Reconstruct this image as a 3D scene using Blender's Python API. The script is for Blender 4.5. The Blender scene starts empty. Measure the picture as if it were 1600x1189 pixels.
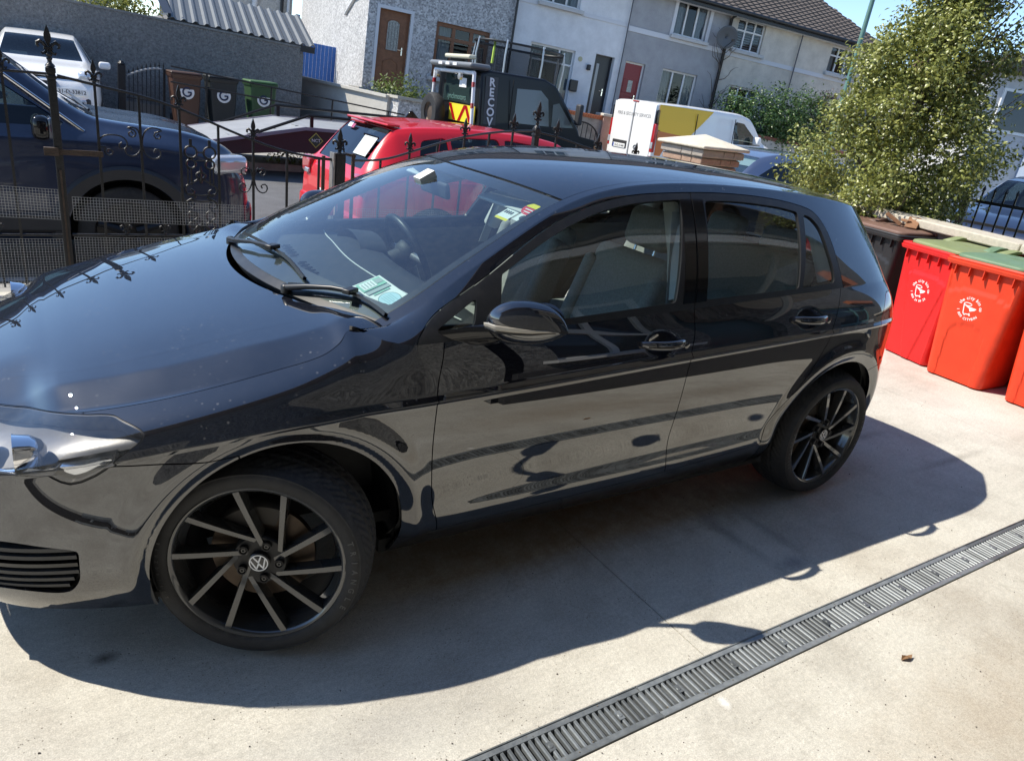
import bpy, bmesh, math, random
import numpy as np
from mathutils import Matrix, Vector, noise as mnoise
R_ = math.radians
rng = random.Random(7)
scene = bpy.context.scene
COL = scene.collection

# ------------------------------------------------------------------ camera
def set_camera():
    C = Vector((-0.451368, -2.648932, 1.646334))
    yaw, pitch, roll = 0.609991, 0.373730, 0.133625
    f = Vector((math.sin(yaw)*math.cos(pitch), math.cos(yaw)*math.cos(pitch), -math.sin(pitch)))
    r = Vector((math.cos(yaw), -math.sin(yaw), 0)); u = r.cross(f)
    c, s = math.cos(roll), math.sin(roll)
    r2 = r*c+u*s; u2 = u*c-r*s
    cd = bpy.data.cameras.new('camera'); cam = bpy.data.objects.new('camera', cd)
    COL.objects.link(cam)
    m = Matrix((r2, u2, -f)).transposed().to_4x4(); m.translation = C
    cam.matrix_world = m
    cd.sensor_fit = 'HORIZONTAL'; cd.sensor_width = 36.0; cd.lens = 1136.92*36/1600
    cd.clip_start = 0.05; cd.clip_end = 1000
    scene.camera = cam
set_camera()
# ------------------------------------------------------------------ sky and sun
TO_SUN = Vector((-0.523, 0.373, 0.766)).normalized()
wd = bpy.data.worlds.new('World'); scene.world = wd; wd.use_nodes = True
nt = wd.node_tree; nt.nodes.clear()
sky = nt.nodes.new('ShaderNodeTexSky'); sky.sky_type = 'NISHITA'; sky.sun_disc = False
sky.sun_elevation = math.asin(TO_SUN.z)
sky.sun_rotation = math.atan2(TO_SUN.x, TO_SUN.y)
sky.altitude = 20; sky.air_density = 0.85; sky.dust_density = 0.03; sky.ozone_density = 3.5
bg = nt.nodes.new('ShaderNodeBackground'); bg.inputs[1].default_value = 0.125
wo = nt.nodes.new('ShaderNodeOutputWorld')
nt.links.new(sky.outputs[0], bg.inputs[0]); nt.links.new(bg.outputs[0], wo.inputs[0])
sl = bpy.data.lights.new('sun', 'SUN'); sl.energy = 3.6; sl.angle = R_(0.53); sl.color = (1, .94, .83)
so = bpy.data.objects.new('sun', sl); COL.objects.link(so)
so.rotation_euler = TO_SUN.to_track_quat('Z', 'Y').to_euler(); so.location = (-8, 6, 12)
vs = scene.view_settings
vs.view_transform = 'Standard'; vs.look = 'None'; vs.exposure = 0.96; vs.gamma = 1.0; vs.use_curve_mapping = False
scene.cycles.max_bounces = 10; scene.cycles.transparent_max_bounces = 24
scene.cycles.caustics_reflective = False; scene.cycles.caustics_refractive = False
TILT = math.atan2(0.04881, 0.99879)       # the yard and street slope by this much against plumb

# ------------------------------------------------------------------ materials
MATS = {}
def mat(name, col=(.5, .5, .5), rough=.5, metal=0., coat=0., spec=.5, var=0., vscale=8., bump=0., bscale=60., trans=0., ior=1.5,
        dust=0., dustcol=(.45, .42, .38), emit=0., coat_rough=.03, detail=4., rvar=0., sheen=0.):
    """one procedural Principled material; var mottles the colour, bump gives fine relief, dust a pale film on faces that look up"""
    if name in MATS: return MATS[name]
    m = bpy.data.materials.new(name); m.use_nodes = True; MATS[name] = m
    nt = m.node_tree; b = nt.nodes['Principled BSDF']; L = nt.links.new
    b.inputs['Base Color'].default_value = (*col, 1); b.inputs['Roughness'].default_value = rough
    b.inputs['Metallic'].default_value = metal; b.inputs['Coat Weight'].default_value = coat
    b.inputs['Coat Roughness'].default_value = coat_rough; b.inputs['Specular IOR Level'].default_value = spec
    b.inputs['Transmission Weight'].default_value = trans; b.inputs['IOR'].default_value = ior
    if emit:
        b.inputs['Emission Color'].default_value = (*col, 1); b.inputs['Emission Strength'].default_value = emit
    tc = nt.nodes.new('ShaderNodeTexCoord')
    out = None
    if var or rvar:
        n = nt.nodes.new('ShaderNodeTexNoise'); n.inputs['Scale'].default_value = vscale
        n.inputs['Detail'].default_value = detail; n.inputs['Roughness'].default_value = .65
        L(tc.outputs['Object'], n.inputs['Vector'])
        if var:
            r = nt.nodes.new('ShaderNodeMapRange'); r.inputs[1].default_value = .25; r.inputs[2].default_value = .75
            r.inputs[3].default_value = 1-var; r.inputs[4].default_value = 1+var
            L(n.outputs['Fac'], r.inputs[0])
            mx = nt.nodes.new('ShaderNodeVectorMath'); mx.operation = 'SCALE'; mx.inputs[0].default_value = col
            L(r.outputs[0], mx.inputs['Scale']); L(mx.outputs[0], b.inputs['Base Color']); out = mx.outputs[0]
        if rvar:
            r2 = nt.nodes.new('ShaderNodeMapRange'); r2.inputs[3].default_value = max(0, rough-rvar); r2.inputs[4].default_value = min(1, rough+rvar)
            r2.inputs[1].default_value = .3; r2.inputs[2].default_value = .7
            L(n.outputs['Fac'], r2.inputs[0]); L(r2.outputs[0], b.inputs['Roughness'])
    if dust:
        g = nt.nodes.new('ShaderNodeNewGeometry'); sx = nt.nodes.new('ShaderNodeSeparateXYZ'); L(g.outputs['Normal'], sx.inputs[0])
        n2 = nt.nodes.new('ShaderNodeTexNoise'); n2.inputs['Scale'].default_value = 26; n2.inputs['Detail'].default_value = 8; n2.inputs['Roughness'].default_value = .75
        L(tc.outputs['Object'], n2.inputs['Vector'])
        r3 = nt.nodes.new('ShaderNodeMapRange'); r3.inputs[1].default_value = .45; r3.inputs[2].default_value = .8
        L(n2.outputs['Fac'], r3.inputs[0])
        r4 = nt.nodes.new('ShaderNodeMapRange'); r4.inputs[1].default_value = -.1; r4.inputs[2].default_value = .7; L(sx.outputs[2], r4.inputs[0])
        mu = nt.nodes.new('ShaderNodeMath'); mu.operation = 'MULTIPLY'; L(r3.outputs[0], mu.inputs[0]); L(r4.outputs[0], mu.inputs[1])
        mu2 = nt.nodes.new('ShaderNodeMath'); mu2.operation = 'MULTIPLY'; mu2.inputs[1].default_value = dust; L(mu.outputs[0], mu2.inputs[0])
        mc = nt.nodes.new('ShaderNodeMix'); mc.data_type = 'RGBA'; mc.inputs['B'].default_value = (*dustcol, 1); mc.inputs['A'].default_value = (*col, 1)
        L(mu2.outputs[0], mc.inputs['Factor'])
        if out: L(out, mc.inputs['A'])
        L(mc.outputs['Result'], b.inputs['Base Color'])
    if bump:
        n3 = nt.nodes.new('ShaderNodeTexNoise'); n3.inputs['Scale'].default_value = bscale; n3.inputs['Detail'].default_value = 6
        L(tc.outputs['Object'], n3.inputs['Vector'])
        bp = nt.nodes.new('ShaderNodeBump'); bp.inputs['Strength'].default_value = bump; bp.inputs['Distance'].default_value = .02
        L(n3.outputs['Fac'], bp.inputs['Height']); L(bp.outputs[0], b.inputs['Normal'])
    return m
def glass(name, tint=(.8, .9, .87), ior=1.5, gl=1.0, dirt=0.0):
    """thin pane: tinted see-through mixed with a mirror by Fresnel"""
    if name in MATS: return MATS[name]
    m = bpy.data.materials.new(name); m.use_nodes = True; MATS[name] = m
    nt = m.node_tree; nt.nodes.clear(); L = nt.links.new
    o = nt.nodes.new('ShaderNodeOutputMaterial'); mx = nt.nodes.new('ShaderNodeMixShader')
    t = nt.nodes.new('ShaderNodeBsdfTransparent'); t.inputs[0].default_value = (*tint, 1)
    g = nt.nodes.new('ShaderNodeBsdfGlossy'); g.inputs['Roughness'].default_value = .004; g.inputs['Color'].default_value = (gl, gl, gl, 1)
    lw = nt.nodes.new('ShaderNodeFresnel'); lw.inputs['IOR'].default_value = ior
    geo = nt.nodes.new('ShaderNodeNewGeometry')
    # the pane is one sheet: give both faces the same (outside) Fresnel
    nm = nt.nodes.new('ShaderNodeMix'); nm.data_type = 'FLOAT'; nm.inputs['A'].default_value = ior; nm.inputs['B'].default_value = 1/ior
    L(geo.outputs['Backfacing'], nm.inputs['Factor']); L(nm.outputs['Result'], lw.inputs['IOR'])
    L(lw.outputs[0], mx.inputs[0]); L(t.outputs[0], mx.inputs[1]); L(g.outputs[0], mx.inputs[2])
    if dirt:
        d = nt.nodes.new('ShaderNodeBsdfDiffuse'); d.inputs[0].default_value = (.55, .55, .52, 1)
        n = nt.nodes.new('ShaderNodeTexNoise'); n.inputs['Scale'].default_value = 40; n.inputs['Detail'].default_value = 8
        tc = nt.nodes.new('ShaderNodeTexCoord'); L(tc.outputs['Object'], n.inputs['Vector'])
        mr = nt.nodes.new('ShaderNodeMapRange'); mr.inputs[1].default_value = .4; mr.inputs[2].default_value = .8; mr.inputs[3].default_value = dirt*.3; mr.inputs[4].default_value = dirt
        L(n.outputs['Fac'], mr.inputs[0]); m2 = nt.nodes.new('ShaderNodeMixShader')
        L(mr.outputs[0], m2.inputs[0]); L(mx.outputs[0], m2.inputs[1]); L(d.outputs[0], m2.inputs[2]); L(m2.outputs[0], o.inputs[0])
    else: L(mx.outputs[0], o.inputs[0])
    return m

# ------------------------------------------------------------------ mesh helpers
class MB:
    """collects boxes, tubes, lathes and prisms as plain lists"""
    def __init__(s): s.v = []; s.f = []
    def add(s, V, F):
        o = len(s.v); s.v += [tuple(map(float, p)) for p in V]; s.f += [tuple(int(i)+o for i in f) for f in F]; return s
    def box(s, c, d, rz=0., m=None):
        x, y, z = [k/2 for k in d]
        V = [Vector((i*x, j*y, k*z)) for i in (-1, 1) for j in (-1, 1) for k in (-1, 1)]
        if rz: V = [Matrix.Rotation(rz, 3, 'Z') @ p for p in V]
        if m is not None: V = [m @ p for p in V]
        V = [p+Vector(c) for p in V]
        return s.add(V, [(0, 1, 3, 2), (4, 6, 7, 5), (0, 4, 5, 1), (2, 3, 7, 6), (0, 2, 6, 4), (1, 5, 7, 3)])
    def tube(s, path, r, n=8, cap=True, closed=False):
        P = [Vector(p) for p in path]; k = len(P); V = []; F = []
        rr = r if hasattr(r, '__len__') else [r]*k
        up = None
        for i in range(k):
            a = P[(i-1) % k] if (closed or i > 0) else P[i]; b = P[(i+1) % k] if (closed or i < k-1) else P[i]
            t = (b-a).normalized()
            if up is None: up = t.orthogonal().normalized()
            up = (up-t*up.dot(t))
            up = up.normalized() if up.length > 1e-6 else t.orthogonal().normalized()
            w = t.cross(up)
            for j in range(n):
                a2 = 2*math.pi*j/n; V.append(P[i]+(up*math.cos(a2)+w*math.sin(a2))*rr[i])
        for i in range(k if closed else k-1):
            i2 = (i+1) % k
            for j in range(n): F.append((i*n+j, i*n+(j+1) % n, i2*n+(j+1) % n, i2*n+j))
        if cap and not closed: F += [tuple(range(n))[::-1], tuple((k-1)*n+j for j in range(n))]
        return s.add(V, F)
    def lathe(s, prof, n=32, axis='z', c=(0, 0, 0), cap=False):
        """prof: list of (radius, height)"""
        V = []; F = []; k = len(prof)
        for r, h in prof:
            for j in range(n):
                a = 2*math.pi*j/n; x, y = r*math.cos(a), r*math.sin(a)
                p = {'z': (x, y, h), 'y': (x, h, y), 'x': (h, x, y)}[axis]
                V.append((p[0]+c[0], p[1]+c[1], p[2]+c[2]))
        for i in range(k-1):
            for j in range(n):
                q = (i*n+j, i*n+(j+1) % n, (i+1)*n+(j+1) % n, (i+1)*n+j)
                F.append(q if axis != 'y' else q[::-1])
        if cap: F += [tuple(range(n)), tuple((k-1)*n+j for j in range(n))]
        return s.add(V, F)
    def prism(s, poly, h0, h1, axis='z'):
        """polygon (a,b) pushed along an axis: z -> (a,b,h), y -> (a,h,b), x -> (h,a,b)"""
        n = len(poly); f = {'z': lambda a, b, h: (a, b, h), 'y': lambda a, b, h: (a, h, b), 'x': lambda a, b, h: (h, a, b)}[axis]
        V = [f(a, b, h0) for a, b in poly]+[f(a, b, h1) for a, b in poly]
        F = [(i, (i+1) % n, n+(i+1) % n, n+i) for i in range(n)]+[tuple(range(n))[::-1], tuple(range(n, 2*n))]
        return s.add(V, F)
    def grid(s, G):
        """G[i][j] of points"""
        a, b = len(G), len(G[0]); V = [p for row in G for p in row]
        return s.add(V, [(i*b+j, i*b+j+1, (i+1)*b+j+1, (i+1)*b+j) for i in range(a-1) for j in range(b-1)])
    def build(s, name, m, parent=None, smooth=None, bevel=0., seg=2, sub=0, solid=0., recalc=True):
        return link(name, s.v, s.f, m, parent, smooth, bevel, seg, sub, solid, recalc)
def link(name, V, F, m, parent=None, smooth=None, bevel=0., seg=2, sub=0, solid=0., recalc=True):
    me = bpy.data.meshes.new(name)
    me.from_pydata([tuple(p) for p in V], [], [tuple(f) for f in F])
    if recalc:
        bm = bmesh.new(); bm.from_mesh(me); bmesh.ops.recalc_face_normals(bm, faces=bm.faces); bm.to_mesh(me); bm.free()
    if m is not None: me.materials.append(m)
    if smooth is not None:
        me.shade_smooth()
        if smooth < 180: me.set_sharp_from_angle(angle=R_(smooth))
    me.validate(); me.update()
    o = bpy.data.objects.new(name, me); COL.objects.link(o)
    if parent is not None: o.parent = parent
    if bevel:
        b = o.modifiers.new('b', 'BEVEL'); b.width = bevel; b.segments = seg; b.limit_method = 'ANGLE'; b.angle_limit = R_(40)
        me.shade_smooth(); me.set_sharp_from_angle(angle=R_(smooth if smooth else 50))
        b.harden_normals = False
    if solid:
        md = o.modifiers.new('s', 'SOLIDIFY'); md.thickness = solid; md.offset = 0
    if sub:
        md = o.modifiers.new('u', 'SUBSURF'); md.levels = sub; md.render_levels = sub
    return o
def tag(o, label=None, cat=None, group=None, kind=None):
    if label: o['label'] = label
    if cat: o['category'] = cat
    if group: o['group'] = group
    if kind: o['kind'] = kind
    return o
def thing(name, label, cat, loc=(0, 0, 0), rot=(0, 0, 0), group=None, mw=None):
    o = bpy.data.objects.new(name, None); COL.objects.link(o); o.empty_display_size = .2
    o.location = loc; o.rotation_euler = rot
    if mw is not None: o.matrix_world = mw
    return tag(o, label, cat, group)
def copy_tree(o, parent=None):
    c = o.copy(); COL.objects.link(c); c.parent = parent
    for ch in [k for k in COL.objects if k.parent == o]: copy_tree(ch, c)
    return c
def text_mesh(txt, size=1., depth=.0, bold=0., spacing=1.):
    """flat or extruded lettering as (verts, faces), centred on x, baseline at y=0"""
    cu = bpy.data.curves.new('t', 'FONT'); cu.body = txt; cu.size = size; cu.extrude = depth; cu.align_x = 'CENTER'; cu.offset = bold; cu.space_character = spacing
    cu.resolution_u = 3
    ob = bpy.data.objects.new('t', cu); COL.objects.link(ob)
    dg = bpy.context.evaluated_depsgraph_get(); me = ob.evaluated_get(dg).to_mesh()
    V = [tuple(v.co) for v in me.vertices]; F = [tuple(p.vertices) for p in me.polygons]
    ob.evaluated_get(dg).to_mesh_clear(); bpy.data.objects.remove(ob); bpy.data.curves.remove(cu)
    return V, F
def put(V, m): return [tuple(m @ Vector(p)) for p in V]
def frame(o, x, y):
    """matrix whose local x,y axes are the given world vectors, origin o"""
    x = Vector(x).normalized(); y = Vector(y); y = (y-x*x.dot(y)).normalized(); z = x.cross(y)
    m = Matrix((x, y, z)).transposed().to_4x4(); m.translation = Vector(o); return m
# ================================================================== the black hatchback
def nspl(u, Y, q):
    """natural cubic spline, Y (n,) or (n,k)"""
    u = np.asarray(u, float); Y = np.asarray(Y, float); q = np.asarray(q, float)
    one = Y.ndim == 1
    if one: Y = Y[:, None]
    n = len(u); h = np.diff(u); A = np.eye(n); B = np.zeros_like(Y)
    for i in range(1, n-1):
        A[i, i-1] = h[i-1]; A[i, i] = 2*(h[i-1]+h[i]); A[i, i+1] = h[i]
        B[i] = 6*((Y[i+1]-Y[i])/h[i]-(Y[i]-Y[i-1])/h[i-1])
    M = np.linalg.solve(A, B); k = np.clip(np.searchsorted(u, q)-1, 0, n-2)
    d = (q-u[k])[:, None]; hk = h[k][:, None]
    r = Y[k]+d*((Y[k+1]-Y[k])/hk-hk*(2*M[k]+M[k+1])/6)+d**2*M[k]/2+d**3*(M[k+1]-M[k])/(6*hk)
    return r[:, 0] if one else r
def pchip(u, Y, q):
    u = np.asarray(u, float); Y = np.asarray(Y, float); q = np.asarray(q, float)
    one = Y.ndim == 1
    if one: Y = Y[:, None]
    h = np.diff(u)[:, None]; d = np.diff(Y, axis=0)/h; m = np.zeros_like(Y)
    a, b = d[:-1], d[1:]; w1 = 2*h[1:]+h[:-1]; w2 = h[1:]+2*h[:-1]
    with np.errstate(all='ignore'):
        mm = (w1+w2)/(w1/a+w2/b)
    m[1:-1] = np.where(a*b > 0, mm, 0); m[0] = d[0]; m[-1] = d[-1]
    k = np.clip(np.searchsorted(u, q)-1, 0, len(u)-2); hk = h[k]; t = ((q-u[k])[:, None])/hk
    r = (2*t**3-3*t**2+1)*Y[k]+(t**3-2*t**2+t)*hk*m[k]+(-2*t**3+3*t**2)*Y[k+1]+(t**3-t**2)*hk*m[k+1]
    return r[:, 0] if one else r
def sstep(a, b, x):
    t = np.clip((x-a)/(b-a), 0, 1); return t*t*(3-2*t)
# plan outline at the widest level, stations 0 (nose) .. 17 (tail)
PLAN = np.array([(-.85, 0), (-.835, .25), (-.785, .47), (-.66, .67), (-.42, .815), (.08, .886), (.46, .889), (.75, .888), (1.2, .89), (1.6, .892), (2.0, .893),
                 (2.3, .894), (2.63, .895), (2.95, .856), (3.19, .738), (3.335, .52), (3.388, .27), (3.40, 0)])
_e = np.vstack([PLAN[2:0:-1]*[1, -1], PLAN, PLAN[-2:-4:-1]*[1, -1]])
_u = np.concatenate([[0], np.cumsum(np.linalg.norm(np.diff(_e, axis=0), axis=1))]); _u -= _u[2]
UST = _u[2:-2]
def plan(s):
    u = np.interp(s, np.arange(18), UST); P = nspl(_u, _e, u); D = nspl(_u, _e, u+1e-4)-P
    D /= np.linalg.norm(D, axis=1)[:, None]
    return P, np.stack([-D[:, 1], D[:, 0]], 1)      # outward normal (left of travel)
KEY = {  # station: (z of rows, inset of rows)
 0:   ([.19, .24, .32, .42, .50, .55, .56, .575, .61, .665, .70], [.05, .02, .005, 0, .005, .012, .013, .016, .035, .09, .15]),
 2:   ([.19, .24, .32, .42, .51, .57, .58, .595, .63, .68, .707], [.055, .02, .005, 0, .004, .011, .012, .016, .045, .11, .18]),
 3:   ([.192, .25, .33, .43, .52, .60, .61, .625, .655, .70, .722], [.06, .025, .005, 0, .003, .008, .009, .014, .055, .14, .20]),
 4:   ([.20, .26, .35, .45, .55, .655, .667, .685, .71, .742, .762], [.06, .03, .008, 0, 0, .005, .004, .009, .03, .075, .128]),
 5:   ([.20, .27, .38, .50, .62, .733, .745, .762, .79, .838, .864], [.06, .035, .012, .003, 0, .002, -.003, .008, .020, .058, .112]),
 5.3: ([.20, .27, .38, .50, .62, .738, .750, .768, .807, .868, .898], [.065, .036, .012, .003, 0, .003, -.004, .010, .022, .056, .103]),
 5.45:([.202, .27, .38, .51, .63, .741, .753, .772, .822, .893, .927], [.07, .037, .012, .002, 0, .003, -.005, .011, .023, .064, .117]),
 5.55:([.203, .27, .38, .51, .63, .743, .755, .774, .83, .912, .955], [.075, .034, .013, .003, 0, .003, -.005, .011, .024, .078, .148]),
 5.8: ([.204, .27, .38, .52, .64, .746, .758, .776, .835, .905, .938], [.08, .04, .012, .002, 0, .003, -.005, .012, .022, .045, .072]),
 6:   ([.205, .29, .375, .50, .64, .748, .760, .778, .84, .905, .931], [.078, .026, .015, .005, 0, .003, -.005, .012, .022, .035, .046]),
 7:   ([.205, .295, .385, .51, .64, .760, .772, .79, .85, .915, .945], [.078, .022, .0185, .008, 0, .003, -.005, .012, .022, .040, .052]),
 9:   ([.215, .31, .405, .53, .66, .803, .815, .833, .89, .95, .981], [.078, .021, .0195, .009, 0, .003, -.005, .012, .024, .052, .068]),
 11:  ([.23, .325, .42, .54, .68, .835, .847, .864, .92, .985, 1.017], [.078, .024, .018, .008, 0, .003, -.005, .012, .026, .06, .082]),
 12:  ([.23, .30, .40, .54, .69, .85, .86, .875, .935, 1.0, 1.032], [.07, .035, .012, .002, 0, .003, -.003, .010, .026, .065, .092]),
 13:  ([.24, .31, .41, .54, .69, .855, .865, .88, .94, 1.005, 1.04], [.06, .03, .01, 0, .002, .006, .004, .012, .03, .07, .10]),
 14:  ([.26, .33, .42, .54, .66, .84, .85, .865, .92, .99, 1.03], [.05, .02, 0, 0, .03, .06, .06, .065, .085, .11, .13]),
 17:  ([.27, .34, .42, .54, .64, .80, .81, .825, .89, .97, 1.0], [.06, .02, 0, 0, .03, .05, .05, .055, .075, .10, .12])}
_ks = sorted(KEY); _kz = np.array([KEY[k][0] for k in _ks]); _ki = np.array([KEY[k][1] for k in _ks])
ARCH_F = (.083, .326, .361); ARCH_R = (2.626, .328, .371)       # centre x, z, radius of the wheel openings
def rows(s):
    u = np.interp(s, np.arange(18), UST); uk = np.interp(_ks, np.arange(18), UST)
    return pchip(uk, _kz, u), pchip(uk, _ki, u)
def sheet_lower(s, zf):
    """s (n,), zf (m,) in row units 0..10 -> points (n,m,3), half with y>=0"""
    P, N = plan(s); Z, I = rows(s); n = len(s); m = len(zf)
    X = np.zeros((n, m, 3)); idx = np.arange(11)
    lo = zf <= 5; hi = zf >= 7; mid = ~lo & ~hi
    # smooth below and above the crease, a tight roll through it
    for a, (sel, k0, k1) in enumerate(((lo, 0, 5), (hi, 7, 10))):
        kk = idx[k0:k1+1].astype(float)
        z = nspl(kk, Z[:, k0:k1+1].T, zf[sel]).T
        for i in range(n):
            ins = nspl(Z[i, k0:k1+1], I[i, k0:k1+1], z[i])
            X[i, sel, 0] = P[i, 0]-N[i, 0]*ins; X[i, sel, 1] = P[i, 1]-N[i, 1]*ins; X[i, sel, 2] = z[i]
    f = zf[mid]
    if mid.any():
        z = np.stack([np.interp(f, idx, Z[i]) for i in range(n)]); ins = np.stack([np.interp(f, idx, I[i]) for i in range(n)])
        X[:, mid, 0] = P[:, :1]-N[:, :1]*ins; X[:, mid, 1] = P[:, 1:]-N[:, 1:]*ins; X[:, mid, 2] = z
    # wheel arch lips
    for cx, cz, r in (ARCH_F, ARCH_R):
        d = np.hypot(X[..., 0]-cx, X[..., 2]-cz)
        fl = .011*sstep(r+.12, r+.05, d)-.020*sstep(r+.052, r-.01, d)
        fl *= (X[..., 2] > .22)*sstep(.20, .30, X[..., 2])
        X[..., 1] += fl*(X[..., 1] > .5)
    # finger cups behind the door handles
    for hx, hz in ((1.432, .870), (2.272, .917)):
        e = ((X[..., 0]-hx)/.085)**2+((X[..., 2]-hz)/.047)**2
        X[..., 1] -= .020*np.clip(1-e, 0, 1)**1.3*(X[..., 1] > .5)
    return X
def rail(s):
    k = [5.55, 6, 6.5, 7, 7.5, 8, 8.5, 9, 10, 11, 12, 13, 13.6]
    P = [(.40, .740, .955), (.54, .738, 1.030), (.648, .714, 1.089), (.765, .689, 1.152), (.975, .637, 1.257), (1.185, .588, 1.334), (1.39, .570, 1.378), (1.6, .560, 1.398), (2.0, .556, 1.405), (2.3, .550, 1.396), (2.63, .535, 1.374), (2.89, .505, 1.345), (2.985, .475, 1.332)]
    u = np.interp(k, np.arange(18), UST)
    return nspl(u, P, np.interp(s, np.arange(18), UST))
def spine(s):
    k = [5.55, 6, 6.5, 7, 7.5, 8, 8.5, 9, 10, 11, 12, 13, 13.6]
    P = [(.15, .968), (.33, 1.072), (.46, 1.135), (.60, 1.197), (.85, 1.295), (1.07, 1.368), (1.33, 1.412), (1.6, 1.434), (2.0, 1.443), (2.3, 1.435), (2.63, 1.413), (2.93, 1.378), (3.08, 1.352)]
    u = np.interp(k, np.arange(18), UST)
    return nspl(u, P, np.interp(s, np.arange(18), UST))
def sheet_top(s, t):
    T = rail(s); Cn = spine(s); X = np.zeros((len(s), len(t), 3)); e = 1-np.abs(t)**2.6
    X[..., 0] = Cn[:, :1]+(T[:, :1]-Cn[:, :1])*(t**2)[None]
    X[..., 1] = T[:, 1:2]*t[None]
    X[..., 2] = T[:, 2:]+(Cn[:, 1:]-T[:, 2:])*e[None]
    return X
def top_edge(s):
    """upper edge of the glasshouse: the roof rail, then round the back along the spoiler"""
    s = np.asarray(s, float); r = rail(np.minimum(s, 13.6)); b = s > 13.6
    if b.any():
        L = sheet_top(np.array([13.6]), np.clip(1-(s[b]-13.6)/3.4, 0, 1))[0]; r[b] = L
    return r
def sheet_house(s, t):
    """glasshouse side and tail between waist (t=0) and roof edge (t=1)"""
    B = sheet_lower(s, np.array([10.]))[:, 0]; T = top_edge(s); P, N = plan(s)
    X = B[:, None]+(T-B)[:, None]*t[None, :, None]
    g = (np.linalg.norm(T-B, axis=1)*(.055-.035*sstep(11.5, 13, s)))[:, None]*4*(t*(1-t))[None]
    X[..., 0] += N[:, :1]*g; X[..., 1] += N[:, 1:]*g
    return X
def hood_z(x, y):
    """bonnet height field"""
    zc = np.interp(x, *np.array([(-.72, .688), (-.68, .706), (-.6, .748), (-.5, .788), (-.4, .820), (-.25, .862), (-.1, .896), (.05, .930), (.2, .957), (.45, .996)]).T)
    yc = np.interp(x, [-.7, -.45, -.2, .1, .4], [.40, .56, .64, .675, .672])
    k = np.clip(y/yc, 0, 1); z = zc-.022*k**2.2
    ys = np.interp(x, [-.5, -.4, -.3, -.1, .08, .25, .41], [.60, .665, .705, .75, .775, .785, .735])
    zs = np.interp(x, [-.72, -.5, -.4, -.3, -.1, .08, .25, .41], [.69, .727, .757, .787, .830, .864, .910, .954])
    q = np.clip((y-yc)/np.maximum(ys-yc, .02), 0, 1)
    z0 = zc-.022
    return np.where(y > yc, z0+(zs-z0)*(q*.75+.25*q*q), z)
# ---------- cutting panels out of the sheets
def sheet_mesh(X, attrs):
    """grid (n,m,3) -> triangles with normals and attributes"""
    n, m, _ = X.shape
    du = np.gradient(X, axis=0); dv = np.gradient(X, axis=1); N = np.cross(du, dv); l = np.linalg.norm(N, axis=2, keepdims=True); N = N/np.maximum(l, 1e-12)
    bad = l[..., 0] < 1e-10
    if bad.any(): N[bad] = (0, 1, 0)
    i, j = np.meshgrid(np.arange(n-1), np.arange(m-1), indexing='ij'); a = (i*m+j).ravel(); b = a+1; c = a+m; d = c+1
    F = np.concatenate([np.stack([a, c, d], 1), np.stack([a, d, b], 1)])
    return dict(V=X.reshape(-1, 3), N=N.reshape(-1, 3), F=F, A=np.stack([k.ravel() for k in attrs], 1))
def clip(M, f, keep=-1):
    """keep the part where f*keep > 0, cutting triangles exactly on f = 0"""
    f = np.asarray(f)*keep; V, N, F, A = M['V'], M['N'], M['F'], M['A']
    f = np.where(np.abs(f) < 1e-7, 1e-7, f); ins = f[F] > 0; c = ins.sum(1)
    out = [F[c == 3]]; nv = []; nn = []; na = []; ec = {}; nF = []
    def cut(i, j):
        k = (i, j) if i < j else (j, i)
        if k not in ec:
            i, j = k; t = f[i]/(f[i]-f[j]); ec[k] = len(V)+len(nv)
            nv.append(V[i]+(V[j]-V[i])*t); nn.append(N[i]+(N[j]-N[i])*t); na.append(A[i]+(A[j]-A[i])*t)
        return ec[k]
    for tri, ii in zip(F[(c == 1) | (c == 2)], ins[(c == 1) | (c == 2)]):
        k = [int(x) for x in tri]
        if ii.sum() == 1:
            r = int(np.argmax(ii)); a, b, d = k[r], k[(r+1) % 3], k[(r+2) % 3]
            nF.append((a, cut(a, b), cut(a, d)))
        else:
            r = int(np.argmin(ii)); a, b, d = k[r], k[(r+1) % 3], k[(r+2) % 3]
            p, q = cut(a, b), cut(a, d); nF += [(p, b, d), (p, d, q)]
    if nF: out.append(np.array(nF))
    F2 = np.concatenate(out) if out else np.zeros((0, 3), int)
    if nv: V = np.vstack([V, nv]); N = np.vstack([N, nn]); A = np.vstack([A, na])
    used = np.unique(F2); rm = np.full(len(V), -1); rm[used] = np.arange(len(used))
    N = N[used]; N = N/np.maximum(np.linalg.norm(N, axis=1, keepdims=True), 1e-9)
    return dict(V=V[used], N=N, F=rm[F2], A=A[used])
def sdpoly(P, poly):
    """signed distance to a closed polygon, negative inside"""
    poly = np.asarray(poly, float); d = np.full(len(P), 1e9); w = np.zeros(len(P), int)
    for a, b in zip(poly, np.roll(poly, -1, axis=0)):
        e = b-a; q = P-a; t = np.clip((q@e)/max(e@e, 1e-12), 0, 1); d = np.minimum(d, np.linalg.norm(q-t[:, None]*e, axis=1))
        up = (a[1] <= P[:, 1]) & (b[1] > P[:, 1]); dn = (a[1] > P[:, 1]) & (b[1] <= P[:, 1]); cr = e[0]*q[:, 1]-e[1]*q[:, 0]
        w += (up & (cr > 0)).astype(int)-(dn & (cr < 0)).astype(int)
    return np.where(w != 0, -d, d)
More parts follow.
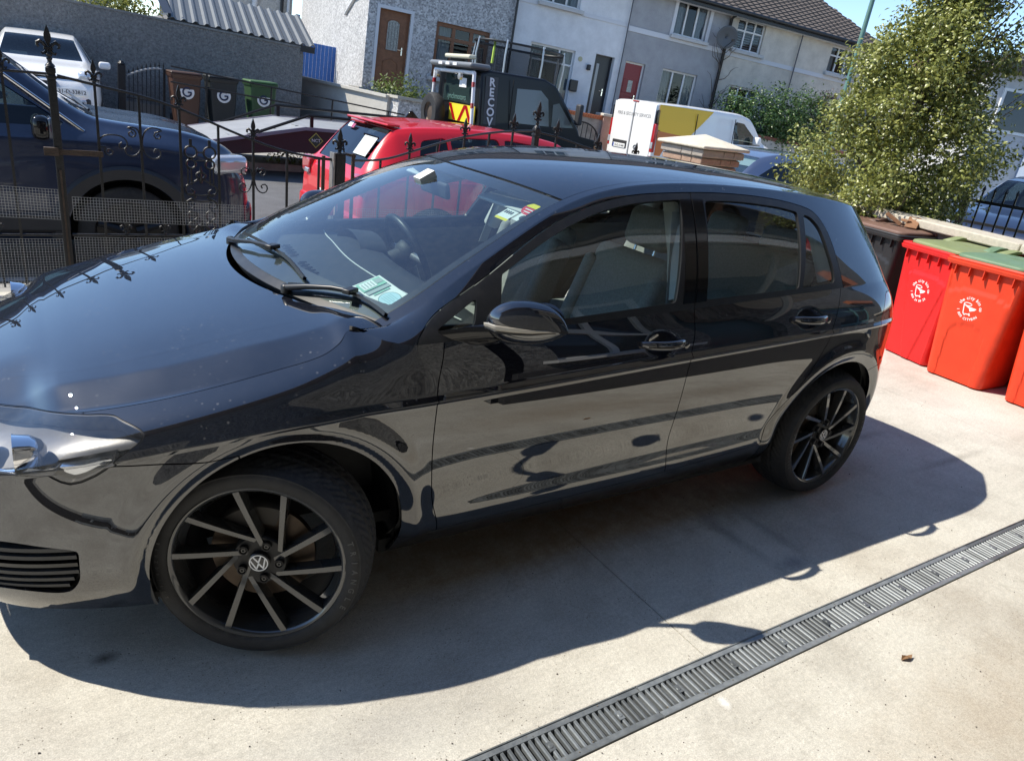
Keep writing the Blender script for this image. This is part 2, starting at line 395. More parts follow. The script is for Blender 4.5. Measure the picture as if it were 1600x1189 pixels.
def roundpoly(pts, r=.02, n=5):
    """round the corners of a polygon; pts (x,z[,radius])"""
    out = []; k = len(pts)
    for i in range(k):
        p = np.array(pts[i][:2], float); a = np.array(pts[i-1][:2], float); b = np.array(pts[(i+1) % k][:2], float)
        rr = pts[i][2] if len(pts[i]) > 2 else r
        u = (a-p); v = (b-p); lu, lv = np.linalg.norm(u), np.linalg.norm(v); c = min(rr, .45*lu, .45*lv)
        p0 = p+u/lu*c; p1 = p+v/lv*c
        for t in np.linspace(0, 1, n): out.append((1-t)**2*p0+2*t*(1-t)*p+t*t*p1)
    return np.array(out)
def smooth_line(pts, n=60, closed=False):
    pts = np.asarray(pts, float)
    if closed: pts = np.vstack([pts[-2:], pts, pts[:3]])
    u = np.concatenate([[0], np.cumsum(np.linalg.norm(np.diff(pts, axis=0), axis=1))])
    if closed: return nspl(u, pts, np.linspace(u[2], u[-3], n, endpoint=False))
    return nspl(u, pts, np.linspace(0, u[-1], n))
def panel(name, parts, m, parent, flange=.012, off=0., both=False, side=-1, label=None):
    """link cut sheets as one panel with turned-in edges. parts: sheet pieces with y>=0; side -1 = near side"""
    VV = []; NN = []; FF = []; o = 0
    for sd in ((-1, 1) if both else (side,)):
        for M in parts:
            if len(M['F']) == 0: continue
            V = M['V']+M['N']*off; N = M['N'].copy(); F = M['F']
            if sd < 0: V = V*[1, -1, 1]; N = N*[1, -1, 1]; F = F[:, ::-1]
            # the sheets wind so that N points outwards
            VV.append(V); NN.append(N); FF.append(F+o); o += len(V)
    if not VV: return None
    V = np.vstack(VV); N = np.vstack(NN); F = np.vstack(FF)
    # weld
    key = np.round(V/2e-5).astype(np.int64); _, first, inv = np.unique(key, axis=0, return_index=True, return_inverse=True); inv = inv.ravel()
    Ns = np.zeros((len(first), 3)); np.add.at(Ns, inv, N); Ns /= np.maximum(np.linalg.norm(Ns, axis=1, keepdims=True), 1e-9)
    V = V[first]; F = inv[F]; F = F[(F[:, 0] != F[:, 1]) & (F[:, 1] != F[:, 2]) & (F[:, 0] != F[:, 2])]; N = Ns
    # face winding must agree with the normals
    fn = np.cross(V[F[:, 1]]-V[F[:, 0]], V[F[:, 2]]-V[F[:, 0]]); fl = (fn*N[F].sum(1)).sum(1) < 0; F[fl] = F[fl][:, ::-1]
    allF = [F]
    if flange:
        E = np.vstack([F[:, [0, 1]], F[:, [1, 2]], F[:, [2, 0]]]); k = np.sort(E, 1); _, ix, ct = np.unique(k, axis=0, return_index=True, return_counts=True)
        Bd = E[ix[ct == 1]]; Bd = Bd[~((np.abs(V[Bd[:, 0], 1]) < 1e-4) & (np.abs(V[Bd[:, 1], 1]) < 1e-4))]
        if len(Bd):
            n0 = len(V); A, B = V[Bd[:, 0]], V[Bd[:, 1]]; NA, NB = N[Bd[:, 0]], N[Bd[:, 1]]
            t = B-A; t /= np.maximum(np.linalg.norm(t, axis=1, keepdims=True), 1e-9); on = np.cross(t, NA)
            nb = len(Bd); V = np.vstack([V, A, B, B-NB*flange, A-NA*flange]); N = np.vstack([N, on, on, on, on]); i = np.arange(nb)+n0
            allF += [np.stack([i, i+3*nb, i+2*nb], 1), np.stack([i, i+2*nb, i+nb], 1)]
    F = np.vstack(allF); me = bpy.data.meshes.new(name)
    me.vertices.add(len(V)); me.vertices.foreach_set('co', V.astype(np.float32).ravel())
    me.loops.add(F.size); me.loops.foreach_set('vertex_index', F.astype(np.int32).ravel())
    me.polygons.add(len(F)); me.polygons.foreach_set('loop_start', np.arange(0, F.size, 3, dtype=np.int32)); me.polygons.foreach_set('loop_total', np.full(len(F), 3, np.int32))
    me.update(calc_edges=True); me.materials.append(m); me.shade_smooth()
    N = N/np.maximum(np.linalg.norm(N, axis=1, keepdims=True), 1e-9)
    me.normals_split_custom_set_from_vertices([tuple(x) for x in N])
    ob = bpy.data.objects.new(name, me); COL.objects.link(ob); ob.parent = parent
    if label: ob['label'] = label
    return ob
PAINT = mat('black_paint', (.0035, .0045, .0085), .5, 0., 1., .06, coat_rough=.006, dust=.012)
def paint_flakes(m):
    nt = m.node_tree; b = nt.nodes['Principled BSDF']
    b.inputs['Coat IOR'].default_value = 2.1
    # dried water spots and fine dust on faces that look up
    L = nt.links.new; N = nt.nodes.new; src = b.inputs['Base Color'].links[0].from_socket
    tc = N('ShaderNodeTexCoord'); v = N('ShaderNodeTexVoronoi'); v.inputs['Scale'].default_value = 46; L(tc.outputs['Object'], v.inputs['Vector'])
    r = N('ShaderNodeMapRange'); r.inputs[1].default_value = .10; r.inputs[2].default_value = .22; r.inputs[3].default_value = .22; r.inputs[4].default_value = 0; L(v.outputs['Distance'], r.inputs[0])
    n = N('ShaderNodeTexNoise'); n.inputs['Scale'].default_value = 5; n.inputs['Detail'].default_value = 4; L(tc.outputs['Object'], n.inputs['Vector']); r2 = N('ShaderNodeMapRange'); r2.inputs[1].default_value = .48; r2.inputs[2].default_value = .66; L(n.outputs['Fac'], r2.inputs[0])
    g = N('ShaderNodeNewGeometry'); sx = N('ShaderNodeSeparateXYZ'); L(g.outputs['Normal'], sx.inputs[0]); r3 = N('ShaderNodeMapRange'); r3.inputs[1].default_value = .15; r3.inputs[2].default_value = .6; L(sx.outputs[2], r3.inputs[0])
    a = N('ShaderNodeMath'); a.operation = 'MULTIPLY'; L(r.outputs[0], a.inputs[0]); L(r2.outputs[0], a.inputs[1]); a2 = N('ShaderNodeMath'); a2.operation = 'MULTIPLY'; L(a.outputs[0], a2.inputs[0]); L(r3.outputs[0], a2.inputs[1])
    mx = N('ShaderNodeMix'); mx.data_type = 'RGBA'; mx.inputs['B'].default_value = (.34, .34, .33, 1); L(a2.outputs[0], mx.inputs['Factor']); L(src, mx.inputs['A']); L(mx.outputs['Result'], b.inputs['Base Color'])
paint_flakes(PAINT)
GLOSSB = mat('gloss_black', (.006, .006, .007), .08, spec=.5)
TRIM = mat('black_trim', (.012, .012, .013), .38, spec=.45, dust=.04)
PLAST = mat('black_plastic', (.022, .023, .025), .55, var=.2, vscale=60, bump=.1, bscale=400, dust=.08)
DARK = mat('inner_dark', (.006, .006, .006), .9)
CHROME = mat('chrome', (.75, .75, .76), .12, 1.)
G_SIDE = glass('side_glass', (.82, .89, .86), ior=1.8); G_WIND = glass('windscreen_glass', (.74, .85, .84), ior=2.1, dirt=.02); G_REAR = glass('rear_glass', (.10, .11, .11), ior=1.75)
G_LAMP = glass('lamp_glass', (.93, .94, .95), ior=1.95, dirt=.05)
RUBBER = mat('tyre_rubber', (.018, .018, .019), .72, var=.35, vscale=14, bump=.08, bscale=180, dust=.10)

def build_hatchback():
    car = thing('hatchback', 'glossy black five-door hatchback with black swirl-spoke wheels parked on the concrete yard', 'car')
    sA = np.unique(np.round(np.concatenate([np.linspace(0, 4, 150), np.linspace(4, 6, 90), np.linspace(6, 11, 250), np.linspace(11, 14, 130), np.linspace(14, 17, 80), [5.55, 13.6]]), 5))
    zA = np.unique(np.concatenate([np.linspace(0, 5, 46), np.linspace(5, 7, 13), np.linspace(7, 10, 30)]))
    A = sheet_mesh(sheet_lower(sA, zA), np.meshgrid(sA, zA, indexing='ij'))
    sC = sA[sA >= 5.549]; tC = np.linspace(0, 1, 64)
    Cm = sheet_mesh(sheet_house(sC, tC), np.meshgrid(sC, tC, indexing='ij'))
    sD = sA[(sA >= 5.549) & (sA <= 13.601)]; tD = np.unique(np.concatenate([np.linspace(0, .9, 40), np.linspace(.9, 1, 16)]))
    D = sheet_mesh(sheet_top(sD, tD)[:, ::1], np.meshgrid(sD, tD, indexing='ij'))
    for M in (A, Cm, D):      # normals must look outwards
        c = np.array([1.3, 0, .5]); k = ((M['V']-c)*M['N']).sum()
        if k < 0: M['N'] = -M['N']
    X = lambda M: M['V'][:, 0]; Z = lambda M: M['V'][:, 2]; S = lambda M: M['A'][:, 0]; W = lambda M: M['A'][:, 1]
    XZ = lambda M: M['V'][:, [0, 2]]
    def cut(M, *cs):
        for f, k in cs:
            if len(M['F']) == 0: break
            M = clip(M, f(M), k)
        return M
    g = .0018
    cz = lambda tab: (lambda z: np.interp(z, tab_d(tab)[1], tab_d(tab)[0]))
    def tab_d(tab):
        t = np.array(tab); q = np.linspace(t[0, 1], t[-1, 1], 200); return pchip(t[:, 1], t[:, 0], q), q
    fd = cz([(.585, .15), (.575, .28), (.536, .433), (.517, .636), (.524, .793), (.547, .924), (.552, .97)])
    bs = cz([(1.60, .15), (1.594, .30), (1.581, .382), (1.565, .518), (1.570, .693), (1.582, .822), (1.597, .907), (1.606, .966), (1.64, 1.10), (1.712, 1.38)])
    rd = cz([(2.158, .15), (2.156, .36), (2.160, .426), (2.182, .478), (2.25, .569), (2.315, .651), (2.357, .708), (2.406, .792), (2.456, .925), (2.505, 1.0), (2.56, 1.06)])
    sill = lambda x: np.interp(x, [.3, .575, 1.04, 1.6, 2.165], [.272, .280, .292, .312, .350])
    HL = smooth_line([(2.2, 9.90), (2.76, 9.94), (3.28, 9.95), (3.8, 9.93), (4.05, 9.75), (4.17, 9.3), (4.29, 8.43), (4.25, 7.38), (4.17, 5.5), (4.08, 4.85), (3.98, 4.72), (3.8, 4.95), (3.61, 5.6), (3.36, 6.5), (2.8, 7.3), (2.0, 7.6), (1.6, 7.9), (1.5, 8.9), (1.7, 9.8)], 120, True)*[1, .15]
    hl = lambda M: sdpoly(np.stack([S(M), W(M)*.15], 1), HL)
    bump = lambda M: np.maximum(np.minimum(Z(M)-.671, (S(M)-3.95)*.3), X(M)+.05)
    arch = lambda M: np.minimum(*[np.hypot(X(M)-a[0], Z(M)-a[1])-a[2] for a in (ARCH_F, ARCH_R)])
    TL = smooth_line([(12.72, .945), (12.58, .85), (12.78, .745), (13.08, .665), (13.6, .665), (14.6, .70), (15.1, .78), (15.1, .90), (14.2, .965), (13.2, .975)], 90, True)
    tl = lambda M: sdpoly(np.stack([S(M)*.3, Z(M)], 1), TL*[.3, 1])
    rbz = lambda M: np.interp(S(M), [12.5, 12.8, 13.1, 14, 17], [.60, .655, .655, .62, .60])
    rb = lambda M: np.maximum(Z(M)-rbz(M), 2.75-X(M))
    A0 = cut(A, (arch, 1))
    # --- front bumper with its openings
    FG = roundpoly([(2.25, 2.95, .1), (3.35, 3.15, .2), (3.95, 2.82, .12), (3.93, 1.8, .3), (3.80, 1.28, .2), (3.3, 1.5, .2), (2.4, 1.5, .15)], .12)*[.33, .1]
    fg = lambda M: sdpoly(np.stack([S(M)*.33, W(M)*.1], 1), FG)
    CG = lambda M: np.maximum(np.maximum(S(M)-2.05, 1.3-W(M)), W(M)-3.0)
    UG = lambda M: np.maximum(np.maximum(S(M)-1.42, 7.7-W(M)), W(M)-9.3)
    fb = cut(A0, (bump, -1), (hl, 1), (lambda M: bump(M)+g, -1), (lambda M: hl(M)-.004, 1), (fg, 1), (CG, 1), (UG, 1))
    panel('front_bumper', [fb], PAINT, car, both=True)
    for nm, f, n in (('fog_grille', fg, 7), ('lower_intake', CG, 5), ('radiator_grille', UG, 5)):
        pc = cut(A, (f, -1))
        for sd in ((-1, 1) if nm == 'fog_grille' else (0,)):
            gr = panel(nm, [pc], PLAST, car, flange=0, off=-.035, both=sd == 0, side=sd or 1)
            rws = [1.62, 1.86, 2.10, 2.34, 2.58, 2.82] if nm != 'radiator_grille' else [8.1, 8.7]
            for k, w in enumerate(rws):
                s0, s1 = {'fog_grille': (2.3, 3.92-.05*max(0, 2-k)), 'lower_intake': (0, 2.04), 'radiator_grille': (0, 1.41)}[nm]
                b = MB(); sq = np.linspace(s0, s1, 30); hw = .065 if nm != 'radiator_grille' else .16
                lines = [sheet_lower(sq, np.array([w+dw]))[:, 0] for dw in (-hw, hw)]; pn = plan(sq)[1]
                for sgn in ((sd,) if sd else (-1, 1)):
                    G = []
                    for i in range(len(sq)):
                        lo, hi = lines[0][i], lines[1][i]; nn = np.array([pn[i, 0], pn[i, 1], 0])
                        row = [lo-nn*.006, hi-nn*.004, hi-nn*.03, lo-nn*.032, lo-nn*.006]; G.append([(q[0], q[1]*sgn, q[2]) for q in row])
                    b.grid(G)
                chrome = (nm == 'fog_grille' and k == 3) or nm == 'radiator_grille'
                b.build('trim_strip' if chrome else 'slat', CHROME if chrome and nm != 'fog_grille' else (GLOSSB if chrome else PLAST), gr, smooth=30)
    # --- wings, doors, sills, quarter
    fen = cut(A0, (lambda M: bump(M)-g, 1), (lambda M: hl(M)-.004, 1), (lambda M: X(M)-fd(Z(M))+g, -1), (lambda M: np.maximum(Z(M)-sill(X(M))-g, -X(M)+.25) if False else Z(M)-np.where(X(M) > .25, sill(X(M))+g, 0), 1))
    fdo = cut(A0, (lambda M: X(M)-fd(Z(M))-g, 1), (lambda M: X(M)-bs(Z(M))+g, -1), (lambda M: Z(M)-sill(X(M))-g, 1))
    rdo = cut(A0, (lambda M: X(M)-bs(Z(M))-g, 1), (lambda M: X(M)-rd(Z(M))+g, -1), (lambda M: Z(M)-sill(X(M))-g, 1))
    sil = cut(A0, (lambda M: Z(M)-sill(X(M)), -1), (lambda M: X(M)-.3, 1), (lambda M: X(M)-2.3, -1))
    qua = cut(A0, (lambda M: X(M)-rd(Z(M))-g, 1), (lambda M: rb(M)-g, 1), (lambda M: tl(M)-.003, 1), (lambda M: S(M)-13.75, -1))
    qlow = cut(A0, (lambda M: X(M)-rd(Z(M))-g, 1), (lambda M: X(M)-2.5, -1), (rb, -1)) if False else None
    rbu = cut(A0, (lambda M: rb(M)+g, -1), (lambda M: tl(M)-.003, 1))
    hat = cut(A0, (lambda M: rb(M)-g, 1), (lambda M: tl(M)-.003, 1), (lambda M: S(M)-13.78, 1))
    DLO = np.vstack([smooth_line([(.455, .80), (.456, .90), (.463, .938), (.474, .951), (.50, .975), (.643, 1.053), (.762, 1.114), (.974, 1.228), (1.19, 1.306), (1.373, 1.348), (1.585, 1.367), (1.734, 1.374), (1.979, 1.376), (2.249, 1.362), (2.417, 1.339), (2.49, 1.312), (2.525, 1.262), (2.538, 1.18), (2.543, 1.10), (2.548, 1.04), (2.552, .9)], 160), [(2.5, .80)]])
    dlo = lambda M: np.where(S(M) < 12.6, sdpoly(XZ(M), DLO), .5)
    glasses = {
     'front_door_glass': smooth_corner([(.792, 1.108, .01), (.98, 1.206, .3), (1.18, 1.281, .3), (1.363, 1.323, .3), (1.52, 1.340, .2), (1.650, 1.348, .02), (1.516, 1.006, .015), (1.049, .978, .2), (.745, .964, .02)]),
     'quarter_glass': smooth_corner([(.525, .961, .02), (.688, 1.045, .02), (.660, .968, .02)]),
     'rear_door_glass': smooth_corner([(1.775, 1.348, .02), (1.965, 1.352, .3), (2.231, 1.337, .2), (2.350, 1.320, .015), (2.236, 1.034, .015), (1.673, 1.010, .02)]),
     'rear_quarter_glass': smooth_corner([(2.389, 1.312, .015), (2.44, 1.302, .03), (2.482, 1.262, .05), (2.489, 1.18, .2), (2.497, 1.10, .1), (2.490, 1.050, .02), (2.262, 1.037, .015)])}
    frame_c = cut(Cm, (lambda M: dlo(M)-.0015, 1), (lambda M: S(M)-13.75, -1))
    strip = cut(D, (lambda M: W(M)-.945, 1), (lambda M: S(M)-13.6, -1))
    for sd in (-1, 1):
        panel('front_wing', [fen], PAINT, car, side=sd)
        d1 = panel('front_door', [fdo], PAINT, car, side=sd); d2 = panel('rear_door', [rdo], PAINT, car, side=sd)
        panel('sill', [sil], PAINT, car, side=sd)
        panel('body_side', [qua, frame_c, strip], PAINT, car, side=sd)
        tr = cut(Cm, (lambda M: dlo(M)+.0015, -1), *[((lambda M, p=p: sdpoly(XZ(M), p)), 1) for p in glasses.values()])
        t1 = cut(tr, (lambda M: X(M)-bs(Z(M))+g, -1)); t2 = cut(tr, (lambda M: X(M)-bs(Z(M))-g, 1))
        panel('window_surround', [t1], TRIM, d1, side=sd, flange=.016); panel('window_surround', [t2], TRIM, d2, side=sd, flange=.016)
        for nm, p in glasses.items():
            panel(nm, [cut(Cm, (lambda M: sdpoly(XZ(M), p)-.004, -1))], G_SIDE, d2 if 'rear' in nm else d1, flange=0, off=-.007, side=sd)
        # gloss pillar covers either side of the door gap
        for lo, hi, dd in ((lambda z: bs(z)-.062, lambda z: bs(z)-.004, d1), (lambda z: bs(z)+.004, lambda z: bs(z)+.06, d2)):
            pc = cut(Cm, (lambda M: X(M)-lo(Z(M)), 1), (lambda M: X(M)-hi(Z(M)), -1), (lambda M: dlo(M)+.022, -1), (lambda M: W(M)-.05, 1))
            panel('pillar_cover', [pc], GLOSSB, dd, side=sd, off=.002, flange=.002)
    panel('rear_bumper', [rbu], PAINT, car, both=True)
    rg = lambda M: np.maximum(np.maximum(14.25-S(M), .06-W(M)), W(M)-.86)
    hc = cut(Cm, (lambda M: S(M)-13.78, 1), (rg, 1))
    hatch = panel('tailgate', [hat, hc], PAINT, car, both=True)
    panel('rear_window', [cut(Cm, (rg, -1))], G_REAR, hatch, off=-.004, both=True, flange=0)
    roof = cut(D, (lambda M: W(M)-.942, -1), (lambda M: S(M)-7.875, 1))
    panel('roof', [roof], PAINT, car, both=True)
    # --- windscreen and scuttle
    ws = cut(D, (lambda M: W(M)-.938, -1), (lambda M: S(M)-7.85, -1), (lambda M: S(M)-5.62, 1))
    wsp = panel('windscreen', [ws], G_WIND, car, both=True, flange=0, off=-.003)
    fr = cut(D, (lambda M: W(M)-.945, -1), (lambda M: S(M)-7.87, -1), (lambda M: np.minimum(np.minimum(.905-W(M), 7.70-S(M)), S(M)-5.80), -1))
    panel('black_border', [fr], TRIM, wsp, both=True, flange=0, off=-.006)
    sc = cut(D, (lambda M: S(M)-5.64, -1)); panel('scuttle', [sc], PLAST, car, both=True, flange=.03, off=-.012)
    # --- bonnet
    sq = np.linspace(0, 5.55, 500); E = sheet_lower(sq, np.array([10.]))[:, 0]; k = np.argsort(E[:, 0]); Ex, Ey, Ez = E[k, 0], E[k, 1], E[k, 2]
    xs = np.concatenate([Ex[0]+np.linspace(0, 1, 60)**2*.25, np.linspace(Ex[0]+.25, .44, 130)[1:]]); tt = np.unique(np.concatenate([np.linspace(0, .75, 40), np.linspace(.75, 1, 40)]))
    ye = np.interp(xs, Ex, Ey)-.0035; ze = np.interp(xs, Ex, Ez); ye = np.maximum(ye, .001)
    Y = ye[:, None]*tt[None]; XX = np.repeat(xs[:, None], len(tt), 1)
    z0 = hood_z(XX, Y); dz = (ze-z0[:, -1])[:, None]*sstep(.45, 1, tt)[None]**1.5
    HZ = z0+dz
    # soften the numeric kinks a little along the length
    for _ in range(6): HZ[1:-1, :] = .25*HZ[:-2, :]+.5*HZ[1:-1, :]+.25*HZ[2:, :]
    for _ in range(2): HZ[:, 1:-1] = .25*HZ[:, :-2]+.5*HZ[:, 1:-1]+.25*HZ[:, 2:]
    H = sheet_mesh(np.stack([XX, Y, HZ], 2), [XX, np.repeat(tt[None], len(xs), 0)])
    H['N'] = np.where(H['N'][:, 2:] < 0, -H['N'], H['N'])
    H = clip(H, H['V'][:, 0]-(.135+.268*(H['V'][:, 1]/.73)**2), -1)
    panel('bonnet', [H], PAINT, car, both=True, flange=.02)
    # --- head lamps
    for sd in (-1, 1):
        head_lamp(car, A, hl, sd, cut, S, W)
        # tail lamp: red cover, the inner red shell behind it
        pc = cut(A, (tl, -1))
        panel('tail_lamp', [pc], mat('tail_red', (.35, .006, .006), .12, coat=1.), car, side=sd, flange=.015)
    # --- hidden structure: dark liners behind the gaps
    inn = cut(A0, (lambda M: S(M)-4.6, 1), (lambda M: S(M)-13.6, -1), (lambda M: W(M)-9.7, -1))
    panel('inner_panel', [inn], mat('door_lining', (.10, .102, .10), .7), car, flange=0, off=-.05, both=True)
    pcs = cut(A0, (lambda M: S(M)-4.6, -1), (lambda M: hl(M)+.004, 1)); panel('inner_panel', [pcs], DARK, car, flange=0, off=-.05, both=True)
    for a in (ARCH_F, ARCH_R):
        for sd in (-1, 1):
            b = MB(); q = np.linspace(-.10*math.pi, 1.10*math.pi, 40)
            b.grid([[(a[0]+(a[2]+e)*math.cos(t), sd*y, a[1]+(a[2]+e)*math.sin(t)) for y, e in ((.825, -.001), (.81, .008), (.74, .015), (.58, .015), (.55, -.2))] for t in q])
            b.build('wheel_arch_liner', PLAST, car, smooth=60)
    b = MB(); b.box((1.35, 0, .22), (1.9, 1.60, .05)); b.box((-.35, 0, .24), (.75, 1.1, .05)); b.box((2.85, 0, .27), (.85, 1.1, .05)); b.box((.0, 0, .5), (.72, 1.08, .55)); b.box((2.64, 0, .45), (.72, 1.08, .4)); b.build('underbody', DARK, car)
    st_ = np.linspace(0, 4.35, 40); Pp, Nn = plan(st_); q = Pp-Nn*.085; ring = [(x, -y) for x, y in q[::-1]]+[(x, y) for x, y in q]; b = MB(); b.prism(ring, .20, .222, 'z'); b.build('undertray', DARK, car)
    return car, A, Cm, D, cut, X, Z, S, W
def smooth_corner(pts): return roundpoly(pts, .02, 6)
def head_lamp(car, A, hl, sd, cut, S, W):
    back = cut(A, (lambda M: hl(M)+.0, -1))
    bowl = panel('headlamp', [back], mat('lamp_bowl', (.17, .165, .16), .30, .5, bump=.02, bscale=30), car, flange=0, off=-.060, side=sd)
    ledge = cut(A, (lambda M: hl(M)+.02, -1), (lambda M: W(M)-np.interp(S(M), [2.0, 2.8, 3.36, 3.61, 3.8, 4.02, 4.17], [8.3, 8.0, 7.3, 6.5, 5.9, 5.5, 6.2]), -1)); panel('chrome_ledge', [ledge], mat('lamp_chrome', (.72, .73, .75), .10, 1.), bowl, flange=.02, off=-.022, side=sd)
    rim = cut(A, (lambda M: hl(M)-.003, -1), (lambda M: hl(M)+.007, 1))
    panel('lamp_rim', [rim], TRIM, bowl, side=sd, off=-.003, flange=.05)
    panel('lens', [cut(A, (lambda M: hl(M)+.006, -1))], G_LAMP, bowl, side=sd, off=0, flange=0)
    # chrome brow strip along the lower edge, reflector bowls, side marker
    def pt(s, w, d):
        P = sheet_lower(np.array([s]), np.array([float(w)]))[0, 0]; n = plan(np.array([s]))[1][0]
        return Vector((P[0]-n[0]*d, (P[1]-n[1]*d)*sd, P[2]))
    for s, w, r in ((3.55, 7.5, .050), (2.85, 8.0, .040)):
        c = pt(s, w, .05); b = MB()
        prof = [(r*1.05, -.045), (r, -.04), (r*.9, -.01), (r*.6, .015), (r*.25, .025), (.001, .026)]
        b.lathe(prof, 28, 'x', c); b.build('reflector', mat('reflector', (.8, .8, .82), .08, 1.), bowl, smooth=60)
        b = MB(); b.lathe([(.001, -.035), (r*.35, -.03), (r*.45, -.01), (r*.3, .01)], 20, 'x', c); b.build('bulb_shield', mat('lamp_grey', (.3, .3, .31), .3, .8), bowl, smooth=60)
    return bowl
CARX = build_hatchback()
# ------------------------------------------------------------------ wheels
RIM = mat('satin_black_alloy', (.040, .041, .042), .18, .2, 1., var=.1, vscale=30)
RIMD = mat('black_alloy_inside', (.010, .010, .011), .5, .2)
DISC = mat('rusty_disc', (.085, .062, .045), .45, .6, var=.3, vscale=25)
WHITE = mat('badge_white', (.78, .78, .78), .25)
RTYRE = [(.236, .014), (.243, .004), (.250, -.004), (.258, -.008), (.266, -.0095), (.274, -.010), (.281, -.0085), (.287, -.0055), (.2882, -.0064), (.2905, -.0060), (.2915, -.0040), (.296, .004), (.3005, .013)]
def tread_mesh():
    n = 420; m = MB(); ys = np.concatenate([np.linspace(.018, .207, 44)]); G = []
    ys = list(ys)
    for i in range(n+1):
        a = 2*math.pi*i/n; row = []
        for y in ys:
            q = (y-.1125)/.0945; r = .3185-.0165*(max(0, abs(q)-.45)/.55)**2
            gr = 0
            for c in (.062, .112, .160):
                if abs(y-c) < .0055: gr = .0075
            ph = (a*64/(2*math.pi)+2.4*q*q*(1 if q > 0 else -1)*.9+1.1*q) % 1
            if abs(q) > .10 and ph < .20 and abs(q) < .97: gr = max(gr, .0045)
            row.append(((r-gr)*math.cos(a), y, (r-gr)*math.sin(a)))
        G.append(row)
    m.grid(G); return m
def make_wheel(name, brand=True):
    """wheel about its own hub; local -y is the outer face, the rim lip lies at y=0"""
    w = bpy.data.objects.new(name, None); COL.objects.link(w)
    t = MB(); prof = RTYRE+[]
    t.lathe(prof, 120, 'y'); t.lathe([(r, .225-y) for r, y in prof], 96, 'y')
    tm = tread_mesh(); t.add(tm.v, tm.f)
    n = 120
    # shoulders joining sidewall and tread
    t.lathe([(.3005, .013), (.3022, .018)], 120, 'y'); t.lathe([(.3005, .212), (.3022, .207)], 96, 'y')
    tyre = t.build('tyre', RUBBER, w, smooth=45)
    # letters round the sidewall
    L = MB()
    for word, a0, step, rad, sz in (('TRIANGLE', -85, 6.6, .2655, .023), ('225/40ZR18', 100, 4.2, .267, .012)):
        for i, ch in enumerate(word):
            V, F = text_mesh(ch, sz, .0008, bold=.0004); a = R_(a0-i*step)
            er = Vector((math.cos(a), 0, math.sin(a))); et = Vector((math.sin(a), 0, -math.cos(a)))
            mtx = frame(er*rad+Vector((0, -.0102, 0)), et, er); L.add(put(V, mtx), F)
    L.build('lettering', mat('tyre_letters', (.075, .075, .072), .6), tyre)
    rim = bpy.data.objects.new('rim', None)
    b = MB(); b.lathe([(.2475, .004), (.2475, -.0005), (.2440, -.002), (.2400, -.0005), (.2345, .003), (.2300, .012), (.226, .03), (.215, .05), (.212, .10), (.212, .20), (.235, .215)], 120, 'y')
    rim = b.build('rim', RIM, w, smooth=40)
    b = MB(); b.lathe([(.2125, .055), (.2095, .06), (.205, .10), (.205, .20)], 90, 'y'); b.build('barrel', RIMD, rim, smooth=40)
    def P(r, adeg, y): a = R_(adeg); return Vector((r*math.cos(a), y, r*math.sin(a)))
    for k in range(5):
        base = -72*k
        for (ro, ao, ri, ai, wo, wi) in ((.236, 0, .040, -31, .0130, .0105), (.236, -32, .062, -80, .0125, .0095)):
            p0 = P(ri, ai+base, .026); p1 = P(ro, ao+base, .002); d = (p1-p0); n = 9
            s = MB(); G = []
            side = Vector((0, 1, 0)).cross(d).normalized()
            for i in range(n):
                u = i/(n-1); c = p0.lerp(p1, u); c.y = .026*(1-u)**1.3+.0025; hw = wi+(wo-wi)*u**1.5
                # face is bevelled to one side, flanks fall back into the wheel
                row = [c-side*hw*.75+Vector((0, .001, 0)), c+side*hw*.62, c+side*(hw*1.0)+Vector((0, .012, 0)), c+side*(hw*1.05)+Vector((0, .038, 0)), c-side*(hw*1.15)+Vector((0, .038, 0)), c-side*(hw*.95)+Vector((0, .010, 0)), c-side*hw*.75+Vector((0, .001, 0))]
                G.append(row)
            s.grid(G)
            s.add(G[-1][:-1], [tuple(range(6))]); s.build('spoke', RIM, rim, smooth=25, recalc=True)
    b = MB(); b.lathe([(.001, .03), (.074, .028), (.078, .034), (.078, .07)], 60, 'y'); b.build('hub', RIMD, rim, smooth=30)
    for k in range(5):
        a = 108-72*k; c = P(.056, a, .026)
        b = MB(); b.lathe([(.0135, -.012), (.0135, .006)], 20, 'y', c); b.lathe([(.0135, -.012), (.0105, -.012), (.0100, .002), (.001, .002)], 20, 'y', c); b.build('bolt_pocket', RIMD, rim, smooth=30)
        b = MB(); b.lathe([(.0085, .004), (.0085, -.004), (.007, -.006), (.0045, -.006), (.0045, 0), (.001, 0)], 6, 'y', c+Vector((0, -.004, 0))); b.build('wheel_bolt', mat('bolt_steel', (.12, .12, .12), .35, .9), rim)
    b = MB(); b.lathe([(.001, .012), (.027, .0125), (.030, .015), (.031, .03)], 40, 'y'); cap = b.build('centre_cap', mat('cap_black', (.012, .012, .013), .25, coat=.5), rim, smooth=40)
    b = MB(); b.lathe([(.0265, .0122), (.0265, .0113), (.0235, .0113), (.0235, .0122)], 48, 'y')
    def stroke(pts, wd):
        for p, q in zip(pts[:-1], pts[1:]):
            p, q = Vector(p), Vector(q); d = (q-p).normalized(); nn = Vector((-d.y, d.x))*wd/2
            c4 = [p-nn-d*wd*.2, q-nn+d*wd*.2, q+nn+d*wd*.2, p+nn-d*wd*.2]
            b.prism([(c.x, c.y) for c in c4], .0113, .0122, 'y')
    stroke([(-.0105, .0195), (-.0005, .0030), (.0005, .0030), (.0105, .0195)], .0042)
    stroke([(-.0205, .0100), (-.0095, -.0185), (0, -.0015), (.0095, -.0185), (.0205, .0100)], .0042)
    em = b.build('emblem', WHITE, cap); em.rotation_euler = (0, R_(92), 0)
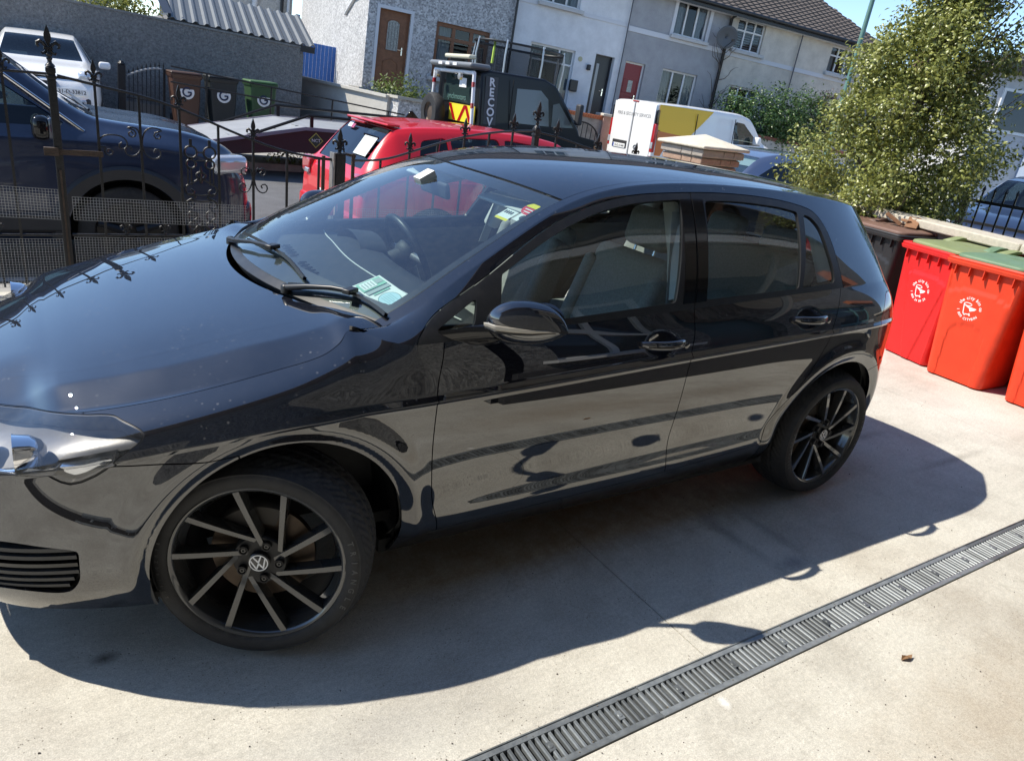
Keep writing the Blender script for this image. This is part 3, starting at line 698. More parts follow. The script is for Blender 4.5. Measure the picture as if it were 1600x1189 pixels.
    b = MB(); b.lathe([(.075, .075), (.148, .075), (.148, .097), (.075, .097)], 64, 'y'); b.lathe([(.075, .06), (.075, .1)], 40, 'y'); b.build('brake_disc', DISC, w, smooth=30)
    b = MB(); q = np.linspace(R_(-35), R_(35), 14)
    b.grid([[((r)*math.cos(t), y, (r)*math.sin(t)) for r, y in ((.10, .06), (.155, .058), (.165, .07), (.165, .11), (.10, .11))] for t in q]); b.build('caliper', mat('caliper', (.05, .045, .04), .6, .4), w, smooth=50)
    return w
def place_wheels(car):
    proto = make_wheel('wheel')
    spots = [((-.008, -.886, .3175), 'Z', .481, 105, -1), ((2.637, -.886, .3175), 'Z', 0, 107, -1), ((0, .886, .3175), 'Z', .43, 40, 1), ((2.637, .886, .3175), 'Z', 0, 10, 1)]
    for i, (loc, _, st, base, sd) in enumerate(spots):
        w = proto if i == 0 else copy_tree(proto)
        w.parent = car; w.name = 'wheel'
        rot = Matrix.Rotation(-R_(base), 4, 'Y')           # spin: pattern's first spoke at the traced angle
        steer = Matrix.Rotation(-st, 4, 'Z')
        flip = Matrix.Rotation(math.pi, 4, 'Z') if sd > 0 else Matrix.Identity(4)
        camb = Matrix.Rotation(-.045 if i == 0 else -.012, 4, 'X') if sd < 0 else Matrix.Identity(4)
        w.matrix_basis = Matrix.Translation(loc) @ steer @ flip @ camb @ rot
place_wheels(CARX[0])

# ------------------------------------------------------------------ mirrors, handles, wipers
def car_fittings(car):
    doors = sorted([o for o in COL.objects if o.parent == car and o.name.startswith('front_door')], key=lambda o: o.name)
    rdoors = sorted([o for o in COL.objects if o.parent == car and o.name.startswith('rear_door')], key=lambda o: o.name)
    IND = mat('indicator_lens', (.36, .33, .28), .25, coat=.6)
    for sd, dr, rr in ((-1, doors[0], rdoors[0]), (1, doors[1], rdoors[1])):
        # mirror housing as sections from the door out to the tip
        qs = [0, .05, .15, .3, .5, .7, .85, .94, .985, 1]
        yv = np.interp(qs, [0, 1], [.872, 1.018])
        xf = np.interp(qs, [0, .15, .5, .8, 1], [.690, .648, .655, .715, .835])
        xr = np.interp(qs, [0, .15, .5, .8, 1], [.740, .785, .835, .865, .870])
        zt = np.interp(qs, [0, .05, .15, .3, .5, .7, .85, .94, 1], [1.000, 1.035, 1.062, 1.080, 1.086, 1.078, 1.058, 1.035, 1.008])
        zb = np.interp(qs, [0, .05, .15, .3, .5, .7, .85, 1], [.985, .968, .958, .952, .950, .956, .968, .998])
        n = 30; G = []
        for i in range(len(qs)):
            cx, rx = (xf[i]+xr[i])/2, (xr[i]-xf[i])/2; cz2, rz = (zt[i]+zb[i])/2, (zt[i]-zb[i])/2; row = []
            for j in range(n+1):
                a = 2*math.pi*j/n; c, s = math.cos(a), math.sin(a)
                ex = .62 if c > 0 else .95      # squarer at the glass side, round in front
                row.append((cx+rx*math.copysign(abs(c)**ex, c), sd*yv[i], cz2+rz*math.copysign(abs(s)**.85, s)))
            G.append(row)
        b = MB(); b.grid(G); b.add(G[0][:-1], [tuple(range(n))]); b.add(G[-1][:-1], [tuple(range(n))])
        hs = b.build('door_mirror', PAINT, dr, smooth=55, sub=1)
        # lower shell and indicator strip follow the front of the housing
        def fp(q, h, out):
            cx = np.interp(q, qs, (xf+xr)/2); rx = np.interp(q, qs, (xr-xf)/2); c0 = np.interp(q, qs, (zt+zb)/2); rz = np.interp(q, qs, (zt-zb)/2)
            cs = math.sqrt(max(0, 1-abs(h)**2)); return Vector((cx-(rx+out)*cs, sd*(np.interp(q, [0, 1], [.872, 1.018])+out*.6*(q > .8)), c0+rz*h))
        b = MB(); b.grid([[fp(q, h, .0025) for h in (-.30, -.22, -.12, -.05)] for q in np.linspace(.10, .985, 22)]); b.build('indicator', IND, hs, smooth=60, solid=.003)
        b = MB(); b.grid([[fp(q, h, .0035) for h in (-.42, -.37, -.32)] for q in np.linspace(.04, .985, 22)]); b.build('seam_strip', TRIM, hs, smooth=60, solid=.003)
        b = MB(); b.grid([[(np.interp(q, qs, xr)+.002, sd*np.interp(q, [0, 1], [.885, 1.005]), np.interp(q, qs, zb)+.012+(np.interp(q, qs, zt)-np.interp(q, qs, zb)-.024)*v) for v in np.linspace(0, 1, 6)] for q in np.linspace(.08, .93, 10)]); b.build('mirror_glass', mat('mirror_silver', (.8, .8, .8), .02, 1.), hs)
        # foot of the mirror on the door shoulder
        b = MB(); path = [(.575, .832, .948), (.62, .850, .957), (.67, .874, .968), (.72, .905, .975)]
        G = []
        for i, p in enumerate(path):
            u = i/3; G.append([(p[0]+.055*math.cos(a)*(1-.2*u), sd*(p[1]+.012*math.cos(a)), p[2]+(.020+.008*u)*math.sin(a)) for a in np.linspace(0, 2*math.pi, 15)])
        b.grid(G); b.build('mirror_foot', GLOSSB, hs, smooth=60)
        # pull handles
        for (x0, x1, z0, z1, pd) in ((1.322, 1.540, .879, .872, dr), (2.163, 2.380, .925, .918, rr)):
            G = []
            ysurf = .877 if x0 < 2 else .873
            for i in range(15):
                u = i/14; x = x0+(x1-x0)*u; bow = math.sin(math.pi*min(1, max(0, u)))**.55; y = ysurf-.004+.034*bow; z = z0+(z1-z0)*u
                hh = (.0165+.0045*u)*(.55+.45*min(1, 8*u, 8*(1-u))); th = .0105
                G.append([(x, sd*(y+th*math.cos(a)*1.0), z+hh*math.copysign(abs(math.sin(a))**.8, math.sin(a))) for a in np.linspace(0, 2*math.pi, 17)])
            b = MB(); b.grid(G); b.add(G[0][:-1], [tuple(range(16))]); b.add(G[-1][:-1], [tuple(range(16))]); hd = b.build('handle', PAINT, pd, smooth=60)
            b = MB(); G2 = [[(q[0], q[1]+sd*.0016, z0+(z1-z0)*(i/14)-.004+.0016*(k-1)) for k in range(3) for q in [G[i][0]]] for i in range(1, 14)]
            b.grid(G2); b.build('handle_insert', GLOSSB, hd, solid=.001)
            b = MB(); b.lathe([(.001, -.001), (.011, 0), (.013, .004)], 20, 'y', (x1-.018, 0, z1)); V = [(q[0], sd*(ysurf+.031-.2*q[1]), q[2]) for q in b.v]
            b2 = MB(); b2.add(V, b.f); b2.build('lock_cover', PAINT, hd, smooth=60)
    # wipers
    def ws(s, t, up): return Vector(sheet_top(np.array([s]), np.array([t]))[0, 0])*1.0+Vector((-.55, 0, .83))*up
    for nm, arm, blade in (('wiper', [(5.56, -.50, .012), (5.63, -.60, .022), (5.70, -.70, .026), (5.74, -.77, .022)], [(5.60, -.50), (5.70, -.66), (5.74, -.77), (5.72, -.87), (5.66, -.965)]),
                           ('wiper', [(5.56, .42, .012), (5.62, .25, .022), (5.72, .05, .028), (5.80, -.14, .022)], [(5.70, .36), (5.76, .16), (5.80, -.1), (5.79, -.3), (5.70, -.52)])):
        b = MB(); b.tube([ws(*q) for q in arm], [.011, .009, .007, .007], 8); wo = b.build(nm, TRIM, car, smooth=50)
        q = np.array(blade); qq = smooth_line(q, 24)
        b = MB(); b.grid([[ws(s, t, .004), ws(s, t, .012)+Vector((.007, 0, .002)), ws(s, t, .018)+Vector((0, 0, .003)), ws(s, t, .012)-Vector((.007, 0, .002)), ws(s, t, .004)] for s, t in qq]); b.build('blade', mat('wiper_rubber', (.02, .02, .02), .35), wo, smooth=30)
        b = MB(); b.box(ws(arm[-1][0], arm[-1][1], .024), (.05, .03, .016), rz=.6 if nm else 0); b.build('clip', TRIM, wo, bevel=.004)
        b = MB(); b.lathe([(.016, -.01), (.016, .012), (.010, .018), (.001, .019)], 18, 'z', ws(*arm[0][:2], .004)); b.build('pivot_cap', TRIM, wo, smooth=50)
    # windscreen stickers and disc holder, on the inside of the glass
    def patch(name, cs, ct, hs_, ht_, m, shape='rect', off=-.008, parent=car, lo=-1, hi=1):
        b = MB(); n = 24
        if shape == 'rect': pts = [(cs+i*hs_, ct+j*ht_) for i, j in ((-1, -1), (1, -1), (1, 1), (-1, 1))]
        else: pts = [(cs+hs_*math.sin(a), ct+ht_*math.cos(a)) for a in np.linspace(math.asin(lo), math.pi-math.asin(lo), n)] if lo > -1 else [(cs+hs_*math.sin(a), ct+ht_*math.cos(a)) for a in np.linspace(0, 2*math.pi, n, endpoint=False)]
        if hi < 1: pts = [(cs+hs_*math.sin(a), ct+ht_*math.cos(a)) for a in np.linspace(math.pi-math.asin(hi), 2*math.pi+math.asin(hi), n)]
        V = [ws(s, t, off) for s, t in pts]; b.add(V, [tuple(range(len(V)))]); return b.build(name, m, parent)
    wspane = [o for o in COL.objects if o.parent == car and o.name.startswith('windscreen')][0]
    Y = mat('sticker_yellow', (.80, .70, .02), .5); Rd = mat('sticker_red', (.70, .05, .06), .5); Wt = mat('paper_white', (.78, .82, .78), .6); Gn = mat('paper_green', (.25, .55, .40), .6); Bl = mat('paper_blue', (.45, .68, .74), .6)
    patch('sticker', 7.625, -.885, .095, .052, Y, 'disc', parent=wspane, lo=.12); patch('sticker', 7.625, -.885, .095, .052, Rd, 'disc', parent=wspane, hi=.06)
    for k, w0 in enumerate((-.003, -.04)):
        patch('sticker', 7.62-.035*(k+.5)-.0, -.885, .006, .034-.01*k, Wt, parent=wspane, off=-.0075)
    patch('sticker', 7.465, -.815, .062, .038, Wt, parent=wspane); patch('sticker', 7.40, -.82, .014, .038, Y, parent=wspane, off=-.0075); patch('sticker', 7.49, -.90, .055, .034, Wt, parent=wspane)
    INK = mat('ink_dark', (.06, .07, .09), .6)
    for k in range(4): patch('print_mark', 7.49, -.79-.014*k, .018, .004, INK, parent=wspane, off=-.0072)
    patch('print_mark', 7.49, -.90, .03, .014, INK, 'disc', parent=wspane, off=-.0072)
    # disc holder: three papers at the foot of the screen
    def quad(name, pts, m, off, shape=None):
        V = [ws(s, t, off) for s, t in pts]; b = MB(); b.add(V, [tuple(range(len(V)))]); return b.build(name, m, wspane)
    def bil(u, v):
        c = np.array([(5.84, -.69), (6.08, -.72), (5.97, -.935), (5.74, -.925)]); return tuple((1-u)*(1-v)*c[0]+(1-u)*v*c[1]+u*v*c[2]+u*(1-v)*c[3])
    quad('disc_holder', [bil(0, 0), bil(0, 1), bil(1, 1), bil(1, 0)], Wt, -.010)
    quad('paper_disc', [bil(.03, .08), bil(.03, .92), bil(.30, .92), bil(.30, .08)], Gn, -.0092)
    quad('paper_disc', [bil(.06, .15), bil(.06, .60), bil(.27, .60), bil(.27, .15)], Wt, -.0086)
    quad('paper_disc', [bil(.08, .62), bil(.08, .88), bil(.22, .88), bil(.22, .62)], mat('paper_grey', (.35, .42, .40), .6), -.0086)
    quad('paper_disc', [bil(.33, .10), bil(.33, .92), bil(.42, .92), bil(.42, .10)], mat('paper_grey', (.35, .42, .40), .6), -.0092)
    quad('paper_disc', [bil(.45, .22), bil(.45, .80), bil(.48, .80), bil(.48, .22)], Gn, -.0092)
    quad('paper_disc', [bil(.74+.20*math.cos(a), .46+.36*math.sin(a)) for a in np.linspace(0, 2*math.pi, 28, endpoint=False)], mat('paper_ring', (.22, .36, .36), .6), -.0092)
    quad('paper_disc', [bil(.74+.18*math.cos(a), .46+.33*math.sin(a)) for a in np.linspace(0, 2*math.pi, 28, endpoint=False)], Bl, -.0088)
    for k in range(5): quad('print_mark', [bil(.62, .28+.08*k), bil(.62, .31+.08*k), bil(.86-.05*(k % 2), .31+.08*k), bil(.86-.05*(k % 2), .28+.08*k)], mat('paper_teal', (.30, .52, .55), .6), -.0085)
    # tax disc text lines
    for k in range(4): quad('print_mark', [bil(.09, .2+.1*k), bil(.09, .24+.1*k), bil(.24, .24+.1*k), bil(.24, .2+.1*k)], mat('paper_grey', (.35, .42, .40), .6), -.0082)
    # aerial fin-free roof; number-plate tail ends
    b = MB(); b.box((3.375, 0, .70), (.02, .52, .11)); b.build('number_plate', mat('plate_white', (.8, .8, .78), .4), car, bevel=.004)
car_fittings(CARX[0])

# ------------------------------------------------------------------ cabin
def cushion(name, c, d, m, parent, rx=0., ry=0., bev=.05):
    b = MB(); mt = Matrix.Rotation(ry, 3, 'Y') @ Matrix.Rotation(rx, 3, 'X'); b.box(c, d, m=mt)
    return b.build(name, m, parent, bevel=bev, seg=5, smooth=80)
def cabin(car):
    FAB = mat('seat_fabric', (.24, .25, .245), .85, var=.25, vscale=120); DASH = mat('dash_plastic', (.035, .037, .040), .6, bump=.1, bscale=500); LIGHT = mat('trim_light_grey', (.58, .59, .57), .8); LEATH = mat('wheel_leather', (.02, .02, .02), .42)
    inter = bpy.data.objects.new('cabin', None); COL.objects.link(inter); inter.parent = car
    # dashboard: a swept top that rises towards the screen foot
    G = []
    for y in np.linspace(-.70, .70, 29):
        e = abs(y)/.70; bin_ = .028*math.exp(-((y-.36)/.17)**2)
        pts = [(.30+.14*e*e, .930), (.42+.10*e*e, .938), (.58, .945+bin_*.4), (.72, .945+bin_), (.80, .930+bin_), (.825, .89), (.80, .80), (.78, .62), (.72, .45)]
        G.append([(x, y, z-.012*e**3) for x, z in pts])
    b = MB(); b.grid(G); dash = b.build('dashboard', DASH, inter, smooth=50)
    # defroster vents, top seam
    for y0 in (-.34, .02, .30):
        for k in range(10):
            b = MB(); b.box((.40+.012*(k % 2)+.10*abs(y0+.02*k)**2, y0-.1+.02*k, .9405), (.028, .006, .004)); b.build('vent_slot', DARK, dash)
    b = MB(); b.tube([(.60+.10*(y/.7)**2, y, .949-.008*(abs(y)/.7)**3+.011*math.exp(-((y-.36)/.17)**2)) for y in np.linspace(-.68, .68, 30)], .0028, 6); b.build('dash_seam', LIGHT, dash)
    # steering wheel (right-hand drive)
    c = Vector((.985, .37, .905)); ax = Vector((.90, 0, .43)).normalized(); e1 = Vector((0, 1, 0)); e2 = ax.cross(e1)
    b = MB(); b.tube([c+(e1*math.cos(a)+e2*math.sin(a))*.178 for a in np.linspace(0, 2*math.pi, 40, endpoint=False)], .0165, 10, closed=True)
    sw = b.build('steering_wheel', LEATH, inter, smooth=60)
    b = MB(); b.lathe([(.001, .03), (.055, .022), (.068, 0), (.06, -.03), (.03, -.05)], 28, 'z'); V = put(b.v, frame(c, e1, e2)); b2 = MB(); b2.add(V, b.f); b2.build('airbag_hub', DASH, sw, smooth=60)
    for a in (0, math.pi, -math.pi/2):
        d = e1*math.cos(a)+e2*math.sin(a); b = MB(); b.tube([c+d*.04, c+d*.17], [.022, .014], 8); b.build('spoke', mat('wheel_silver', (.35, .35, .36), .35, .8), sw, smooth=60)
    b = MB(); b.tube([c-ax*.02, c-ax*.30], [.045, .06], 12); b.build('column', DASH, sw, smooth=60)
    # instrument cowl
    b = MB(); b.grid([[(.70+.12*u, .37+.15*math.cos(a), .935+.075*math.sin(a)*(1-.15*u)) for u in (0, .5, 1)] for a in np.linspace(0, math.pi, 16)]); b.build('instrument_cowl', DASH, dash, smooth=60)
    # seats
    for y in (-.36, .36):
        st = cushion('front_seat', (1.32, y, .50), (.50, .50, .16), FAB, inter)
        cushion('backrest', (1.63, y, .80), (.13, .47, .60), FAB, st, ry=R_(20))
        cushion('headrest', (1.765, y, 1.185), (.085, .27, .17), FAB, st, ry=R_(12))
        for k in (-.06, .06):
            b = MB(); b.tube([(1.735, y+k, 1.05), (1.755, y+k, 1.14)], .006, 8); b.build('headrest_post', CHROME, st)
        for k in (-1, 1): cushion('bolster', (1.60, y+k*.215, .78), (.14, .07, .50), FAB, st, ry=R_(20), bev=.03)
    rs = cushion('rear_seat', (2.15, 0, .50), (.50, 1.22, .18), FAB, inter); cushion('backrest', (2.50, 0, .80), (.14, 1.20, .62), FAB, rs, ry=R_(22))
    for y in (-.36, 0, .36): cushion('headrest', (2.65, y, 1.13), (.09, .24, .14), FAB, rs, ry=R_(10))
    b = MB(); b.box((2.90, 0, .98), (.5, 1.05, .02)); b.build('parcel_shelf', DASH, inter)
    # headliner under the roof, visors, pillar trims
    sD = np.linspace(7.95, 13.2, 30); t = np.linspace(-.93, .93, 25); R = sheet_top(sD, t); R[..., 2] -= .03; b = MB(); b.grid([[tuple(p) for p in r] for r in R]); b.build('headliner', LIGHT, inter, smooth=60)
    for y in (-.36, .36):
        b = MB(); b.box((1.09, y*.92, 1.275), (.16, .36, .014), m=Matrix.Rotation(R_(-14), 3, 'Y')); b.build('sun_visor', LIGHT, inter, bevel=.007)
    b = MB(); b.box((.905, 0, 1.262), (.022, .235, .062), m=Matrix.Rotation(R_(-12), 3, 'Y')); im = b.build('rear_view_mirror', DASH, inter, bevel=.010, seg=3)
    b = MB(); b.tube([(.905, 0, 1.275), (.885, 0, 1.31)], .012, 8); b.box((.86, 0, 1.298), (.07, .06, .03), m=Matrix.Rotation(R_(-30), 3, 'Y')); b.build('mirror_stem', LIGHT, im)
    for sd in (-1, 1):
        # trims inside the A, B and C pillars and the roof rail
        for path, w_ in (([(.55, .68, 1.0), (.80, .635, 1.125), (1.02, .58, 1.235), (1.22, .53, 1.305)], .024), ([(1.63, .72, .98), (1.66, .64, 1.15), (1.70, .515, 1.34)], .045), ([(2.66, .66, 1.02), (2.64, .57, 1.2), (2.58, .46, 1.32)], .055)):
            b = MB(); b.tube([(x, sd*y, z) for x, y, z in path], w_, 8); b.build('pillar_trim', LIGHT if w_ > .04 else mat('pillar_grey', (.16, .16, .16), .8), inter, smooth=60)
        # seat belt hanging from the B pillar
        b = MB(); b.grid([[(1.62+.03*u-.05*v, sd*(.60+.13*v), 1.30-.42*v) for u in (0, 1, 1.6)] for v in np.linspace(0, 1, 8)]); b.build('seat_belt', mat('belt_webbing', (.28, .31, .31), .8), inter, solid=.002)
    b = MB(); b.box((1.5, 0, .30), (2.3, 1.5, .04)); b.build('cabin_floor', DARK, inter)
    b = MB(); b.box((1.05, 0, .48), (.7, .16, .34)); b.build('centre_console', DASH, inter, bevel=.03)
cabin(CARX[0])
# ================================================================== ground
def concrete_mat():
    m = bpy.data.materials.new('yard_concrete'); m.use_nodes = True; nt = m.node_tree; b = nt.nodes['Principled BSDF']; L = nt.links.new; N = nt.nodes.new
    tc = N('ShaderNodeTexCoord'); co = tc.outputs['Object']
    def noise(sc, det=6, ro=.6, vec=co):
        n = N('ShaderNodeTexNoise'); n.inputs['Scale'].default_value = sc; n.inputs['Detail'].default_value = det; n.inputs['Roughness'].default_value = ro; L(vec, n.inputs['Vector']); return n.outputs['Fac']
    def ramp(f, a, bb, c, d):
        r = N('ShaderNodeMapRange'); r.inputs[1].default_value = a; r.inputs[2].default_value = bb; r.inputs[3].default_value = c; r.inputs[4].default_value = d; L(f, r.inputs[0]); return r.outputs[0]
    def mixc(fac, A, B):
        x = N('ShaderNodeMix'); x.data_type = 'RGBA'
        if isinstance(fac, float): x.inputs['Factor'].default_value = fac
        else: L(fac, x.inputs['Factor'])
        for k, v in (('A', A), ('B', B)):
            if isinstance(v, tuple): x.inputs[k].default_value = (*v, 1)
            else: L(v, x.inputs[k])
        return x.outputs['Result']
    mp = N('ShaderNodeMapping'); mp.inputs['Scale'].default_value = (1, 4, 1); L(co, mp.inputs['Vector'])
    c = mixc(ramp(noise(1.3, 8, .65), .3, .7, 0, 1), (.48, .452, .388), (.62, .598, .525))
    c = mixc(ramp(noise(5.5, 6, .7, mp.outputs[0]), .42, .72, 0, .55), c, (.64, .605, .53))
    c = mixc(ramp(noise(2.2, 8, .72), .47, .66, 0, .62), c, (.385, .36, .31))
    c = mixc(ramp(noise(14, 6, .75), .56, .72, 0, .45), c, (.33, .31, .27))
    c = mixc(ramp(noise(.55, 4, .6), .52, .72, 0, .35), c, (.40, .33, .25))
    # stains with their own places: oil brown under the car, a dark drip, a white smear, tyre scuffs
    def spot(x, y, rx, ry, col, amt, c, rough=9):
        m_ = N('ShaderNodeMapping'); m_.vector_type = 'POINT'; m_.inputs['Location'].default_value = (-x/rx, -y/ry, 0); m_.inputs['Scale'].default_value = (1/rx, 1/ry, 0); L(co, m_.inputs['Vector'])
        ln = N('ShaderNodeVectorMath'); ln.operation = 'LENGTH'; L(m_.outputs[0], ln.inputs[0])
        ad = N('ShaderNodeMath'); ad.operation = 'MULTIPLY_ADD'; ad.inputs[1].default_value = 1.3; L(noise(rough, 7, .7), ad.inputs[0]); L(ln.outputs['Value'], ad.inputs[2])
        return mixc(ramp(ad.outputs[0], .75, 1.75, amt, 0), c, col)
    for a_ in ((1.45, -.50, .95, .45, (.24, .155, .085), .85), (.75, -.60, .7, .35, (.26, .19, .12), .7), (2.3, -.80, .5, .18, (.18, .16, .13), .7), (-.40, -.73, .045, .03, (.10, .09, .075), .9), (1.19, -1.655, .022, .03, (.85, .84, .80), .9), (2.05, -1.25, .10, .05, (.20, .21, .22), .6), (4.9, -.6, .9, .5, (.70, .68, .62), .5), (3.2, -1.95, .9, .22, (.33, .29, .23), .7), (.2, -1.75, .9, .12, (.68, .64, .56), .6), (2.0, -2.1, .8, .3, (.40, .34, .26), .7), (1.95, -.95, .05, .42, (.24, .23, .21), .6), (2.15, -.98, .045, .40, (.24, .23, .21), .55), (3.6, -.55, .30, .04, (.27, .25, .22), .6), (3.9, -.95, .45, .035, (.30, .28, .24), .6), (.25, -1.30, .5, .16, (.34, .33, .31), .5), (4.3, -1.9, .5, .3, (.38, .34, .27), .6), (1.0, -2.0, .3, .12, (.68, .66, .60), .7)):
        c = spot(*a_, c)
    # pin holes and grit
    v = N('ShaderNodeTexVoronoi'); v.inputs['Scale'].default_value = 62; L(co, v.inputs['Vector'])
    pin = ramp(v.outputs['Distance'], .08, .17, .9, 0); msk = ramp(noise(6, 3), .47, .58, 0, 1)
    mu = N('ShaderNodeMath'); mu.operation = 'MULTIPLY'; L(pin, mu.inputs[0]); L(msk, mu.inputs[1])
    c = mixc(mu.outputs[0], c, (.16, .14, .115))
    gr0 = ramp(noise(230, 3, .8), .33, .68, .74, 1.16); gr1 = ramp(noise(70, 5, .75), .32, .7, .82, 1.13); gm_ = N('ShaderNodeMath'); gm_.operation = 'MULTIPLY'; L(gr0, gm_.inputs[0]); L(gr1, gm_.inputs[1]); gr = gm_.outputs[0]; sc = N('ShaderNodeVectorMath'); sc.operation = 'SCALE'; L(c, sc.inputs[0]); L(gr, sc.inputs['Scale'])
    # hairline cracks
    vc = N('ShaderNodeTexVoronoi'); vc.feature = 'DISTANCE_TO_EDGE'; vc.inputs['Scale'].default_value = .42
    wn = N('ShaderNodeTexNoise'); wn.inputs['Scale'].default_value = 3; wn.inputs['Detail'].default_value = 5; L(co, wn.inputs['Vector'])
    va = N('ShaderNodeVectorMath'); va.operation = 'MULTIPLY_ADD'; va.inputs[1].default_value = (.35, .35, .35); L(wn.outputs['Color'], va.inputs[0]); L(co, va.inputs[2]); L(va.outputs[0], vc.inputs['Vector'])
    ck = ramp(vc.outputs['Distance'], .0, .0025, .16, 0); col = mixc(ck, sc.outputs[0], (.22, .19, .15))
    L(col, b.inputs['Base Color']); b.inputs['Roughness'].default_value = .88; b.inputs['Specular IOR Level'].default_value = .3
    add = N('ShaderNodeMath'); add.operation = 'ADD'; L(noise(300, 4, .7), add.inputs[0]); m2 = N('ShaderNodeMath'); m2.operation = 'MULTIPLY'; m2.inputs[1].default_value = 1.2; L(noise(22, 6, .7, mp.outputs[0]), m2.inputs[0]); L(m2.outputs[0], add.inputs[1])
    sb = N('ShaderNodeMath'); sb.operation = 'SUBTRACT'; L(add.outputs[0], sb.inputs[0]); L(mu.outputs[0], sb.inputs[1])
    bp = N('ShaderNodeBump'); bp.inputs['Strength'].default_value = .35; bp.inputs['Distance'].default_value = .004; L(sb.outputs[0], bp.inputs['Height']); L(bp.outputs[0], b.inputs['Normal'])
    return m
CONC = concrete_mat()
ASPH = mat('asphalt', (.115, .115, .118), .9, var=.25, vscale=3, bump=.6, bscale=160, detail=8)
PATH = mat('footpath', (.33, .32, .30), .9, var=.2, vscale=2, bump=.3, bscale=90)
KERB = mat('kerb_stone', (.40, .385, .35), .85, var=.2, vscale=6, bump=.3, bscale=80)
DRAIN_Y0, DRAIN_Y1 = -1.617, -1.487
def ground():
    g = 0.
    # yard slabs: cast concrete with narrow joints; the channel drain lies between two of them
    yard = bpy.data.objects.new('yard', None); COL.objects.link(yard); tag(yard, kind='structure')
    ex = [-12., 1.285, 4.62, 9.0]
    def slab(x0, x1, y0, y1):
        j = .0022; b = MB(); n = 40
        # ragged far joint edges
        b.prism([(x0+j, y0+j), (x1-j, y0+j), (x1-j, y1-j), (x0+j, y1-j)], -.16, 0., 'z'); return b.build('slab', CONC, yard)
    for a, c in zip(ex[:-1], ex[1:]): slab(a, c, DRAIN_Y1+.0015, 3.06)
    for a, c in ((-12., -2.5), (-2.5, 4.9), (4.9, 9.)): slab(a, c, -3.75, DRAIN_Y0-.0015)
    b = MB(); b.box((-1.5, -.3, -.17), (24, 7.4, .02)); b.build('joint_bed', mat('dirt_bed', (.09, .08, .065), .95), yard)
    def sheet(name, ys, m, x0=-60, x1=90, nx=2):
        b = MB(); b.grid([[(x, y, z) for y, z in ys] for x in (x0, x1)]); return tag(b.build(name, m), kind='structure')
    sheet('footpath', [(3.06, -.004), (3.45, -.03), (3.62, -.055), (3.62, -.14)], PATH)
    sheet('road', [(3.62, -.136), (7.0, -.115), (10.35, -.10)], ASPH)
    kb = MB(); 
    kerb = bpy.data.objects.new('kerb', None); COL.objects.link(kerb); tag(kerb, kind='structure')
    me = None
    for k in range(26):
        if me is None: b = MB(); b.box((0, 0, 0), (.90, .14, .16)); o = b.build('kerb_stone', KERB, kerb, bevel=.012); me = o.data; o.location = (-6+.915*k, 10.42, -.06)
        else:
            o2 = o.copy(); COL.objects.link(o2); o2.parent = kerb; o2.location = (-6+.915*k, 10.42, -.06)
    sheet('far_footpath', [(10.49, .016), (13.0, .03), (14.6, .16), (19.6, .30)], PATH)
    sheet('terrain', [(-80, -.4), (-3.2, -.3), (10, -.5), (19.5, .2), (90, 1.2)], mat('soil', (.10, .085, .06), .95, var=.3), -200, 260)
ground()
def drain():
    d = thing('channel_drain', 'grey galvanised slotted channel drain set in the concrete in front of the car', 'drain')
    ZN = mat('galvanised', (.19, .205, .21), .5, .45, var=.3, vscale=18, rvar=.12, bump=.08, bscale=150, dust=.14, dustcol=(.42, .40, .36))
    nt = ZN.node_tree; pb = nt.nodes['Principled BSDF']; src = pb.inputs['Base Color'].links[0].from_socket; oi = nt.nodes.new('ShaderNodeObjectInfo'); mr = nt.nodes.new('ShaderNodeMapRange'); mr.inputs[3].default_value = .62; mr.inputs[4].default_value = 1.35; nt.links.new(oi.outputs['Random'], mr.inputs[0]); sv = nt.nodes.new('ShaderNodeVectorMath'); sv.operation = 'SCALE'; nt.links.new(src, sv.inputs[0]); nt.links.new(mr.outputs[0], sv.inputs['Scale']); nt.links.new(sv.outputs[0], pb.inputs['Base Color'])
    y0, y1 = DRAIN_Y0, DRAIN_Y1; yc = (y0+y1)/2
    b = MB(); b.box((1.5, yc, -.10), (9.6, .10, .02)); b.box((1.5, y0+.012, -.06), (9.6, .008, .09)); b.box((1.5, y1-.012, -.06), (9.6, .008, .09)); b.build('channel', mat('drain_silt', (.035, .032, .028), .9), d)
    bar = None; screw = None; rb_ = random.Random(2)
    L = 1.0; joint = 1.975
    for k in range(-3, 5):
        xs = joint+k*L+.0025; xe = xs+L-.005
        if xe < -1.2 or xs > 6.0: continue
        b = MB()
        for yy, s in ((y0, 1), (y1, -1)):   # rolled side rails with an upstand
            b.prism([(yy, -.02), (yy, .0045), (yy+s*.004, .0055), (yy+s*.0055, .002), (yy+s*.021, .001), (yy+s*.022, -.004), (yy+s*.022, -.02)][::s], xs, xe, 'x')
        g = b.build('grate', ZN, d, smooth=30)
        n = 44; pitch = L/n
        for i in range(n+1):
            x = xs+i*(xe-xs)/n
            if -.3 < x < 5.95:
                if bar is None:
                    b = MB(); h = .0058
                    b.prism([(-h, -.016), (-h*1.0, -.0035), (-h*.6, -.0002), (h*.6, -.0002), (h, -.0035), (h, -.016)], y0+.0215, y1-.0215, 'y'); bar = b.build('bar', ZN, g, smooth=25); o = bar
                else: o = bar.copy(); COL.objects.link(o); o.parent = g
                o.location = (x, 0, rb_.uniform(-.0012, .0006)); o.rotation_euler = (0, 0, 0)
        for fx in (.12, .37, .63, .88):
            b = MB(); x = xs+L*fx; b.box((x, yc, -.002), (.020, .030, .006)); b.lathe([(.008, .0015), (.0065, .003), (.001, .0032)], 12, 'z', (x, yc, 0)); b.build('locking_screw', ZN, g, smooth=40)
drain()
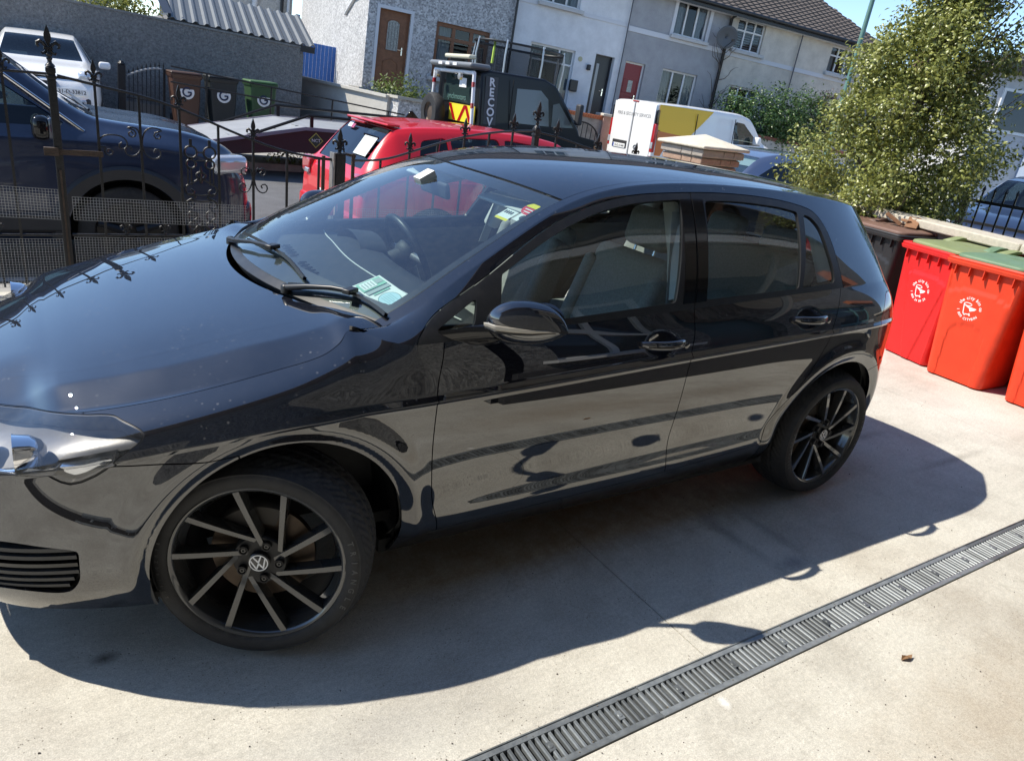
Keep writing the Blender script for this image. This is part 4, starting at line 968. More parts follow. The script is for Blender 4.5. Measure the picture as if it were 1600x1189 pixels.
def dead_leaf():
    b = MB(); P = [(0, 0, .004), (.018, .010, .012), (.040, .004, .006), (.055, -.006, .014), (.040, -.014, .008), (.02, -.012, .015)]
    b.add([(1.925+x, -1.80+y, z) for x, y, z in P], [(0, 1, 2), (0, 2, 5), (2, 3, 4), (2, 4, 5)])
    o = b.build('dry_leaf', mat('dry_leaf', (.20, .11, .05), .8), solid=.001); tag(o, 'curled brown dry leaf lying on the concrete below the drain', 'leaf')
    # silt and crumbs caught along the drain rails
    q = random.Random(9); m = MB()
    for _ in range(150):
        x = q.uniform(-.2, 4.2); y = (DRAIN_Y0 if q.random() < .5 else DRAIN_Y1)+q.gauss(0, .012); sz = q.uniform(.0015, .0038); m.box((x, y, .003), (sz, sz*q.uniform(.5, 1.5), sz*.6), rz=q.uniform(0, 3))
    tag(m.build('drain_silt', mat('silt', (.17, .145, .11), .95)), 'pale silt crumbs lying along the edges of the channel drain', 'silt', kind='stuff')
    # grit scattered on the slab
    r = random.Random(3); m = MB()
    for _ in range(260):
        x, y = r.uniform(-.8, 4.8), r.choice((r.uniform(-2.2, -1.63), r.uniform(-1.47, .4))); s = r.uniform(.0012, .004)
        m.box((x, y, s*.4), (s, s*r.uniform(.6, 1.4), s*.8), rz=r.uniform(0, 3))
    tag(m.build('grit', mat('grit', (.09, .08, .07), .9)), 'fine dark grit scattered over the concrete yard', 'grit', kind='stuff')
dead_leaf()
# ================================================================== wheelie bins
def rrect(w, d, r, n=14):
    """rounded rectangle outline, centred; list of (x,y)"""
    out = []
    for cx, cy, a0 in ((d/2-r, w/2-r, 0), (-d/2+r, w/2-r, 90), (-d/2+r, -w/2+r, 180), (d/2-r, -w/2+r, 270)):
        for k in range(n): a = R_(a0+90*k/(n-1)); out.append((cx+r*math.cos(a), cy+r*math.sin(a)))
    return out
def make_bin(label, body, lid, loc, rz, style='arch', group='red wheelie bins along the low wall', logo=None, lid_open=0., cat='wheelie bin'):
    """240 litre bin, local front = -x, origin on the ground under the middle of the front edge"""
    t = thing('wheelie_bin', label, cat, loc, (0, 0, rz), group)
    H = .895; secs = []
    for k in range(48):
        u = k/47; z = .012+u*H; w = .43+.125*u**.9; d = .44+.20*u**.9; xoff = .235+.045*(u)
        xf = -.5*d+xoff
        row = []
        for x, y in rrect_front(w, d):
            X = x+xoff; Y = y
            if abs(x+d/2) < .0015:      # front face: pressed relief
                yy = y/(w/2)
                top = .715-.075*yy*yy
                rec = 0.
                if z > top: rec = .010
                if style == 'arch':
                    a = .135; za = .30+.155*math.sqrt(max(0, 1-(y/a)**2))**.5 if abs(y) < a else 0
                    if abs(y) < a and z < za: rec = .007
                else:
                    e = .30*(z/.75)
                    if z < .75 and abs(y+.02) > .035+e*.9*.62 and z < top: rec = .009
                X += rec
            row.append((X, Y, z))
        secs.append(row)
    b = MB(); rows = [r+[r[0]] for r in secs]; b.grid(rows); b.add(secs[0], [tuple(range(len(secs[0])))])
    bo = b.build('body', body, t, smooth=38)
    # rim: two stepped bands with ribs under them
    b = MB(); G = []
    for z, gx in ((.868, .004), (.875, .022), (.898, .028), (.903, .020), (.918, .024), (.925, .018), (.925, -.02)):
        G.append([(x+.28-.0, y, z) for x, y in rrect(.555+2*gx, .645+2*gx, .05)]); G[-1].append(G[-1][0])
    b.grid(G); b.build('rim', body, t, smooth=40)
    for k in range(-2, 3):
        b = MB(); b.box((-.046, k*.105, .838), (.03, .006, .07)); b.build('rib', body, t)
    # lid: shallow dome with two grip loops at the back, hinged on a bar
    G = []
    for u, z in ((1.0, .0), (1.0, .012), (.985, .020), (.93, .026), (.6, .032), (.0, .034)):
        G.append([(.285+x*u*1., y*u, .929+z+.012*(x)) for x, y in rrect(.545, .61, .09)]); G[-1].append(G[-1][0])
    b = MB(); b.grid(G); li = b.build('lid', lid, t, smooth=50)
    for s in (-1, 1):
        b = MB(); q = [(.36, s*.245, .955), (.50, s*.25, .988), (.60, s*.25, .99), (.665, s*.25, .97)]
        b.grid([[(p[0], p[1]+w, p[2]-h) for w, h in ((-.04, .02), (-.035, 0), (.03, 0), (.04, .02))] for p in q]); b.build('lid_grip', lid, li, smooth=50, solid=.006)
    b = MB(); b.tube([(.665, -.27, .955), (.665, .27, .955)], .014, 10); b.build('handle_bar', body, t, smooth=50)
    for s in (-1, 1):
        b = MB(); b.tube([(.62, s*.2, .89), (.665, s*.2, .955)], .016, 8); b.build('hinge_arm', body, t, smooth=50)
        w = MB(); w.lathe([(.001, -.025), (.06, -.025), (.095, -.022), (.1, -.012), (.1, .012), (.095, .022), (.06, .025), (.001, .025)], 28, 'y', (.56, s*.245, .1)); w.build('wheel', RUBBER, t, smooth=40)
    b = MB(); b.tube([(.56, -.24, .1), (.56, .24, .1)], .012, 8); b.build('axle', TRIM, t)
    if logo: bin_logo(t, logo)
    return t
def rrect_front(w, d):
    """rounded rectangle with a finely divided front edge (x = -d/2)"""
    r = .055; pts = []
    for cx, cy, a0 in ((d/2-r, w/2-r, 0), (-d/2+r, w/2-r, 90)):
        for k in range(8): a = R_(a0+90*k/7); pts.append((cx+r*math.cos(a), cy+r*math.sin(a)))
    for k in range(1, 46): pts.append((-d/2, (w/2-r)*(1-2*k/46)))
    for cx, cy, a0 in ((-d/2+r, -w/2+r, 180), (d/2-r, -w/2+r, 270)):
        for k in range(8): a = R_(a0+90*k/7); pts.append((cx+r*math.cos(a), cy+r*math.sin(a)))
    return pts
def bin_logo(t, kind):
    """white print: arched words, a tipping bin, a phone line round the bottom"""
    W = mat('white_print', (.82, .80, .78), .5); zc = .575
    xf = lambda z: -.5*(.44+.20*((z-.012)/.895)**.9)+.235+.045*((z-.012)/.895)-.0012
    def on(y, z): return (xf(z), y, z)
    cy = .03 if kind == 'city' else .0
    def ring_text(txt, rad, a0, a1, sz, top=True):
        m = MB(); n = len(txt)
        for i, ch in enumerate(txt):
            if ch == ' ': continue
            a = R_(a0+(a1-a0)*i/(n-1)); V, F = text_mesh(ch, sz, 0, bold=.0006)
            er = (math.cos(a), math.sin(a)); tx = (math.sin(a), -math.cos(a)) if top else (-math.sin(a), math.cos(a)); ty = er if top else (-er[0], -er[1])
            # local: image-right on the front face is -y
            V2 = []
            for v in V:
                u = er[0]*rad+tx[0]*v[0]+ty[0]*v[1]; w = er[1]*rad+tx[1]*v[0]+ty[1]*v[1]; V2.append(on(cy-u, zc+w))
            m.add(V2, F)
        return m
    m = ring_text('the city bin co', .072, 158, 8, .033); m.build('lettering', W, t)
    m = ring_text('1 800 24 89 24' if kind != 'city' else '1 800 CITYBIN', .088, 196, 322, .026, False); m.build('lettering', W, t)
    def stroke(pts, wd, name='logo_mark'):
        m = MB()
        for p, q in zip(pts[:-1], pts[1:]):
            p, q = Vector(p), Vector(q); d = (q-p).normalized(); nn = Vector((-d.y, d.x))*wd/2
            m.add([on(cy-c.x, zc+c.y) for c in (p-nn, q-nn, q+nn, p+nn)], [(0, 1, 2, 3)])
        return m
    m = stroke([(-.045, .03), (-.036, -.035), (-.030, -.045), (.008, -.04), (.012, -.03)], .007)
    e = [(-.018+.028*math.cos(a), .032+.011*math.sin(a)) for a in np.linspace(0, 2*math.pi, 25)]
    k = stroke(e, .006); m.add(k.v, k.f)
    for pts in (((-.040, .018), (.052, .012), (.040, -.004), (.008, -.018), (-.002, .004)),):
        m.add([on(cy-x, zc+y) for x, y in pts], [tuple(range(len(pts)))])
    for cx, c2 in ((-.022, -.048), (.014, -.045)):
        m.add([on(cy-(cx+.006*math.cos(a)), zc+c2+.006*math.sin(a)) for a in np.linspace(0, 2*math.pi, 12, endpoint=False)], [tuple(range(12))])
    m.build('logo_mark', W, t)
REDB = mat('bin_red', (.64, .016, .016), .42, var=.13, vscale=9, bump=.03, bscale=200, spec=.4)
REDO = mat('bin_orange_red', (.69, .050, .016), .45, var=.13, vscale=9, bump=.03, bscale=200, spec=.4)
OLIVE = mat('lid_olive', (.20, .235, .105), .55, var=.12, vscale=12, bump=.04, bscale=120)
GREENL = mat('lid_green', (.125, .205, .115), .55, var=.12, vscale=12, bump=.04, bscale=120)
BROWNL = mat('lid_brown', (.16, .09, .065), .6, var=.15, vscale=12)
BLACKB = mat('bin_black', (.02, .02, .022), .45)
make_bin('red wheelie bin with olive lid and phone number print right behind the black car', REDB, OLIVE, (5.545, .36, 0), R_(-14), 'vee', logo='num')
make_bin('orange-red wheelie bin with green lid, arch panel and full round logo', REDO, GREENL, (5.405, -.13, 0), R_(-2), 'arch', logo='city')
make_bin('orange-red wheelie bin cut off by the right edge of the picture', REDO, GREENL, (5.40, -.725, 0), R_(-4), 'arch', logo='city')
make_bin('black wheelie bin with brown lid half hidden behind the tail of the black car', BLACKB, BROWNL, (5.93, 1.10, 0), R_(-10), 'arch', group=None)
make_bin('red wheelie bin with brown lid against the wall behind the olive-lidded bin', REDB, BROWNL, (5.86, 1.66, 0), R_(-12), 'arch', group=None)
def scraps():
    WD = mat('scrap_wood', (.24, .12, .06), .8, var=.3, vscale=20)
    t = thing('scrap_wood', 'broken offcuts of wood lying on the brown bin lid', 'wood scraps', (6.15, 1.12, .985), (0, 0, .4))
    for c, d, m in (((0, 0, .03), (.05, .16, .03), Matrix.Rotation(.5, 3, 'X')), ((.02, -.10, .03), (.12, .04, .02), Matrix.Rotation(.6, 3, 'Z')), ((.0, -.16, .025), (.20, .10, .012), Matrix.Rotation(-.4, 3, 'Y'))):
        b = MB(); b.box(c, d, m=m); b.build('offcut', WD, t, bevel=.003)
scraps()
# ================================================================== right-hand wall, gate pillar
def wall_right():
    w = thing('boundary_wall', 'low rendered boundary wall with pale coping stones behind the red bins', 'wall', (6.17, 0, 0), (0, 0, R_(-13)))
    b = MB(); b.box((.02, .6, .48), (.20, 5.2, .98)); b.build('wall_body', mat('wall_render_dark', (.12, .105, .09), .9, var=.25, vscale=6, bump=.4, bscale=80), w)
    CP = mat('coping', (.50, .45, .36), .85, var=.18, vscale=25, bump=.4, bscale=150)
    y = -2.1; k = 0
    for ln in (1.05, 1.0, 1.02, 1.0, .98, .6):
        b = MB(); b.box((0.02, y+ln/2, 1.01), (.33, ln-.008, .075)); b.build('coping_stone', CP, w, bevel=.012); y += ln
wall_right()
def pillar():
    p = thing('gate_pillar', 'square gate pillar of corbelled brick with a pale pyramid cap stone beyond the car roof', 'pillar', (5.067, 2.578, 0))
    BR = mat('pillar_brick', (.34, .225, .16), .85, var=.25, vscale=30, bump=.3, bscale=120); CA = mat('cap_stone', (.60, .545, .44), .85, var=.15, vscale=20, bump=.3, bscale=140); PG = mat('pillar_render', (.33, .29, .25), .9, var=.2, vscale=9, bump=.4, bscale=90)
    b = MB(); b.box((0, 0, .50), (.44, .44, 1.0)); b.build('shaft', BR, p)
    for k, (z, w, h, m) in enumerate(((1.045, .45, .075, BR), (1.13, .47, .075, BR), (1.205, .495, .06, BR), (1.275, .525, .06, BR), (1.345, .565, .065, PG))):
        n = 4; bl = w/n
        for s in range(4):
            for i in range(n):
                if i == n-1: continue
                b = MB(); u = -w/2+bl*(i+.5)+(bl*.5 if k % 2 else 0)*.0; L = bl-.006
                if i == 0: b.box((u+bl*.5, -w/2+.045, z), (2*bl-.006, .09, h-.008))
                else: b.box((u+bl, -w/2+.045, z), (L, .09, h-.008))
                o = b.build('brick', m, p, bevel=.004); o.rotation_euler = (0, 0, s*math.pi/2)
        b = MB(); b.box((0, 0, z), (w-.03, w-.03, h+.004)); b.build('mortar', mat('mortar', (.40, .37, .32), .95), p)
    h = .315; e = .0
    V = [(-h, -h, 1.385), (h, -h, 1.385), (h, h, 1.385), (-h, h, 1.385), (-h, -h, 1.412), (h, -h, 1.412), (h, h, 1.412), (-h, h, 1.412), (0, 0, 1.505)]
    b = MB(); b.add(V, [(0, 1, 2, 3), (0, 1, 5, 4), (1, 2, 6, 5), (2, 3, 7, 6), (3, 0, 4, 7), (4, 5, 8), (5, 6, 8), (6, 7, 8), (7, 4, 8)]); b.build('cap', CA, p, bevel=.010)
pillar()
# ================================================================== wrought-iron gates and fence on the street side
IRON = mat('black_iron', (.014, .014, .015), .38, .3, .0, var=.4, vscale=30, bump=.25, bscale=140, dust=.12)
RUST = mat('rusty_iron', (.055, .036, .024), .75, .2, var=.4, vscale=20, bump=.4, bscale=120)
NET = mat('plastic_netting', (.36, .36, .355), .6)
FIN_MESH = {}
def finial(parent, x, y, z, s=1.):
    """fleur-de-lis spear head"""
    if 'm' not in FIN_MESH:
        b = MB()
        leaf = [(0, .0), (.006, .012), (.012, .030), (.011, .045), (.006, .062), (0, .080)]
        prof = leaf+[(-x_, z_) for x_, z_ in leaf[-2:0:-1]]
        b.prism([(u, w+.038) for u, w in prof], -.0055, .0055, 'y')
        for sg in (-1, 1):
            b.tube([(sg*.004, 0, .034), (sg*.014, 0, .050), (sg*.026, 0, .058), (sg*.034, 0, .052), (sg*.035, 0, .042), (sg*.029, 0, .038)], [.005, .0065, .007, .0065, .0055, .004], 6)
            b.tube([(sg*.004, 0, .030), (sg*.012, 0, .020), (sg*.020, 0, .016), (sg*.024, 0, .022)], [.004, .005, .005, .003], 6)
        b.box((0, 0, .034), (.030, .018, .009)); b.lathe([(.007, -.005), (.0105, 0), (.0085, .008), (.012, .014), (.007, .022), (.007, .034)], 10, 'z')
        FIN_MESH['m'] = b.build('finial', IRON, parent, smooth=40); o = FIN_MESH['m']
    else:
        o = FIN_MESH['m'].copy(); COL.objects.link(o); o.parent = parent
    o.location = (x, y, z); o.scale = (s, s, s); o.name = 'finial'; return o
def scroll(parent, pts, r=.0055, name='scroll'):
    P = smooth_line([(a, b) for a, b in pts], 30); b = MB(); b.tube([(x, 0, z) for x, z in P], r, 6); return b.build(name, IRON, parent, smooth=60)
def spiral(cx, cz, r0, r1, a0, turns):
    return [(cx+(r0+(r1-r0)*t)*math.cos(R_(a0)+turns*2*math.pi*t), cz+(r0+(r1-r0)*t)*math.sin(R_(a0)+turns*2*math.pi*t)) for t in np.linspace(0, 1, 14)]
def netting(parent, x0, x1, za0, za1, zb0, zb1, cell=.0172):
    """white plastic mesh band between two slanting edges, tied to the bars"""
    b = MB(); nx = int((x1-x0)/cell); t = .0010
    top = lambda x: za0+(za1-za0)*(x-x0)/(x1-x0); bot = lambda x: zb0+(zb1-zb0)*(x-x0)/(x1-x0)
    sag = lambda x, z: .006*math.sin(7*x+9*z)
    nz = max(2, int((za0-zb0)/cell))
    for i in range(nx+1):
        x = x0+i*cell
        for k in range(6):
            u0, u1 = k/6, (k+1)/6; z0 = bot(x)+(top(x)-bot(x))*u0; z1 = bot(x)+(top(x)-bot(x))*u1
            b.add([(x-t, sag(x, z0)-.016, z0), (x+t, sag(x, z0)-.016, z0), (x+t, sag(x, z1)-.016, z1), (x-t, sag(x, z1)-.016, z1)], [(0, 1, 2, 3)])
    for j in range(nz+1):
        u = j/nz; n = 24
        for k in range(n):
            xa, xb = x0+(x1-x0)*k/n, x0+(x1-x0)*(k+1)/n; za = bot(xa)+(top(xa)-bot(xa))*u; zb = bot(xb)+(top(xb)-bot(xb))*u
            b.add([(xa, sag(xa, za)-.0165, za-t), (xb, sag(xb, zb)-.0165, zb-t), (xb, sag(xb, zb)-.0165, zb+t), (xa, sag(xa, za)-.0165, za+t)], [(0, 1, 2, 3)])
    return tag(b.build('netting', NET, parent, recalc=False), kind='stuff')
FY = 3.0
def bars(g, xs, topf, alt, z0=.05, low=True):
    for i, x in enumerate(xs):
        zt = topf(x); b = MB(); b.box((x, 0, (z0+zt)/2), (.0155, .0155, zt-z0)); b.build('bar', IRON, g)
        if alt(i): finial(g, x, 0, zt+.004, 1.25)
    if low:
        for x in [(a+c)/2 for a, c in zip(xs[:-1], xs[1:])]:
            b = MB(); b.box((x, 0, .23), (.012, .012, .36)); b.build('dog_bar', IRON, g); finial(g, x, 0, .41, .95)
def rail(g, pts, r=.0085, name='rail', m=None):
    b = MB(); P = smooth_line(pts, 40) if len(pts) > 2 else pts; b.tube([(x, 0, z) for x, z in P], r, 8); return b.build(name, m or IRON, g, smooth=60)
def post(label, x, h, w, fs=1.6, m=IRON):
    p = thing('gate_post', label, 'gate post', (x, FY, 0)); b = MB(); b.box((0, 0, h/2), (w, w, h)); b.box((0, 0, h-.06), (w+.012, w+.012, .02)); b.box((0, 0, h-.02), (w+.008, w+.008, .03)); b.build('shaft', m, p, bevel=.004)
    b = MB(); b.lathe([(w*.62, 0), (w*.5, .012), (w*.28, .022), (w*.25, .035), (w*.34, .042), (w*.2, .055)], 14, 'z', (0, 0, h)); b.build('collar', IRON, p, smooth=40)
    if fs: finial(p, 0, 0, h+.045, fs)
    return p
def fences():
    p1 = post('tall black iron gate post with large spear finial behind the bonnet', -.262, 1.44, .047, 1.65)
    b = MB(); b.box((.10, -.02, .935), (.30, .012, .035)); b.box((-.04, -.02, .935), (.08, .045, .05)); b.build('hinge_plate', RUST, p1)
    b = MB(); b.box((.0, -.028, .45), (.012, .012, .75)); b.build('hinge_rod', RUST, p1)
    pm = thing('gate_lock_post', 'thick black square gate post in front of the red car tail', 'gate post', (1.60, FY, 0)); b = MB(); b.box((0, 0, .52), (.078, .078, 1.04)); b.box((0, 0, 1.045), (.086, .086, .012)); b.build('shaft', IRON, pm, bevel=.004); finial(pm, 0, 0, 1.05, 1.55)
    b = MB(); b.box((-.055, .0, .55), (.012, .09, 1.0)); b.build('edge_plate', mat('worn_steel', (.3, .28, .26), .5, .5, var=.4, vscale=12), pm)
    post('black iron gate post with spear finial in front of the recovery truck windscreen', 3.40, 1.38, .05, 1.55)
    # left fixed panel, running out of the picture
    g = thing('iron_fence_panel', 'black wrought-iron fence panel with white netting left of the tall post', 'fence', (0, FY, 0))
    xs = [-.516-.2455*k for k in range(6)]; rail(g, [(-1.9, 1.36), (-.27, 1.396)]); rail(g, [(-1.9, .40), (-.27, .395)]); rail(g, [(-1.9, .08), (-.27, .08)])
    bars(g, xs[::-1], lambda x: 1.38, lambda i: True); netting(g, -1.7, -.285, .745, .697, .555, .501); netting(g, -1.7, -.285, .385, .372, .05, .05)
    # left leaf
    g = thing('iron_gate', 'left black wrought-iron gate leaf with scrolls, cast panel and white netting', 'gate', (0, FY, 0))
    T1 = [(-.23, 1.392), (.001, 1.356), (.235, 1.320), (.466, 1.262), (.723, 1.172), (.972, 1.088), (1.194, 1.032), (1.48, .998)]; P = smooth_line(T1, 80); top = lambda x: float(np.interp(x, P[:, 0], P[:, 1]))
    rail(g, T1); rail(g, [(-.23, .40), (1.55, .40)]); rail(g, [(-.23, .08), (1.55, .08)])
    bars(g, [-.03, .219, .464, .713, .952, 1.197, 1.44], top, lambda i: i in (0, 2, 4), z0=.08)
    b = MB(); b.box((1.475, 0, .66), (.022, .022, .72)); b.build('stile', RUST, g)
    rail(g, [(1.40, 1.0), (1.56, .995)], .011)
    netting(g, -.212, .90, .654, .628, .502, .466); netting(g, -.22, 1.45, .385, .38, .08, .08)
    # scrolls beside the second bar
    scroll(g, spiral(.027, .955, .012, .030, 200, -1.2)+[(-.03, .985), (-.02, 1.035), (.05, 1.062), (.12, 1.045), (.135, 1.0), (.105, .975), (.085, 1.0), (.105, 1.018)])
    scroll(g, spiral(.165, 1.078, .010, .028, 0, 1.1)+[(.14, 1.115), (.19, 1.115), (.214, 1.06), (.214, .98), (.17, .935), (.13, .945), (.128, .99), (.155, .995), (.16, .97)])
    scroll(g, spiral(.325, 1.075, .010, .026, 180, -1.1)+[(.35, 1.11), (.29, 1.125), (.232, 1.06), (.228, .99), (.26, .935), (.32, .93), (.335, .975), (.305, .99), (.295, .965)])
    # cast panel between the third and fourth bar
    pn = bpy.data.objects.new('cast_panel', None); COL.objects.link(pn); pn.parent = g
    def ring(x, z, r, th=.0075): b = MB(); b.tube([(x+r*math.cos(a), 0, z+r*math.sin(a)) for a in np.linspace(0, 2*math.pi, 22, endpoint=False)], th, 6, closed=True); b.build('ring', IRON, pn, smooth=60)
    cx = .590
    for s in (-1, 1):
        ring(cx+s*.062, .985, .040); ring(cx+s*.062, .905, .030); ring(cx+s*.060, .545, .032); ring(cx+s*.060, .470, .030)
        b = MB(); b.box((cx+s*.062, 0, 1.045), (.018, .014, .055)); b.build('stub', IRON, pn); b = MB(); b.box((cx+s*.062, 0, .82), (.010, .01, .12)); b.build('upright', IRON, pn); b = MB(); b.box((cx+s*.085, 0, .82), (.008, .01, .12)); b.build('upright', IRON, pn)
        scroll(pn, [(cx+s*.02, .80), (cx+s*.06, .775), (cx+s*.10, .745), (cx+s*.095, .70), (cx+s*.06, .69), (cx+s*.05, .715), (cx+s*.07, .73)], .007)
        scroll(pn, [(cx+s*.095, .70), (cx+s*.04, .675), (cx+s*.095, .645), (cx+s*.10, .61), (cx+s*.065, .595), (cx+s*.05, .62), (cx+s*.075, .635)], .007)
        scroll(pn, [(cx, .855), (cx+s*.03, .83), (cx+s*.012, .80), (cx, .775)], .008)
    for z in (.70, .655): b = MB(); b.tube([(cx-.08, 0, z), (cx, 0, z-.012), (cx+.08, 0, z)], .006, 6); b.build('bar', IRON, pn)
    b = MB(); b.tube([(cx-.03, 0, .985), (cx+.03, 0, .985)], .006, 6); b.build('cross_bar', IRON, pn); b = MB(); b.tube([(cx-.03, 0, .93), (cx+.03, 0, .93)], .006, 6); b.build('cross_bar', IRON, pn); b = MB(); b.lathe([(.002, .77), (.012, .80), (.006, .83), (.012, .85), (.004, .89)], 8, 'z', (cx, 0, 0)); b.build('spindle', IRON, pn, smooth=50)
    ring(cx, .43, .05, .008); ring(cx, .35, .04, .008)
    # scrolls beside the fifth bar
    for s in (-1, 1):
        scroll(g, spiral(.952+s*.062, .868, .008, .034, 90 if s > 0 else 90, s*1.15)+[(.952+s*.035, .90), (.952+s*.012, .86), (.952+s*.010, .80), (.952+s*.03, .745), (.952+s*.07, .722), (.952+s*.10, .75), (.952+s*.085, .785), (.952+s*.055, .775), (.952+s*.065, .755)])
    # right leaf
    g = thing('iron_gate', 'right black wrought-iron gate leaf rising past the red car roof', 'gate', (0, FY, 0))
    T2 = [(1.70, 1.0), (1.85, 1.008), (2.018, 1.036), (2.188, 1.092), (2.43, 1.176), (2.681, 1.250), (2.92, 1.300), (3.158, 1.334), (3.375, 1.352)]; P2 = smooth_line(T2, 80); top2 = lambda x: float(np.interp(x, P2[:, 0], P2[:, 1]))
    rail(g, T2, .0095, m=mat('worn_iron', (.07, .07, .075), .3, .5)); rail(g, [(1.66, .40), (3.37, .40)]); rail(g, [(1.66, .08), (3.37, .08)])
    bars(g, [1.94, 2.188, 2.435, 2.681, 2.92, 3.155], top2, lambda i: i in (1, 3, 5), z0=.08)
    b = MB(); b.box((1.712, 0, .60), (.022, .022, .90)); b.build('stile', RUST, g); rail(g, [(1.64, 1.045), (1.73, 1.03)], .011, m=RUST)
    netting(g, 1.75, 3.35, .63, .63, .47, .47)
    g = thing('iron_fence_panel', 'short black iron fence panel falling towards the brick pillar', 'fence', (0, FY, 0))
    T3 = [(3.43, 1.345), (3.643, 1.322), (3.873, 1.278), (4.127, 1.235), (4.45, 1.20), (4.85, 1.18)]; P3 = smooth_line(T3, 60); top3 = lambda x: float(np.interp(x, P3[:, 0], P3[:, 1]))
    rail(g, T3); rail(g, [(3.43, .40), (4.85, .40)]); bars(g, [3.625, 3.87, 4.115, 4.36, 4.6], top3, lambda i: i in (0, 2, 4), z0=.05, low=False)
fences()
# ================================================================== other vehicles (local x forward, y left, origin on the ground under the tail)
def gcar(name, label, loc, rz, st, paint, wheels, sidewin, ws, rw, rad=.315, cat='car', glass_m=None, group=None, z0=.17, ww=.2, hub=None):
    """st: stations (x, half width, waist height, half width of top, top height). sidewin: polygons (x,z). ws/rw: station ranges of the screens"""
    car = thing(name, label, cat, loc, (0, 0, rz), group)
    st = np.array(st, float); n = len(st); u = np.arange(n); sq = np.unique(np.concatenate([np.linspace(0, n-1, 16*(n-1)+1)]))
    Q = pchip(u, st, sq); X = Q[:, 0]; w = Q[:, 1]; zs = Q[:, 2]; wt = Q[:, 3]; zt = Q[:, 4]
    rws = [(w*.90, np.full_like(w, z0)), (w*.965, z0+.12+0*w), (w, z0+(zs-z0)*.45), (w*.995, z0+(zs-z0)*.72), (w*.975, zs-.03), (w*.955, zs), (w*.955+(wt-w*.955)*.55, zs+(zt-zs)*.55), (wt*1.02, zs+(zt-zs)*.90), (wt*.93, zs+(zt-zs)*.975), (wt*.5, zt-.004), (wt*0, zt)]
    k = np.arange(len(rws)); vq = np.linspace(0, len(rws)-1, 61)
    Y = pchip(k, np.array([r[0] for r in rws]), vq); Z = pchip(k, np.array([r[1] for r in rws]), vq)
    G = np.stack([np.repeat(X[:, None], 61, 1), Y.T, Z.T], 2)
    M = sheet_mesh(G, np.meshgrid(sq, vq, indexing='ij'))
    if ((M['V']-[st[:, 0].mean(), 0, .5])*M['N']).sum() < 0: M['N'] = -M['N']
    arch = lambda M: np.minimum.reduce([np.where(M['V'][:, 1] > .3, np.hypot(M['V'][:, 0]-x, M['V'][:, 2]-rad)-rad*1.17, 1.) for x in wheels])
    M = clip(M, arch(M), 1); XZ = lambda M: M['V'][:, [0, 2]]; S = lambda M: M['A'][:, 0]; W = lambda M: M['A'][:, 1]
    fs = [(nm, (lambda M, p=roundpoly(p, .04): np.where((W(M) > 4.6) & (W(M) < 8.2), sdpoly(XZ(M), p), .5))) for nm, p in sidewin]
    band = lambda a, b, lo: (lambda M: np.maximum(np.maximum(a-S(M), S(M)-b), lo-W(M)))
    if ws: fs.append(('windscreen', band(ws[0], ws[1], 7.75)))
    if rw: fs.append(('rear_window', band(rw[0], rw[1], 7.9)))
    gm = glass_m or G_CAR; body = M; pieces = []
    for nm, f in fs:
        pieces.append((nm, clip(body, f(body), -1))); body = clip(body, f(body)-.004, 1)
    panel('body', [body], paint, car, both=True, flange=.02)
    for nm, pc in pieces:
        if len(pc['F']) == 0: continue
        if nm in ('windscreen', 'rear_window'): panel(nm, [pc], gm, car, both=True, flange=0, off=-.006)
        else:
            for sd in (-1, 1): panel(nm, [pc], gm, car, side=sd, flange=0, off=-.008)
    # closing plates at nose and tail, dark cabin inside
    for i in (0, -1):
        P = G[i]; b = MB(); ring = [tuple(q) for q in P]+[(q[0], -q[1], q[2]) for q in P[::-1]]; b.add(ring, [tuple(range(len(ring)))]); b.build('end_panel', paint, car)
    b = MB(); xa, xb = st[:, 0].min()+.1, st[:, 0].max()-.1; wm = st[:, 1].max(); b.box(((xa+xb)/2, 0, .52), (xb-xa-.1, wm*1.55, .5)); b.build('cabin_tub', DARK, car)
    for x in [q for q in (sidewin and [np.mean([p[0] for p in sidewin[0][1]])] or [])]:
        for y in (-.36, .36): cushion('seat', (x, y, .86), (.16, .44, .50), mat('seat_dark', (.03, .03, .032), .8), car, ry=R_(-14), bev=.05); cushion('headrest', (x-.11, y, 1.20), (.09, .24, .16), mat('seat_dark', (.03, .03, .032), .8), car, bev=.04)
    for x in wheels:
        for sd in (-1, 1):
            t = MB(); y0 = sd*(wm-ww*.5-.01); h = ww/2
            t.lathe([(rad*.66, -h*.8), (rad*.70, -h), (rad*.92, -h*.95), (rad, -h*.7), (rad, h*.7), (rad*.92, h*.95), (rad*.70, h), (rad*.66, h*.8)], 40, 'y', (x, y0, rad)); wo = t.build('wheel', RUBBER, car, smooth=40)
            t = MB(); t.lathe([(rad*.68, sd*h*.86), (rad*.64, sd*h*.55), (rad*.2, sd*h*.5), (.001, sd*h*.62)], 40, 'y', (x, y0, rad)); rm = t.build('rim', hub or mat('silver_alloy', (.42, .42, .43), .35, .8), wo, smooth=30)
            for q in range(5):
                a = q*2*math.pi/5+.3; t = MB(); t.tube([(x+rad*.15*math.cos(a), y0+sd*h*.78, rad+rad*.15*math.sin(a)), (x+rad*.65*math.cos(a), y0+sd*h*.84, rad+rad*.65*math.sin(a))], [rad*.10, rad*.07], 6); t.build('spoke', hub or mat('silver_alloy', (.42, .42, .43), .35, .8), rm, smooth=40)
            b = MB(); q = np.linspace(0, math.pi, 20); b.grid([[(x+rad*1.2*math.cos(a), sd*yy, rad+rad*1.2*math.sin(a)) for yy in (wm*.93, wm*.6)] for a in q]); b.build('arch_liner', DARK, car)
    return car, G, sq
G_CAR = glass('car_glass', (.30, .36, .36))
